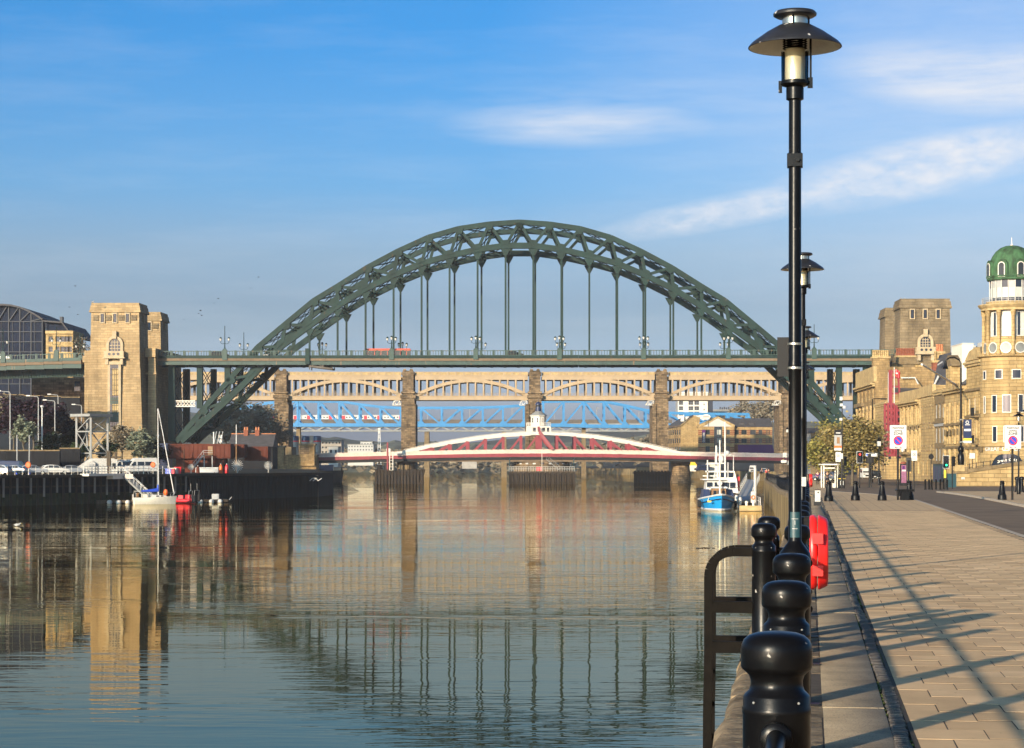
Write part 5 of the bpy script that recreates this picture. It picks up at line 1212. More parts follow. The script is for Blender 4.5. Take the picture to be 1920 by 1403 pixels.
stree('broadleaf_tree','low dark green tree under the purple trees',96,868,352,812,50,'leaf_d',n=2400,size=.4,seed=8)
stree('bush','green bush at the foot of the steel tower',152,880,350,826,34,'leaf_g',n=1800,size=.36,seed=9)
stree('bush','brown budding bush at the foot of the sunlit stone tower',228,868,372,800,46,'leaf_b',n=2200,size=.36,seed=10,bare=True)
stree('blossom_tree','pale flowering bush above the white minibus',264,872,366,806,52,'blossom',n=2600,size=.36,seed=12)
stree('bush','dark green bush behind the white cabin',206,876,362,826,40,'leaf_d',n=2000,size=.36,seed=13)
stree('bush','dark bush under the end of the stone abutment',296,880,372,828,36,'leaf_d',n=1800,size=.4,seed=14)
stree('broadleaf_tree','bare twiggy tree beyond the bridge left of the stone tower',152,690,560,634,38,'leaf_b',n=900,size=.35,seed=15,bare=True)
for i, (x, yb, d, yt, w) in enumerate(((446,850,640,752,60),(472,852,660,752,54),(496,852,680,764,50),(424,850,620,776,50),(520,850,690,790,44))):
    stree('broadleaf_tree', 'hazy brown budding tree under the left half arch, '+['tallest','behind the blue truss end','next to the first cream bridge pier','lowest and leftmost','behind the stone pier foot'][i], x, yb, d, yt, w, 'leaf_b', n=2600, size=.7, seed=20+i, clumps=30, tight=.36)
# ------------------------------------------------------------------ the arched hall and its neighbours, behind the southern approach
HDp = 565.0; hall = thing('arched_hall', 'large dark glazed hall with a barrel roof at the far left', 'building', (0, HDp, 0))
ax = lambda x: Xp(x, HDp); azp = lambda y: Zp(y, HDp)
out = [(ax(-115),azp(760)),(ax(76),azp(760)),(ax(84),azp(600))]
arc = [(82,600),(70,592),(56,584),(40,577.5),(24,573.5),(8,572),(-10,572.5),(-30,576),(-52,583),(-74,594),(-95,610),(-115,630)]
MB().prism([(ax(-115),azp(760)),(ax(80),azp(760))]+[(ax(x),azp(y+1)) for x, y in arc], .3, 34).build('glazed_wall', M['hall_glass'], hall)
b = MB()
for (xa,ya),(xb,yb) in zip(arc, arc[1:]): b.beam((ax(xa),16.5,azp(ya)), (ax(xb),16.5,azp(yb)), 36, .45, up=(0,0,1))
b.build('roof', M['slate'], hall)
for y in (603,622,641,660,700,720): b = MB(); b.box(ax(-115), ax(78), -.1, .28, azp(y+.7), azp(y-.7)); b.build('transom', M['dark_steel'], hall)
for x in range(-110, 80, 21):
    yt = interp(sorted(arc), x)+1
    MB().box(ax(x)-.12, ax(x)+.12, .0, .32, azp(760), azp(yt)).build('mullion', M['dark_steel'], hall)
    if x+21 < 82: b = MB(); b.beam((ax(x+1), -.05, azp(602)), (ax(x+18), -.05, azp(min(600,interp(sorted(arc), x+18)+2))), .22); b.build('truss_diagonal', M['dark_steel'], hall)
    for y in (612, 631, 650, 690, 710): MB().box(ax(x+7)-.05, ax(x+7)+.05, .1, .29, azp(y+9), azp(y-9)).build('glazing_bar', M['dark_steel'], hall)
rf = MB(); rf.prism([(ax(82),azp(601)),(ax(118),azp(604)),(ax(137),azp(629)),(ax(135),azp(630)),(ax(117),azp(606.5)),(ax(82),azp(604))], -1.2, 30); rf.build('eaves_roof', M['slate'], hall)
MB().prism([(ax(80),azp(622)),(ax(134),azp(630)),(ax(117),azp(607)),(ax(82),azp(604.5))], .8, 26).build('gable_glazing', M['hall_glass'], hall)
b = MB(); b.box(ax(106), ax(111), 4, 6, azp(603), azp(592)); b.build('roof_vent', M['dark_steel'], hall)
st = thing('stone_block', 'honey stone corner block with dark windows beside the glazed hall', 'building', (0, HDp-6, 0)); e = HDp-6
bx_ = lambda x: Xp(x, e); bz_ = lambda y: Zp(y, e)
ops = [(bx_(x)-.55, bx_(x)+.55, bz_(yb), bz_(yt)) for yt, yb in ((631,641),(650,660),(712,740)) for x in (95,108,117,125,131)]
b = MB(); wall_grid(b, bx_(86), bx_(137), bz_(775), bz_(622), ops, .5); b.build('wall', M['ash'], st)
b = MB(); b.quad((bx_(72),9,bz_(775)),(bx_(86),0,bz_(775)),(bx_(86),0,bz_(622)),(bx_(72),9,bz_(622))); b.quad((bx_(137),0,bz_(775)),(bx_(139),12,bz_(775)),(bx_(139),12,bz_(622)),(bx_(137),0,bz_(622))); b.build('side_wall', M['ash'], st)
b = MB(); b.zprism([(bx_(85.5),-.4),(bx_(137.6),-.4),(bx_(139.5),12),(bx_(71.5),9.2)], bz_(626), bz_(620.5)); b.build('cornice', M['trim'], st)
for o in ops: window(st, *o, y=.4, frame='grey_steel', pane='glass_b', bars=(0,1))
st2 = thing('stone_block', 'lower stone building with a framed dark window under the bridge approach', 'building', (0, 520, 0)); e = 520.0
ops = [(bx_(138), bx_(150), bz_(734), bz_(714)), (bx_(108), bx_(112), bz_(772), bz_(752)), (bx_(116), bx_(120), bz_(774), bz_(754)), (bx_(124), bx_(128), bz_(776), bz_(756))]
b = MB(); wall_grid(b, bx_(60), bx_(166), bz_(812), bz_(708), ops, .6); b.build('wall', M['pier'], st2); b = MB(); b.box(bx_(60), bx_(166), .7, 9, bz_(812), bz_(708)); b.build('core', M['pier'], st2)
for o in ops: window(st2, *o, y=.45, frame='trim', pane='glass_b', bars=(0,0))
# ------------------------------------------------------------------ rust clad boat yard and yard clutter
def con(name, label, x0, x1, yt, yb, d, m_, group=None, ribs=9, door=None):
    t = thing(name, label, 'container', (0, d, 0), 0, group); X0, X1, z0, z1 = Xp(x0,d), Xp(x1,d), Zp(yb,d), Zp(yt,d)
    MB().box(X0, X1, 0, 5, z0, z1).build('shell', M[m_], t)
    for k in range(ribs): u = X0+(X1-X0)*(k+.5)/ribs; MB().box(u-.12, u+.12, -.07, 0, z0+.1, z1-.1).build('rib', M[m_], t)
    MB().box(X0-.04, X1+.04, -.1, 5.05, z1-.14, z1+.05).build('top_rail', M[m_], t)
    if door: MB().box(Xp(door[0],d), Xp(door[1],d), -.12, -.02, Zp(door[3],d), Zp(door[2],d)).build('door', M['tan'], t)
    return t
con('clad_shed','long rust red clad shed with an orange door above the quay',316,432,833,860,382,'rust',ribs=14,door=(390,399,837,853))
con('clad_shed','rust red clad shed below the shed with the orange door',330,420,860,886,383,'rust',ribs=10)
con('clad_shed','rust red clad shed near the stone pillars',434,458,834,858,388,'rust',ribs=4)
con('clad_shed','dark rust clad shed between the red sheds and the pillars',458,502,838,864,392,'rust',ribs=6)
con('steel_container','dark steel container behind the sailing boat mast',296,315,832,880,384,'navy',ribs=4)
d = 378; t = thing('steel_stair', 'galvanised stair and landing leading up to the orange door', 'staircase', (0,d,0)); X = lambda x: Xp(x,d); Z = lambda y: Zp(y,d)
b = MB(); b.beam((X(360),0,Z(880)),(X(382),0,Z(853)),.12,.3); b.build('stringer', M['sign_grey'], t); MB().box(X(380),X(399),-.6,.8,Z(854.5),Z(853)).build('landing', M['timber_pale'], t)
for k in range(9): f = k/8; MB().box(X(360+22*f)-.14, X(360+22*f)+.14, -.4, .4, Z(880-27*f)-.03, Z(880-27*f)+.02).build('tread', M['sign_grey'], t)
b = MB()
for q in ((360,880,382,853),): b.beam((X(360),-.3,Z(872)),(X(382),-.3,Z(845)),.07); b.beam((X(382),-.3,Z(845)),(X(399),-.3,Z(845)),.07); b.beam((X(382),-.3,Z(849)),(X(399),-.3,Z(849)),.06)
for k in range(6): f = k/5; b.beam((X(360+22*f),-.3,Z(880-27*f)),(X(360+22*f),-.3,Z(872-27*f)),.06)
b.build('handrail', M['sign_grey'], t)
for x in (383,398): MB().box(X(x)-.08,X(x)+.08,-.2,0,Z(884),Z(854)).build('leg', M['sign_grey'], t)
def paddle(x, y, r, d, lab):
    t = thing('spoked_wheel', lab, 'sculpture', (Xp(x,d), d, Zp(y,d))); rm_ = r*d/F
    for k in range(18):
        g = math.pi*2*k/18; c = Vector((math.cos(g), 0, math.sin(g))); b = MB(); b.beam(c*rm_*.28, c*rm_, .06, .2, up=(0,1,0)); b.build('blade', M['white_enamel'], t)
    MB().tube((0,-.15,0),(0,.15,0),rm_*.28,rm_*.28,12).build('hub', M['grey_steel'], t); MB().box(-.1,.1,.1,.3,-rm_-1.0,0).build('stand', M['grey_steel'], t)
paddle(445,873,11,376,'large white spoked wheel standing on the quay edge'); paddle(503,873,8,388,'smaller pale spoked wheel near the stone pillars'); paddle(358,876,6,370,'small grey spoked wheel left of the white upturned boat')
for x, h, m_, lab in ((414,1.5,'orange','orange gas bottle beside the red one on the quay'),(425,1.5,'sign_red','red gas bottle beside the orange one on the quay'),(371,1.2,'rust','rusty drum left of the white upturned boat')):
    p = onq(x, 2.2); t = thing('gas_bottle', lab, 'bottle', p); MB().lathe([(.28,0),(.3,.1),(.3,h*.75),(.16,h*.92),(.1,h)],10).build('body', M[m_], t, 40); MB().lathe([(.1,h),(.12,h+.05),(.08,h+.16),(.02,h+.17)],8).build('valve', M['sign_grey'], t)
p = onq(388, 3.5); t = thing('upturned_boat', 'small white upturned boat lying on the quay', 'boat', p, R(10)); b = MB()
for k in range(9):
    f = k/8*2-1; w = .8*math.sqrt(max(.03,1-f*f)); b.v += [(f*1.9, -w, .15), (f*1.9, -w*.6, .75), (f*1.9, 0, .95), (f*1.9, w*.6, .75), (f*1.9, w, .15)]
b.f = [(k*5+i, k*5+i+1, k*5+i+6, k*5+i+5) for k in range(8) for i in range(4)]; b.build('hull', M['white'], t, 50); MB().box(-1.9,1.9,-.04,.04,.9,1.02).build('keel', M['white'], t); MB().box(-1.3,-1.1,-.6,.6,0,.2).build('trestle', M['timber'], t); MB().box(1.1,1.3,-.6,.6,0,.2).build('trestle', M['timber'], t)
cr_ = random.Random(4)
for k, (x, bk, m_, lab) in enumerate(((317,3,'sign_blue','blue crate stacked on the quay behind the sailing boat'),(322,2.6,'sign_red','red crate on the quay behind the tubular railing'),(327,3,'foam','pale sack of rope beside the red crate'),(333,2.8,'sign_red','red crate at the right end of the tubular railing'),(320,4.2,'tan','brown box on top of the crate stack'),(340,3.2,'timber','dark crate right of the red crates'))):
    p = onq(x, bk); t = thing('crate', lab, 'crate', p+Vector((0,0,0)), R(cr_.uniform(-20,20)), 'crates on the left quay'); h = cr_.uniform(.7,1.1)
    MB().box(-.5,.5,-.4,.4,0,h).build('box', M[m_], t); MB().box(-.54,.54,-.44,.44,h,h+.08).build('rim', M[m_], t)
for x, yt, lab, m_ in ((443,796,'tall white topped mast with an orange foot behind the rust red sheds','sign_white'),(416,860,'thin yellow post beside the gas bottles','timber_pale'),(345,842,'thin leaning pole left of the steel stair','timber_pale')):
    d = 380; t = thing('pole', lab, 'pole', (Xp(x,d), d, .1)); h = Zp(yt,d)-.1; MB().tube((0,0,0),(0,0,h*.6),.1,.09,6).build('foot', M['tan'] if x == 443 else M[m_], t); MB().tube((0,0,h*.6),(0,0,h),.08,.06,6).build('top', M[m_], t)
d = 386; t = thing('roof_plant', 'white rooftop plant frame with tanks on the long red shed', 'roof plant', (0,d,0))
for x in (405,411,417): b = MB(); b.beam((Xp(x-4,d),0,Zp(833,d)),(Xp(x+1,d),0,Zp(809,d)),.11); b.build('raking_bar', M['sign_grey'], t)
for y in (816,824): MB().box(Xp(409,d),Xp(416,d),.3,1.3,Zp(y+6,d),Zp(y,d)).build('tank', M['sign_white'], t)
MB().tube((Xp(400,d),.5,Zp(834,d)),(Xp(400,d),.5,Zp(810,d)),.12).build('flue', M['sign_white'], t)
# house with chimneys beyond, stone piers at the bridge end
d = 440; hs2 = thing('house', 'house with a long grey slate roof and two brick chimneys beyond the red sheds', 'house', (0,d,0)); X = lambda x: Xp(x,d); Z = lambda y: Zp(y,d)
MB().xprism([(0,Z(838)),(5,Z(813)),(10,Z(838))], X(428), X(512)).build('roof', M['slate'], hs2); MB().box(X(429),X(511),.5,9.5,Z(880),Z(838)).build('wall', M['sheet'], hs2)
MB().box(X(428),X(512),4.8,5.2,Z(813.6),Z(812)).build('ridge_tiles', M['terracotta'], hs2)
for x in (456,477.5):
    c = MB(); c.box(X(x-4),X(x+4),4.2,5.6,Z(818),Z(807)); c.box(X(x-4.6),X(x+4.6),4.1,5.7,Z(807.5),Z(806)); c = c.build('chimney', M['brick'], hs2)
    for q in (-2.4,2.4): MB().lathe([(.22,0),(.17,.6),(.21,.65)],8,(X(x+q),4.9,Z(806))).build('chimney_pot', M['terracotta'], c)
d = 640; sp_ = thing('bridge_abutment', 'weathered stone abutment with two square pillars at the left end of the swing bridge', 'abutment', (0,d,0)); X = lambda x: Xp(x,d); Z = lambda y: Zp(y,d)
MB().box(X(503),X(593),0,10,Z(895),Z(853)).build('wall', M['ash3'], sp_); MB().box(X(502),X(594),-.3,10,Z(855),Z(853)).build('coping', M['trim_d'], sp_)
for a_, c_, yt in ((508,533,836),(563,590,832)):
    MB().box(X(a_),X(c_),-.8,3,Z(874),Z(yt+3)).build('pillar', M['ash3'], sp_); MB().box(X(a_-2),X(c_+2),-1.1,3.3,Z(yt+3.4),Z(yt)).build('pillar_cap', M['trim_d'], sp_)
MB().box(X(562),X(580),-.9,-.8,Z(852),Z(838)).build('shaded_panel', M['pier'], sp_)  # darker slab stands in for shade on the pillar face
d = 790
for i, x in enumerate((553,573,595)):
    t = thing('silo', ['leftmost','middle','right hand'][i]+' grey silo with a red band and dark cap', 'silo', (Xp(x,d), d, 0), 0, 'grey silos'); r = 7.3*d/F; z = lambda y: Zp(y,d)
    MB().lathe([(r,-2),(r,z(829))],18).build('shell', M['concrete'], t, 40); MB().lathe([(r+.03,z(829)),(r+.03,z(826.5))],18).build('band', M['sign_red'], t, 40); MB().lathe([(r+.02,z(826.5)),(r+.02,z(819.5)),(r*.9,z(818)),(.1,z(817))],18).build('cap', M['navy'], t, 40)
bd = thing('moored_barge', 'dark barge moored beyond the stone abutment', 'boat', (0,690,0)); d = 690; X = lambda x: Xp(x,d); Z = lambda y: Zp(y,d)
MB().prism([(X(585),WATER-.5),(X(638),WATER-.5),(X(642),Z(882)),(X(585),Z(884))], 0, 6).build('hull', M['sheet'], bd); MB().box(X(596),X(624),1,4,Z(883),Z(872)).build('deckhouse', M['navy'], bd); MB().tube((X(640),1,Z(884)),(X(641),1,Z(868)),.2).build('bollard', M['black'], bd)
# ------------------------------------------------------------------ boats and pontoons on the left
d = 318.0; yb_ = thing('sailing_boat', 'white sailing yacht with a tall bare mast and blue sail cover', 'sailing boat', (Xp(290,d), d, WATER), R(22))
L2 = 3.1; b = MB(); st_ = 9; nn = 7
for k in range(st_):
    f = k/(st_-1); x = -L2+2*L2*f; w = 1.05*min(1, (1-f)**.55*1.45)*(.82+.18*min(1,f*3)); sh = .98+.25*f*f
    for i in range(nn): g = i/(nn-1); y = w*(1-.5*(1-g)**2.2); b.v.append((x+(f*.25*g if k == st_-1 else 0), -y, -.3+(sh+.3)*g))
    for i in range(nn-1, -1, -1): g = i/(nn-1); y = w*(1-.5*(1-g)**2.2); b.v.append((x+(f*.25*g if k == st_-1 else 0), y, -.3+(sh+.3)*g))
m2 = nn*2; b.f = [(k*m2+i, (k+1)*m2+i, (k+1)*m2+i+1, k*m2+i+1) for k in range(st_-1) for i in range(m2-1)]+[tuple(range(m2))]+[(k*m2+nn-1, (k+1)*m2+nn-1, (k+1)*m2+nn, k*m2+nn) for k in range(st_-1)]
b.build('hull', M['foam'], yb_, 50)
MB().prism([(-.6,.95),(1.9,1.0),(1.6,1.3),(-.4,1.45),(-.7,1.4)], -.6, .6).build('coachroof', M['white'], yb_)
for x in (.1,.8): MB().box(x,x+.4,-.62,-.6,1.12,1.28).build('porthole', M['glass_b'], yb_)
hz_ = Zp(766, d)-WATER; MB().tube((.55,0,1.2),(.5,0,hz_),.09,.07,8).build('mast', M['white'], yb_); b = MB(); b.tube((.5,-.8,hz_*.72),(.5,.8,hz_*.72),.04); b.tube((.5,-1.0,hz_*.42),(.5,1.0,hz_*.42),.04); b.build('spreader', M['white'], yb_)
MB().tube((2.95,0,1.5),(.55,0,hz_-.1),.10,.06,6).build('rolled_foresail', M['white'], yb_); MB().path([(.5,0,2.1),(-.6,0,2.0),(-2.0,0,1.95)],[.3,.24,.1],8).build('sail_cover', M['sign_blue'], yb_); MB().tube((.5,0,1.9),(.5,0,2.9),.2,.1,8).build('mast_cover', M['sign_blue'], yb_)
for s in (-1,1): MB().tube((.5,s*.95,1.0),(.5,s*.05,hz_*.9),.015,.015,4).build('shroud', M['grey_steel'], yb_)
b = MB(); b.path([(-3.0,-.85,1.0),(-3.0,-.85,1.7),(-3.0,.85,1.7),(-3.0,.85,1.0)],.03,5); b.path([(2.7,-.35,1.2),(3.1,0,1.85),(2.7,.35,1.2)],.03,5)
for k in range(5): x = -2.2+k*1.1; b.tube((x,-.92,1.0),(x,-.92,1.55),.02,.02,4)
b.path([(-3.0,-.85,1.6),(0,-.95,1.55),(2.7,-.35,1.7)],.012,4); b.build('guard_rail', M['white'], yb_)
MB().box(-3.0,-2.3,-.7,.7,1.9,1.98).build('bimini', M['white'], yb_); MB().ball((1.5,-.75,1.75),.34,8,1.5).build('life_raft', M['orange'], yb_); MB().box(-2.9,-2.6,-.9,-.6,1.1,1.7).build('horseshoe_buoy', M['tan'], yb_); MB().box(-1.9,-1.2,-.5,.5,1.0,1.5).build('cockpit_gear', M['foam'], yb_)
def rib(label, x, d, rz):
    t = thing('inflatable_boat', label, 'boat', (Xp(x,d), d, WATER), rz, 'inflatable boats by the pontoon')
    MB().path([(-2.2,-.8,.35),(1.0,-.8,.4),(2.0,-.4,.55),(2.4,0,.6),(2.0,.4,.55),(1.0,.8,.4),(-2.2,.8,.35)],.26,8).build('tube', M['sign_red'], t, 50); MB().box(-2.0,1.6,-.6,.6,.1,.3).build('floor', M['grey_steel'], t)
    MB().box(-.6,.2,-.3,.3,.3,1.2).build('console', M['sign_red'], t); b = MB(); b.path([(-1.7,-.6,.4),(-1.8,-.55,1.9),(-1.8,.55,1.9),(-1.7,.6,.4)],.05,6); b.build('arch', M['grey_steel'], t); MB().tube((-1.8,0,1.9),(-1.8,0,3.0),.02,.02,4).build('aerial', M['white'], t)
    for y in (-.3,.3): MB().box(-2.7,-2.2,y-.2,y+.2,.2,1.2).build('outboard', M['black'], t)
rib('red inflatable boat with an aerial beside the white yacht', 338, 326, R(160)); rib('red inflatable boat nearer the orange pontoon end', 352, 331, R(150))
def pontoon(label, x0, x1, d, floats, m_):
    t = thing('pontoon', label, 'pontoon', (0,d,WATER)); MB().box(Xp(x0,d),Xp(x1,d),0,2.2,.12,.5).build('deck', M[m_], t)
    for x in floats: MB().ball((Xp(x,d),-.25,.2),.42,10,.9).build('float', M['white'], t, 60)
    return t
t = pontoon('grey pontoon with three pale floats left of the white yacht', 172, 252, 322, (206,223,240), 'timber_pale'); MB().box(Xp(176,322),Xp(196,322),-.5,.3,.0,.3).build('plank', M['timber_pale'], t); MB().tube((Xp(249,322),.3,-2),(Xp(249,322),.3,1.4),.18).build('mooring_pile', M['concrete'], t)
t = pontoon('dark pontoon with white floats and a grey locker right of the red boats', 358, 428, 330, (376,397,413), 'timber'); MB().box(Xp(396,330),Xp(409,330),.6,1.6,.5,1.35).build('locker', M['sign_grey'], t); MB().box(Xp(361,330),Xp(376,330),-.3,.4,.3,.62).build('orange_fender', M['orange'], t); b = MB(); b.beam((Xp(428,330),1,.4),(Xp(433,330),1,.9),.1); b.build('arm', M['sign_grey'], t)
t = thing('gangway', 'grey sloping gangway with handrails from the quay down to the white yacht', 'gangway'); a, c = along(232,-1.2), Vector((Xp(284,323),323,WATER+.5)); b = MB(); b.beam(a, c, 1.2, .3); b.build('deck', M['grey_steel'], t)
for s in (-.55,.55):
    b = MB(); o = Vector((0, s, 1.0)); b.beam(a+o, c+o, .05)
    for k in range(9): q = a.lerp(c, k/8); b.beam(q+Vector((0,s,0)), q+o, .05)
    b.build('handrail', M['sign_white'], t)
q = a.lerp(c,.22); MB().box(q.x-.6,q.x+.6,q.y-.65,q.y-.6,q.z+.2,q.z+.9).build('notice', M['pink'], t)
# far side buildings seen under the bridges
for x0_, x1_, yt, yb, d, m_, cols, rows_, lab in ((652,700,834,853,1050,'white_enamel',9,3,'white apartment block far up the river on the left'),(676,698,829,836,1060,'white_enamel',4,1,'upper white apartment block behind the first far one'),(602,640,826,852,760,'concrete',6,3,'grey industrial building right of the silos'),(616,634,838,856,720,'white_enamel',2,1,'low white roofed shed right of the silos')):
    t = thing('apartment_block' if m_ == 'white_enamel' and rows_ > 1 else 'building', lab, 'building', (0,d,0)); X = lambda x: Xp(x,d); Z = lambda y: Zp(y,d)
    ops = [(X(x0_+(x1_-x0_)*(i+.25)/cols), X(x0_+(x1_-x0_)*(i+.75)/cols), Z(yt+(yb-yt)*(j+.75)/rows_), Z(yt+(yb-yt)*(j+.3)/rows_)) for i in range(cols) for j in range(rows_)]
    b = MB(); wall_grid(b, X(x0_), X(x1_), Z(yb+20), Z(yt), ops, .4); b.build('wall', M[m_], t); b = MB(); b.box(X(x0_), X(x1_), .5, 12, Z(yb+20), Z(yt)); b.build('core', M['sign_grey'], t)
    MB().box(X(x0_)-.3, X(x1_)+.3, -.3, 12.3, Z(yt), Z(yt-1)).build('roof', M['lead'], t)
    for o in ops: window(t, *o, y=.3, frame='white_enamel', pane='glass_b', bars=(0,0))
d = 900; t = thing('mast', 'pale lattice mast rising behind the low red bridge deck', 'mast', (Xp(711,d), d, -4)); h = Zp(806,d)+4; b = MB()
for s in (-1,1): b.beam((s*1.0,0,0),(s*.3,0,h),.22)
for k in range(10): f0,f1 = k/10,(k+1)/10; w0,w1 = 1-.7*f0,1-.7*f1; b.beam(((-w0),0,h*f0),(w1,0,h*f1),.14); b.beam((w0,0,h*f0),(-w1,0,h*f1),.14)
b.build('lattice', M['sign_white'], t); MB().box(-.5,.5,-.3,.3,h,h+.6).build('head', M['sign_white'], t)
# ================================================================== north side: the stone street front
def front(name, label, xa, da, xb, db, yt, m, rows, nb, win=.5, depth=12, pil=None, cornice=.5, z0=-1.3, frame='white_paint', pane='glass_b', bars=(0,1), cat='building', trim='trim', courses=(), cor_drop=0.0, margin=.0, blind=0.0):
    A = Vector((Xp(xa,da),da,z0)); B_ = Vector((Xp(xb,db),db,z0)); L = (B_-A).length; t = thing(name, label, cat, A, math.atan2(B_.y-A.y, B_.x-A.x))
    H = Zp(yt, db)-z0; bay = (L-2*margin)/nb; ops = []
    for e, g in rows:
        for i in range(nb): c = margin+(i+.5)*bay; ops.append((c-bay*win/2, c+bay*win/2, e, g))
    b = MB(); wall_grid(b, 0, L, 0, H, ops, .35); b.build('wall', M[m], t)
    b = MB(); b.quad((0,0,0),(0,0,H),(0,depth,H),(0,depth,0)); b.quad((L,0,0),(L,depth,0),(L,depth,H),(L,0,H)); b.quad((0,depth,0),(0,depth,H),(L,depth,H),(L,depth,0)); b.quad((0,.02,H),(L,.02,H),(L,depth,H),(0,depth,H)); b.build('side_wall', M[m], t)
    for o in ops: window(t, *o, y=.25, frame=frame, pane=pane, bars=bars, blind=blind)
    if cornice: 
        zc = H-cor_drop; b = MB(); b.box(-.15, L+.15, -cornice, -.003, zc-.5, zc-.15); b.box(-.05, L+.05, -cornice*.55, -.003, zc-.85, zc-.502); b.build('cornice', M[trim], t)
        if cor_drop: MB().box(-.1, L+.1, -.3, .3, zc+.0, H+.1).build('parapet', M[trim], t)
    for z in courses: MB().box(-.05, L+.05, -.28, -.003, z, z+.35).build('string_course', M['trim_d'], t)
    if pil:
        for i in range(nb+1):
            for z_0, z_1 in pil:
                c = margin+i*bay; c = min(max(c, .35), L-.35)
                b = MB(); b.box(c-.3, c+.3, -.22, -.004, z_0, z_1); b.box(c-.42, c+.42, -.3, -.004, z_1-.55, z_1+.003); b.box(c-.4, c+.4, -.28, -.004, z_0-.003, z_0+.4); b.build('pilaster', M[trim], t)
    return t, L, H
# --- domed corner
dd = 289.0; DC = Vector((Xp(1897,dd), dd, 0)); px = dd/F
dome = thing('domed_building', 'sandstone corner building with a colonnaded rotunda and green copper dome', 'building', DC)
zz = lambda y: Zp(y, dd); face = math.atan2(-DC.y, -DC.x)     # direction towards the camera
def ang(x, r): return face+math.asin(max(-1, min(1, (x-1897)*px/r)))   # the angle seen at an image column
R0 = 58*px
b = MB(); b.lathe([(R0,-1.3),(R0,zz(840)),(R0+.25,zz(838)),(R0+.3,zz(836)),(R0+.25,zz(834.5)),(R0,zz(834)),(R0,zz(738)),(R0+.06,zz(737)),(R0+.06,zz(735)),(R0,zz(734)),(R0,zz(717)),(R0+.05,zz(716)),(R0,zz(714)),(R0,zz(672)),(R0+.4,zz(670)),(R0+.42,zz(668)),(R0-.4,zz(667)),(.1,zz(667))], 64)
b.build('lower_drum', M['ash2'], dome, 30)
def curved(name, r, x0, x1, y0, y1, m, par, out=.02, n=6):
    b = MB(); a0, a1 = ang(x0, R0), ang(x1, R0)
    prof = [(r+out, zz(y1)), (r+out, zz(y0))]; b.lathe(prof, n, (0,0,0), a0, a1); return b.build(name, m, par, 60)
for x0, x1, y0, y1 in ((1866.5,1880.5,695,712.5),(1897,1914,695,712.5),(1845,1851,696,713),(1861,1870.5,742,775),(1880,1896,741.5,775),(1846,1850,744,776),(1862,1871,799.5,830),(1882,1896,800,830),(1908,1918,741,775),(1910,1919,799,830)):
    w = curved('window', R0, x0, x1, y0, y1, M['white_paint'], dome, .03); curved('pane', R0, x0+1.4, x1-1.4, y0+1.4, y1-1.4, M['glass_b'], w, .06); curved('sill', R0, x0-1, x1+1, y1, y1+1.6, M['trim'], w, .14)
curved('shop_front', R0, 1859, 1922, 851, 884, M['glass_b'], dome, .03, 14)
b = MB(); a0 = ang(1856, R0)
for k in range(13):
    f0, f1 = k/12, (k+1)/12; x0_, x1_ = 1859+62*f0, 1859+62*f1
    if k == 12: break
    yy = lambda f: 851+26*(2*f-1)**4
    c0, c1 = ang(x0_, R0), ang(x1_, R0)
    for (aa, f) in ((c0, f0), (c1, f1)): pass
    b.add([(math.cos(c0)*(R0+.1), math.sin(c0)*(R0+.1), zz(848)), (math.cos(c1)*(R0+.1), math.sin(c1)*(R0+.1), zz(848)), (math.cos(c1)*(R0+.1), math.sin(c1)*(R0+.1), zz(yy(f1)+1)), (math.cos(c0)*(R0+.1), math.sin(c0)*(R0+.1), zz(yy(f0)+1))], [(0,1,2,3)])
b.build('shop_arch', M['ash2'], dome)
word = 'GREAT COFFEE'
for i, chh in enumerate(word):
    if chh == ' ': continue
    x = 1852+i*(1909-1852)/11; a = ang(x, R0); r = R0+.08
    text('lettering', chh, .78, M['white'], dome, (math.cos(a)*r, math.sin(a)*r, zz(842.5)), (R(90), 0, a+R(90)), .03)
for i, chh in enumerate('Great Coffee'):
    if chh == ' ': continue
    x = 1873+i*(1912-1873)/11; a = ang(x, R0); r = R0+.12
    text('lettering', chh, .5, M['foam'], dome, (math.cos(a)*r, math.sin(a)*r, zz(862.5+4*((x-1892)/20)**2)), (R(90), 0, a+R(90)), .01)
for i, chh in enumerate('CAFE'):
    x = 1894+i*4; a = ang(x, R0); r = R0+.12
    text('lettering', chh, .34, M['foam'], dome, (math.cos(a)*r, math.sin(a)*r, zz(873)), (R(90), 0, a+R(90)), .01)
a = ang(1884, R0); c = MB(); c.lathe([(.05,0),(.3,.05),(.42,.3),(.42,.34)], 10, (0,0,0)); c.tube((.42,0,.2),(.6,0,.26),.04); c.build('cup_emblem', M['foam'], dome, 40, loc=(math.cos(a)*(R0-.2), math.sin(a)*(R0-.2), zz(874)))
curved('fascia_bracket', R0, 1838, 1846, 839, 848, M['trim_d'], dome, .2)
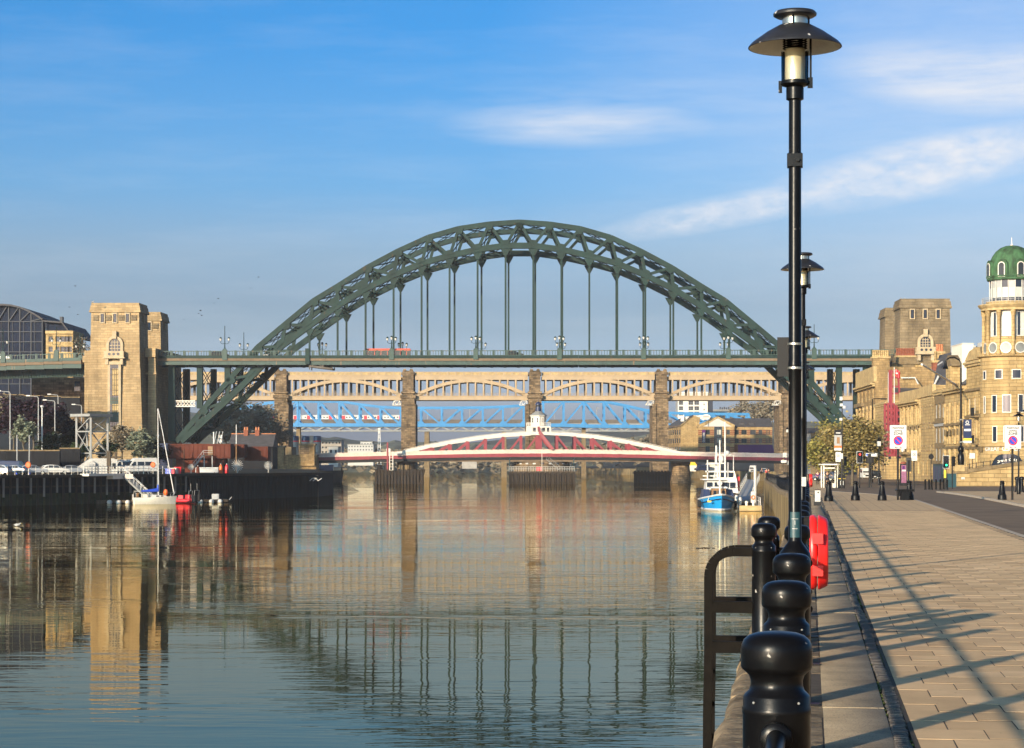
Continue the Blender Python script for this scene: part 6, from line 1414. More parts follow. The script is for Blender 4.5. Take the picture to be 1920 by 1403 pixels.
# colonnade
Rc = 50*px
MB().lathe([(Rc,zz(668)),(Rc,zz(640.5)),(Rc-.1,zz(640)),(Rc-.1,zz(634)),(Rc-.3,zz(633))], 48).build('colonnade_base', M['ash2'], dome, 30)
MB().lathe([(Rc-.5,zz(634)),(Rc-.5,zz(584))], 48).build('recessed_wall', M['glass'], dome, 30)
for i in range(12):
    a = face+R(-27+30*i); cx2, cy2 = math.cos(a)*(Rc+.1), math.sin(a)*(Rc+.1)
    MB().lathe([(.34,zz(667)),(.34,zz(664)),(.26,zz(662)),(.25,zz(640)),(.25,zz(595)),(.33,zz(592)),(.36,zz(588)),(.36,zz(584)),(.3,zz(583.5))], 10, (cx2,cy2,0)).build('column', M['ash2'], dome, 40)
    a2 = a+R(15)
    if math.cos(a2-face) > -.2:
        f = MB(); w = .86
        o = MB().box(-w,w,-.02,.05,zz(632.5),zz(586)).build('window', M['white_paint'], dome, loc=(math.cos(a2)*(Rc-.42), math.sin(a2)*(Rc-.42), 0), rz=a2+R(90))
        MB().quad((-w+.12,-.04,zz(618)),(w-.12,-.04,zz(618)),(w-.12,-.04,zz(588)),(-w+.12,-.04,zz(588))).build('pane', M['curtain'], o); MB().quad((-w+.12,-.04,zz(631)),(w-.12,-.04,zz(631)),(w-.12,-.04,zz(619.5)),(-w+.12,-.04,zz(619.5))).build('pane', M['curtain'], o)
        if i % 2: MB().quad((-.25,-.05,zz(631)),(.12,-.05,zz(631)),(.12,-.05,zz(588)),(-.25,-.05,zz(588))).build('gap', M['glass_b'], o)
        rn = MB(); rn.lathe([(.64,-.05),(.76,-.05),(.76,.08),(.64,.08)], 20); rn.v = [(x_, -z_, y_+zz(654)) for x_, y_, z_ in rn.v]
        ro = rn.build('round_window', M['white_paint'], dome, 40, loc=(math.cos(a2)*(Rc+.02), math.sin(a2)*(Rc+.02), 0), rz=a2+R(90))
        pn = MB(); pn.lathe([(.01,.03),(.64,.03)], 20); pn.v = [(x_, -z_, y_+zz(654)) for x_, y_, z_ in pn.v]; pn.build('pane', M['pale_glass'], ro)
MB().lathe([(Rc-.3,zz(584.5)),(Rc+.5,zz(584)),(Rc+.5,zz(580)),(Rc+.75,zz(577)),(Rc+.9,zz(574)),(Rc+.85,zz(572.5)),(Rc-.2,zz(571)),(Rc-.2,zz(567)),(1,zz(567))], 48).build('entablature', M['trim'], dome, 30)
b = MB()
for i in range(48): a = 2*math.pi*i/48; b.tube((math.cos(a)*(Rc+.35), math.sin(a)*(Rc+.35), zz(572)), (math.cos(a)*(Rc+.35), math.sin(a)*(Rc+.35), zz(559.5)), .02, .02, 4)
for y in (560,563.5,567): b.lathe([(Rc+.33,zz(y)),(Rc+.37,zz(y)),(Rc+.37,zz(y)-.04),(Rc+.33,zz(y)-.04)], 48)
b.build('balcony_rail', M['sign_grey'], dome)
Rg = 41*px
MB().lathe([(Rg-.1,zz(570)),(Rg-.1,zz(526))], 20).build('glazed_drum', M['curtain'], dome)
for i in range(20):
    a = face+2*math.pi*(i+.5)/20; MB().tube((math.cos(a)*Rg, math.sin(a)*Rg, zz(571)), (math.cos(a)*Rg, math.sin(a)*Rg, zz(526)), .05, .05, 5).build('mullion', M['white_paint'], dome)
    a0_, a1_ = a+.02, a+2*math.pi/20-.02
    for y0, y1, mm in ((527,541,'glass_b' if i % 3 == 0 else 'sign_grey'),(560,570,'glass_b')): q = MB(); q.lathe([(Rg-.08,zz(y1)),(Rg-.08,zz(y0))], 1, (0,0,0), a0_, a1_); q.build('pane', M[mm], dome)
Rd = 42.5*px
MB().lathe([(Rd+.1,zz(527.5)),(Rd+.25,zz(526)),(Rd+.2,zz(522.5)),(Rd+.35,zz(521)),(Rd+.3,zz(518.5)),(Rd,zz(518)),(Rd,zz(506)),(Rd*.985,zz(498)),(Rd*.93,zz(489)),(Rd*.83,zz(480)),(Rd*.69,zz(472)),(Rd*.5,zz(465.5)),(Rd*.28,zz(461.8)),(.1,zz(460.5))], 40).build('dome', M['copper'], dome, 40)
for i in range(8):
    a = face+R(-24+45*i); r = Rd-.25
    o = MB().prism([(-.8,zz(522))]+[(.8*math.cos(t)*1.0, zz(503)+.85*math.sin(t)) for t in [math.pi*k/8 for k in range(0,9)]][::1]+[], -.75, .6) if False else None
    pts_ = [(-.85,zz(523)),(.85,zz(523))]+[(.85*math.cos(math.pi*k/8), zz(501)+.85*math.sin(math.pi*k/8)) for k in range(9)]
    o = MB().prism(pts_, -.45, 1.2).build('dormer', M['copper'], dome, loc=(math.cos(a)*r, math.sin(a)*r, 0), rz=a+R(90))
    p2 = [(-.5,zz(522)),(.5,zz(522))]+[(.5*math.cos(math.pi*k/8), zz(501)+.5*math.sin(math.pi*k/8)) for k in range(9)]
    fr_ = MB().prism(p2, -.52, -.43).build('window', M['white_paint'], o); p3 = [(-.38,zz(521)),(.38,zz(521))]+[(.38*math.cos(math.pi*k/8), zz(501)+.38*math.sin(math.pi*k/8)) for k in range(9)]; MB().prism(p3, -.54, -.5).build('pane', M['glass'], fr_)
MB().lathe([(.28,zz(461)),(.2,zz(459.5)),(.07,zz(458)),(.03,zz(445))], 8).build('finial', M['white_paint'], dome)
# right hand wall of the same building, running out of the picture, and the roof behind
b = MB(); b.box(1.5, 16, -1.0, 16, -1.3, zz(672)); b.build('wing', M['ash2'], dome)
# --- the street front, from the domed corner to the bridge
t, L, H = front('corner_wing','weathered sandstone wing with iron balconies left of the domed rotunda',1812,303,1842,293,672,'ash',[(1.5,4.3),(6.2,8.8),(10.0,12.3)],3,win=.34,pil=[(.2,5.0),(5.6,9.4)],courses=(5.05,9.5,13.2),bars=(0,1))
for z in (6.0, 9.8):
    c = L*.82; b = MB(); b.box(c-1.0, c+1.0, -1.0, -.01, z-.35, z-.15); b.build('balcony', M['trim_d'], t)
    b = MB()
    for k in range(9): b.box(c-1+k*.25-.025, c-1+k*.25+.025, -1.0, -.95, z-.15, z+.9)
    b.box(c-1.0, c+1.0, -1.0, -.93, z+.85, z+.95); b.build('balcony_rail', M['black'], t)
MB().prism([(0,H),(L,H),(L*.7,H+1.7),(L*.3,H+1.3)], -.3, .5).build('shaped_parapet', M['trim'], t)
MB().box(L*.25, L*.75, 1, 6, H, H+2.5).build('attic', M['white_enamel'], t)
for k in range(2): o = MB().box(L*.8+k*1.5, L*.8+k*1.5+1.1, .2, 3, H+.2, H+2.1).build('dormer', M['white_paint'], t); MB().box(L*.8+k*1.5+.2, L*.8+k*1.5+.9, .14, .2, H+.5, H+1.7).build('pane', M['glass_b'], o)
MB().box(L*.55, L*.62, 4, 4.6, H+2.4, H+6.5).build('flue', M['black'], t)
t, L, H = front('columned_building','columned sandstone building with a carved gable behind the swan neck lamp',1772,320,1812,303,722,'ash',[(1.2,4.2),(6.0,8.4),(9.2,11.6)],4,win=.4,pil=[(.2,5.2),(5.9,12.0)],courses=(5.25,8.6),frame='trim',bars=(0,1),cornice=.8)
b = MB(); b.box(L*.12, L*.34, -.25, 1.2, H, H+3.2); b.build('gable', M['ash'], t); MB().prism([(L*.08,H+3.2),(L*.38,H+3.2),(L*.34,H+4.2),(L*.23,H+4.9),(L*.12,H+4.2)], -.3, 1.2).build('gable_top', M['trim_d'], t)
for k in range(5): MB().box(L*(.1+.2*k)-.6, L*(.1+.2*k)+.6, -.36, -.24, 7.2, 8.1).build('carved_panel', M['trim_d'], t)
t, L, H = front('shop','narrow dark fronted shop with a green door between two pale buildings',1752,331,1771,320.6,728,'trim_d',[(3.4,5.4),(6.2,8.6),(10.0,12.2)],3,win=.62,frame='sign_grey',bars=(1,0),cornice=.4,courses=(9.2,))
MB().box(.2, L-.2, -.25, -.02, .2, 3.0).build('shop_front', M['teal'], t)
for k in range(3): MB().box(.6+k*L/3.3, .6+k*L/3.3+L*.2, -.3, -.25, .4, 2.6).build('door_panel', M['navy'], t)
MB().box(.1, L-.1, -.5, -.02, 3.0, 3.5).build('fascia', M['trim_d'], t)
MB().box(.3, L-.3, -.12, -.02, 8.75, 9.2).build('name_board', M['sign_grey'], t)
t, L, H = front('plain_block','pale plain sandstone block with rows of small corbels',1727,345,1751.4,331.4,722,'ash2',[(1.2,3.6)],3,win=.25,frame='trim',cornice=.15,cor_drop=1.6)
for z in (5.0,5.7,8.6,9.3,12.0):
    for k in range(5): MB().box(L*(k+.6)/5.2-.16, L*(k+.6)/5.2+.16, -.22, 0, z, z+.25).build('corbel', M['trim_d'], t)
t, L, H = front('pilastered_building','sandstone building with six tall pilasters and a dark balustrade beside the red stair',1689,366,1726.5,345.4,730,'ash',[(1.4,3.4),(5.6,8.0),(9.6,12.2)],5,win=.42,pil=[(4.9,8.8),(9.4,13.0)],courses=(4.4,),frame='trim',cornice=1.0,cor_drop=1.5)
for k in range(5): MB().box(L*(k+.5)/5-.75, L*(k+.5)/5+.75, -.4, -.23, 8.6, 9.3).build('carved_swag', M['trim_d'], t)
sh = MB(); sh.ball((0,0,.35),.4,8,1.1); sh.ball((.15,-.1,.95),.25,8); sh.build('statue', M['white'], t, 60, loc=(L*.30,-.6,5.0)); MB().box(L*.18,L*.42,-1.0,-.02,4.6,5.0).build('statue_shelf', M['trim_d'], t)
t, L, H = front('plain_gabled_building','plain pale stone building left of the red stair',1641,397,1662,381,752,'ash2',[(1.5,3.8)],3,win=.25,frame='trim',cornice=.3,courses=(6.0,9.0))
t, L, H = front('tall_corner_building','tall weathered stone corner building with chimneys where the street meets the bridge',1607,428,1641,397.5,688,'ash3',[(1.4,4.2),(6.0,9.0),(10.4,13.2),(15.0,17.4)],5,win=.4,pil=[(5.2,14.0)],courses=(4.6,9.4,17.8),frame='trim',cornice=.9,cor_drop=2.8,depth=18)
corner_H = H
MB().box(-.5, L*.4, -.6, -.02, 14.2, 14.9).build('heavy_cornice', M['trim_d'], t)
def stack(name, label, x0, x1, y0, y1, d, pots, m, pm_, cat='chimney', ph=1.3):
    t = thing(name, label, cat, (0,d,0)); X = lambda x: Xp(x,d); Z = lambda y: Zp(y,d)
    MB().box(X(x0),X(x1),0,1.6,Z(y1),Z(y0)).build('stack', M[m], t); MB().box(X(x0)-.2,X(x1)+.2,-.2,1.8,Z(y0),Z(y0)+.35).build('cap', M['trim'], t)
    for k in range(pots):
        x = X(x0)+(X(x1)-X(x0))*(k+.5)/pots; MB().lathe([(.26,0),(.2,ph*.8),(.26,ph*.85),(.24,ph)],8,(x,.8,Z(y0)+.35)).build('chimney_pot', M[pm_], t, 40)
stack('chimney_stack','broad stone chimney stack with a row of yellow pots beside the green bridge end',1637,1668,672,720,425,8,'ash3','ash2'); stack('chimney_stack','long brick chimney stack with many red pots below the grey bridge tower',1682,1716,670,690,430,11,'trim_d','brick',ph=1.5)
stack('chimney_stack','brick chimney on the slate roof with one tall pot',1750,1762,680,695,352,1,'brick','ash2',ph=1.6); stack('chimney_stack','pale chimney stack with orange pots above the slate roof',1757,1770,663,672,372,3,'ash','terracotta')
d = 430; t = thing('gable_building', 'stone gable end building with a grey mansard roof behind the street front', 'building', (0,d,0)); X = lambda x: Xp(x,d); Z = lambda y: Zp(y,d)
MB().box(X(1668),X(1731),0,12,-1,Z(697)).build('wall', M['ash3'], t); MB().box(X(1664),X(1733),-.3,12,Z(683),Z(680)).build('parapet', M['trim_d'], t); MB().box(X(1668),X(1731),.1,12,Z(697),Z(682)).build('attic_wall', M['ash'], t); MB().box(X(1645),X(1668),-2,6,Z(720),Z(679)).build('mansard', M['slate'], t)
d = 400; t = thing('roof', 'dark purple slate roof with white gutter pipes behind the pilastered building', 'roof', (0,d,0)); X = lambda x: Xp(x,d); Z = lambda y: Zp(y,d)
b = MB(); b.add([(X(1668),-6,Z(740)),(X(1735),-6,Z(740)),(X(1728),6,Z(698)),(X(1676),6,Z(698))], [(0,1,2,3)]); b.add([(X(1735),-6,Z(740)),(X(1740),10,Z(740)),(X(1728),6,Z(698))], [(0,1,2)]); b.build('slope', M['slate'], t)
b = MB(); b.path([(X(1683),-3.5,Z(710)),(X(1709),-3.5,Z(710)),(X(1712),-5,Z(722))],.14,6); b.build('pipe', M['white'], t)
d = 352; t = thing('slate_roof', 'large steep grey slate roof with white verges above the plain block', 'roof', (0,d,0)); X = lambda x: Xp(x,d); Z = lambda y: Zp(y,d)
b = MB(); b.add([(X(1712),-16,Z(737)),(X(1778),-28,Z(726)),(X(1806),-14,Z(656)),(X(1770),4,Z(664))], [(0,1,2,3)]); b.add([(X(1778),-28,Z(726)),(X(1806),-4,Z(720)),(X(1806),-14,Z(656))], [(0,1,2)]); b.build('slope', M['slate'], t)
b = MB(); b.beam((X(1713),-16.2,Z(735)),(X(1731),-13,Z(711)),.3); b.build('verge', M['white'], t); b = MB(); b.beam((X(1775),-15,Z(671)),(X(1783),-18,Z(661)),.35); b.build('verge', M['white'], t); b = MB(); b.beam((X(1760),-24,Z(711)),(X(1773),-25,Z(700)),.4); b.build('verge', M['foam'], t)
b = MB(); b.add([(X(1741),-7.5,Z(690)),(X(1748),-8.5,Z(684)),(X(1750),-7.5,Z(681)),(X(1743),-6.5,Z(687))],[(0,1,2,3)]); b.build('rooflight', M['white_enamel'], t)
d = 330; t = thing('white_gable', 'cream painted rendered wall rising behind the carved gable', 'building', (0,d,0)); X = lambda x: Xp(x,d); Z = lambda y: Zp(y,d)
MB().box(X(1804),X(1825),0,8,Z(730),Z(645)).build('wall', M['foam'], t); MB().box(X(1803),X(1826),-.2,8.2,Z(645),Z(643.5)).build('coping', M['white_paint'], t)
# red stair tower with its flag
d = 372; rt = thing('stair_tower', 'red steel stair tower of open frames on the street front', 'stair tower', (0,d,0)); X = lambda x: Xp(x,d); Z = lambda y: Zp(y,d)
for x in (1662,1668,1674,1677.5,1687.5):
    for y in (-1.6, 1.4): MB().box(X(x)-.2,X(x)+.2,y-.2,y+.2,Z(856),Z(757)).build('post', M['red_paint'], rt)
for k in range(9):
    y = 757+12*k
    for yy in (-1.6,1.4): MB().box(X(1662),X(1687.5),yy-.16,yy+.16,Z(y)-.3,Z(y)+.1).build('beam', M['red_paint'], rt)
    MB().box(X(1662),X(1687),-1.4,1.2,Z(y)-.15,Z(y)-.05).build('landing', M['slate'], rt)
    b = MB(); b.box(X(1677.5),X(1687.5),-1.7,-1.6,Z(y+7),Z(y+2)); b.build('panel', M['glass_b'], rt); MB().box(X(1662.5),X(1667.5),-1.7,-1.62,Z(y+8),Z(y+3)).build('panel', M['glass_b'], rt)
for x in (1668,1671.5,1685): b = MB(); b.beam((X(x if x < 1680 else 1688),0,Z(757)),(X(x if x < 1680 else 1683),0,Z(694)),.3); b.build('upper_post', M['red_paint'], rt)
for y in (697,708,725,738): b = MB(); b.box(X(1668),X(1684),-.12,.12,Z(y)-.15,Z(y)+.15); b.build('upper_beam', M['red_paint'], rt)
fl = thing('flag', 'red flag on a white pole beside the red stair tower', 'flag', (X(1672),d-2.5,0)); MB().tube((0,0,Z(757)),(0,0,Z(690)),.09,.07,6).build('pole', M['white'], fl)
b = MB(); n = 8
for k in range(n+1): f = k/n; b.v += [(f*1.0, .25*math.sin(f*6), Z(692)-f*.7), (f*1.0, .25*math.sin(f*6+.4), Z(692)-f*.9-1.0)]
b.v = [(x,y,z) for x,y,z in b.v]+[(x,y+.02,z) for x,y,z in b.v]; m2 = 2*(n+1); b.f = [(2*k,2*k+1,2*k+3,2*k+2) for k in range(n)]+[(m2+2*k+2,m2+2*k+3,m2+2*k+1,m2+2*k) for k in range(n)]
b.build('cloth', M['sign_red'], fl); MB().box(.25,.6,-.12,.35,Z(692)-1.0,Z(692)-.75).build('emblem', M['white'], fl)
MB().tube((Xp(1661,376)-X(1672),4,Z(757)),(Xp(1661,376)-X(1672),4,Z(698)),.1,.08,6).build('second_pole', M['sign_grey'], fl)
d = 306; t = thing('flagpole', 'slanting white flagpole leaning out over the street', 'flagpole'); MB().tube(P(1792,722,d), P(1729,684,d-18), .16,.12,8).build('pole', M['white'], t); q = P(1792,722,d); MB().box(q.x-.4,q.x+.4,q.y-.3,q.y+.3,q.z-.6,q.z+.2).build('bracket', M['trim_d'], t); MB().ball(P(1729,684,d-18), .2, 8).build('finial', M['white'], t, 60)
# ramp wall below the domed building, with railing and the tall swan-neck lamp on its end pier
d = 262; rw = thing('ramp_wall', 'low sandstone ramp wall with a sloping coping in front of the domed building', 'wall', (0,d,0)); X = lambda x: Xp(x,d); Z = lambda y: Zp(y,d)
b = MB(); b.prism([(X(1790),Z(912)),(X(1950),Z(912)),(X(1950),Z(866)),(X(1815),Z(886)),(X(1790),Z(888))], 0, .7); b.build('wall', M['ash2'], rw)
for x0_, x1_, y0_, y1_ in ((1789,1815,888,886),(1815.2,1860,886,879.4),(1860.2,1905,879.4,872.8),(1905.2,1950,872.8,866)):
    b = MB(); b.beam((X(x0_),.35,Z(y0_)+.18),(X(x1_),.35,Z(y1_)+.18),1.0,.42); b.build('coping_stone', M['trim_d'], rw)
MB().box(X(1789),X(1808),-.25,1.0,Z(884),Z(872)).build('end_pier', M['trim'], rw); MB().tube((X(1812),.3,Z(888)),(X(1812),.3,Z(876)),.5,.5,10).build('end_roll', M['trim_d'], rw)
MB().box(X(1802),X(1809),-.06,0,Z(899),Z(895)).build('notice', M['white_enamel'], rw)
rl = thing('railing', 'thin black railing along the top of the ramp wall', 'railing', (0,d+.4,0))
for k in range(9): x = 1819+k*13; y = 885-(x-1815)*.148; MB().tube((X(x),0,Z(y)),(X(x),0,Z(y)+1.0),.05,.05,6).build('post', M['black'], rl)
for h in (.45,.9): b = MB(); b.beam((X(1815),0,Z(885)+h),(X(1940),0,Z(866.5)+h),.05); b.build('rail', M['black'], rl)
q = Vector((X(1803), d+.4, 0)); sl_ = thing('swan_neck_lamp', 'tall black swan neck street lamp on the stone pier', 'street lamp', q); zl = lambda y: Zp(y, q.y)
MB().lathe([(.38,zl(872)),(.40,zl(866)),(.42,zl(860)),(.36,zl(853)),(.24,zl(849)),(.36,zl(846)),(.38,zl(842)),(.3,zl(838)),(.16,zl(836)),(.14,zl(800)),(.11,zl(690))], 14).build('pole', M['iron'], sl_, 40)
pth = [(0,0,zl(690)),(0,0,zl(682)),(-.25,0,zl(675)),(-.8,0,zl(670)),(-1.4,0,zl(671)),(-1.8,0,zl(675)),(-1.9,0,zl(679))]; MB().path(pth,.09,8).build('arm', M['iron'], sl_); MB().lathe([(.1,zl(676)),(.16,zl(680)),(.2,zl(686)),(.36,zl(690)),(.3,zl(692)),(.02,zl(692.5))],10,(-1.9,0,0)).build('lantern', M['iron'], sl_, 40)
for y in (787,829): MB().box(-.2,.2,-.2,.2,zl(y)-.08,zl(y)+.08).build('clamp', M['alu'], sl_)
bn = thing('banner', 'dark blue street banner on the swan neck lamp with a white strip below', 'banner', q); MB().box(.3,1.32,-.03,.03,zl(826),zl(787)).build('cloth', M['navy'], bn); MB().box(.3,1.32,-.035,.035,zl(826),zl(822)).build('yellow_foot', M['yellow'], bn); MB().box(.22,1.32,-.04,.04,zl(831),zl(826.6)).build('white_strip', M['white'], bn)
MB().box(.1,1.36,-.02,.02,zl(787),zl(786.3)).build('arm', M['black'], bn); cb2 = MB(); cb2.lathe([(.12,-.04),(.22,-.04),(.22,.0),(.12,.0)],14); cb2.v = [(x_+.78,z_-.0,y_+zl(792)) for x_,y_,z_ in cb2.v]; cb2.build('emblem', M['white'], bn); MB().box(.5,1.1,-.045,-.03,zl(797.5),zl(796)).build('print', M['white'], bn); MB().box(.4,1.2,-.045,-.03,zl(808.5),zl(804.5)).build('print', M['sign_white'], bn)
# ------------------------------------------------------------------ beyond the swing bridge on the right
d = 790; ht = thing('banded_hotel', 'hotel of striped brick with a white gable and dark glass bay beyond the swing bridge', 'building', (0,d,0)); X = lambda x: Xp(x,d); Z = lambda y: Zp(y,d)
GW = [(1323,1331),(1362,1368.5)]; ops = [(X(a),X(c),Z(yb),Z(yt)) for yt,yb in ((806,815),(822,831),(837,848)) for a,c in GW]+[(X(1339),X(1354),Z(851),Z(799))]
def banded(b_name, x0, x1, y0, y1, ops, y):
    b = MB(); wall_grid(b, X(x0), X(x1), Z(y1), Z(y0), ops, .4, y); b.build(b_name, M['ash2'], ht)
    for yy in (806.5,809.8,813.2,822,825.4,828.8,838,841.4,844.8):
        if not y0 < yy < y1: continue
        xs_ = sorted([X(x0),X(x1)]+[v for o in ops if o[2] < Z(yy+1) < o[3] for v in o[:2]])
        for a,c in zip(xs_[::2], xs_[1::2]):
            MB().box(a+.02,c-.02,y-.06,y-.003,Z(yy+2.1),Z(yy)).build('brick_band', M['brick'], ht)
banded('gable_wall', 1309, 1377, 799, 862, ops, 0)
for o in ops[:-1]: window(ht, *o, y=.25, frame='teal', pane='glass', bars=(1,0))
o = ops[-1]; MB().box(o[0],o[1],.2,.3,o[2],o[3]).build('glass_bay', M['glass_b'], ht)
for x in (1339.6,1346.5,1353.4): MB().box(X(x)-.12,X(x)+.12,.05,.2,o[2],o[3]).build('bay_mullion', M['teal'], ht)
for y in (804,816,821,831,836): MB().box(o[0],o[1],.06,.19,Z(y+.6),Z(y)).build('bay_transom', M['teal'], ht)
for y in (806,821.5,838): MB().box(X(1344.5),X(1352),.15,.2,Z(y+9),Z(y)).build('curtain', M['curtain'], ht)
MB().prism([(X(1318),Z(800)),(X(1372),Z(800)),(X(1346),Z(784.5))], -.15, .5).build('white_pediment', M['white'], ht)
MB().prism([(X(1311),Z(801)),(X(1318),Z(800)),(X(1346),Z(784)),(X(1372),Z(800)),(X(1377.5),Z(801)),(X(1377.5),Z(797)),(X(1346),Z(781)),(X(1311),Z(797))], -.3, 12).build('gable_roof', M['trim'], ht)
ops2 = [(X(a),X(c),Z(yb),Z(yt)) for yt,yb in ((806,815),(822,831)) for a,c in ((1379,1386),(1391,1401),(1407.5,1418),(1423.5,1430))]+[(X(1437+3*k),X(1438.6+3*k),Z(yb),Z(yt)) for yt,yb in ((806,815),(822,831)) for k in range(3)]
banded('long_wall', 1377.2, 1449, 800.5, 834, ops2, 1.5)
for o in ops2: window(ht, *o, y=1.8, frame='teal', pane='glass', bars=(1,0))
b = MB(); b.add([(X(1376),1.2,Z(800.5)),(X(1449.5),1.2,Z(800.5)),(X(1449.5),9,Z(783.5)),(X(1360),9,Z(783.5))],[(0,1,2,3)]); b.build('slate_roof', M['slate'], ht)
for x in (1393,1411): MB().box(X(x-5),X(x+5),3.0,6,Z(799),Z(793)).build('rooflight', M['slate'], ht)
b = MB(); b.add([(X(1381),-6,Z(851)),(X(1449),-6,Z(851)),(X(1449),1.4,Z(834)),(X(1384),1.4,Z(834))],[(0,1,2,3)]); b.build('purple_roof', M['purple'], ht); MB().box(X(1378),X(1449),1.55,3,Z(865),Z(834)).build('lower_wall', M['brick'], ht)
MB().box(X(1316),X(1322.4),-.6,-.4,Z(831),Z(806)).build('vertical_sign', M['navy'], ht); MB().box(X(1316),X(1322.4),-.62,-.6,Z(811),Z(806.5)).build('sign_top', M['purple'], ht); text('lettering','Premier Inn'[:0]+'Quayside', .95, M['white'], ht, (X(1319.2),-.63,Z(820.5)), (R(90),R(-90),0), .01)
d = 802; wh = thing('warehouse', 'stone warehouse with a shaded side wall left of the striped hotel', 'building', (0,d,0))
ops = [(X(x)-.28,X(x)+.28,Z(y+8),Z(y)) for y in (806,822,838) for x in (1256,1259.5,1263,1266.5,1270,1273.5)]
sv = MB(); vx = lambda x: X(x)
b = MB(); b.quad((Xp(1252,d),22,Z(862)),(Xp(1276.5,d),0,Z(862)),(Xp(1276.5,d),0,Z(798)),(Xp(1252,d),22,Z(800))); b.build('side_wall', M['ash3'], wh)  # browner stone than the gable: this side's shade is painted in
for j,y in enumerate((806,822,838)):
    for k in range(8):
        f = (k+.3)/8; f1 = (k+.75)/8; q = MB(); p0 = (Xp(1252,d)+(Xp(1276.5,d)-Xp(1252,d))*f, 22-22*f-.08); p1 = (Xp(1252,d)+(Xp(1276.5,d)-Xp(1252,d))*f1, 22-22*f1-.08); q.quad((p0[0],p0[1],Z(y+9)),(p1[0],p1[1],Z(y+9)),(p1[0],p1[1],Z(y)),(p0[0],p0[1],Z(y))); q.build('window', M['glass_b'], wh)
MB().prism([(X(1276.5),Z(862)),(X(1311),Z(862)),(X(1311),Z(800)),(X(1313),Z(783)),(X(1300),Z(779)),(X(1276.5),Z(797))], 0, 20).build('gable_wall', M['ash2'], wh)
for y in (809,819.5,831,844): MB().box(X(1277),X(1311),-.1,-.003,Z(y+.8),Z(y)).build('string_course', M['trim'], wh)
b = MB(); b.add([(Xp(1250,d),21,Z(803)),(Xp(1276,d),-.4,Z(800)),(Xp(1301,d),-.4,Z(778)),(Xp(1286,d),21,Z(781))],[(0,1,2,3)]); b.build('roof', M['slate'], wh)
for x in (1281,1290): MB().box(X(x-3),X(x+3),3,5,Z(790),Z(781)).build('chimney', M['foam'], wh)
q = thing('roof_sign', 'oval cream sign standing on the warehouse roof', 'sign', (Xp(1324,788),788,Zp(782,788))); b = MB(); b.lathe([(.01,0),(1.6,0),(1.6,.2),(.01,.2)],20); b.v = [(x_,z_,y_*.62) for x_,y_,z_ in b.v]; b.build('panel', M['foam'], q); text('lettering','Quayside', .62, M['sign_red'], q, (0,-.03,.1), (R(90),0,0), .01); MB().box(-.1,.1,.2,.4,-3,-.8).build('post', M['black'], q)
d = 1000; wt = thing('tower_block', 'white apartment tower with glazed strips above the striped hotel', 'building', (0,d,0)); X = lambda x: Xp(x,d); Z = lambda y: Zp(y,d)
ops = [(X(a),X(c),Z(y+7.5),Z(y)) for y in (742,752,762,772) for a,c in ((1273,1281),(1291,1300),(1302,1311))]+[(X(1319),X(1321.5),Z(y+3),Z(y)) for y in (747,757,767,777)]
b = MB(); wall_grid(b, X(1271), X(1327), Z(800), Z(735), ops, .5); b.build('wall', M['white_paint'], wt); MB().box(X(1271.1),X(1326.9),.6,14,Z(800),Z(735.3)).build('core', M['sign_grey'], wt)
for o in ops: window(wt, *o, y=.3, frame='sign_grey', pane='glass', bars=(1,1))
MB().box(X(1327.2),X(1337),1,13,Z(800),Z(737)).build('glass_stair', M['glass_b'], wt)
t = thing('apartment_block','flat roofed grey buildings on the skyline right of the white tower','building',(0,1040,0)); MB().box(Xp(1337,1040),Xp(1378,1040),0,10,Zp(800,1040),Zp(768,1040)).build('wall', M['grey_steel'], t)
for k in range(5): MB().box(Xp(1350+4*k,1040),Xp(1352+4*k,1040),1,3,Zp(768,1040),Zp(763+k%2,1040)).build('roof_vent', M['slate'], t)
for i,(x,yb,d,yt,w) in enumerate(((1396,800,900,754,46),(1426,800,890,752,50),(1448,800,880,752,40),(1376,800,910,768,30))): tree('broadleaf_tree','hazy spring tree on the right bank hill, '+['above the long slate roof','largest, behind the cream bridge','close to the right hand pier','smallest and leftmost'][i],'tree',(Xp(x,d),d,Zp(yb,d)),Zp(yt,d)-Zp(yb,d),w/2*d/F,w/2*d/F*.95,M['leaf_b'],n=2200,size=.75,seed=60+i,group='trees on the right bank hill',tight=.36)
for i,(x,yb,d,yt,w) in enumerate(((1244,868,880,812,34),(1222,866,900,818,34),(1196,866,920,822,34),(1170,866,940,830,34),(1148,868,960,838,30))): tree('bush','dense brown scrub on the far right bank, '+['next to the stone pier','second from the stone pier','in the middle of the row','fourth along the row','lowest and farthest'][i],'bush',(Xp(x,d),d,Zp(yb,d)),Zp(yt,d)-Zp(yb,d),w/2*d/F,w/2*d/F*1.0,M['leaf_b'],n=1800,size=.8,seed=70+i,group='scrub on the far right bank',tight=.36)
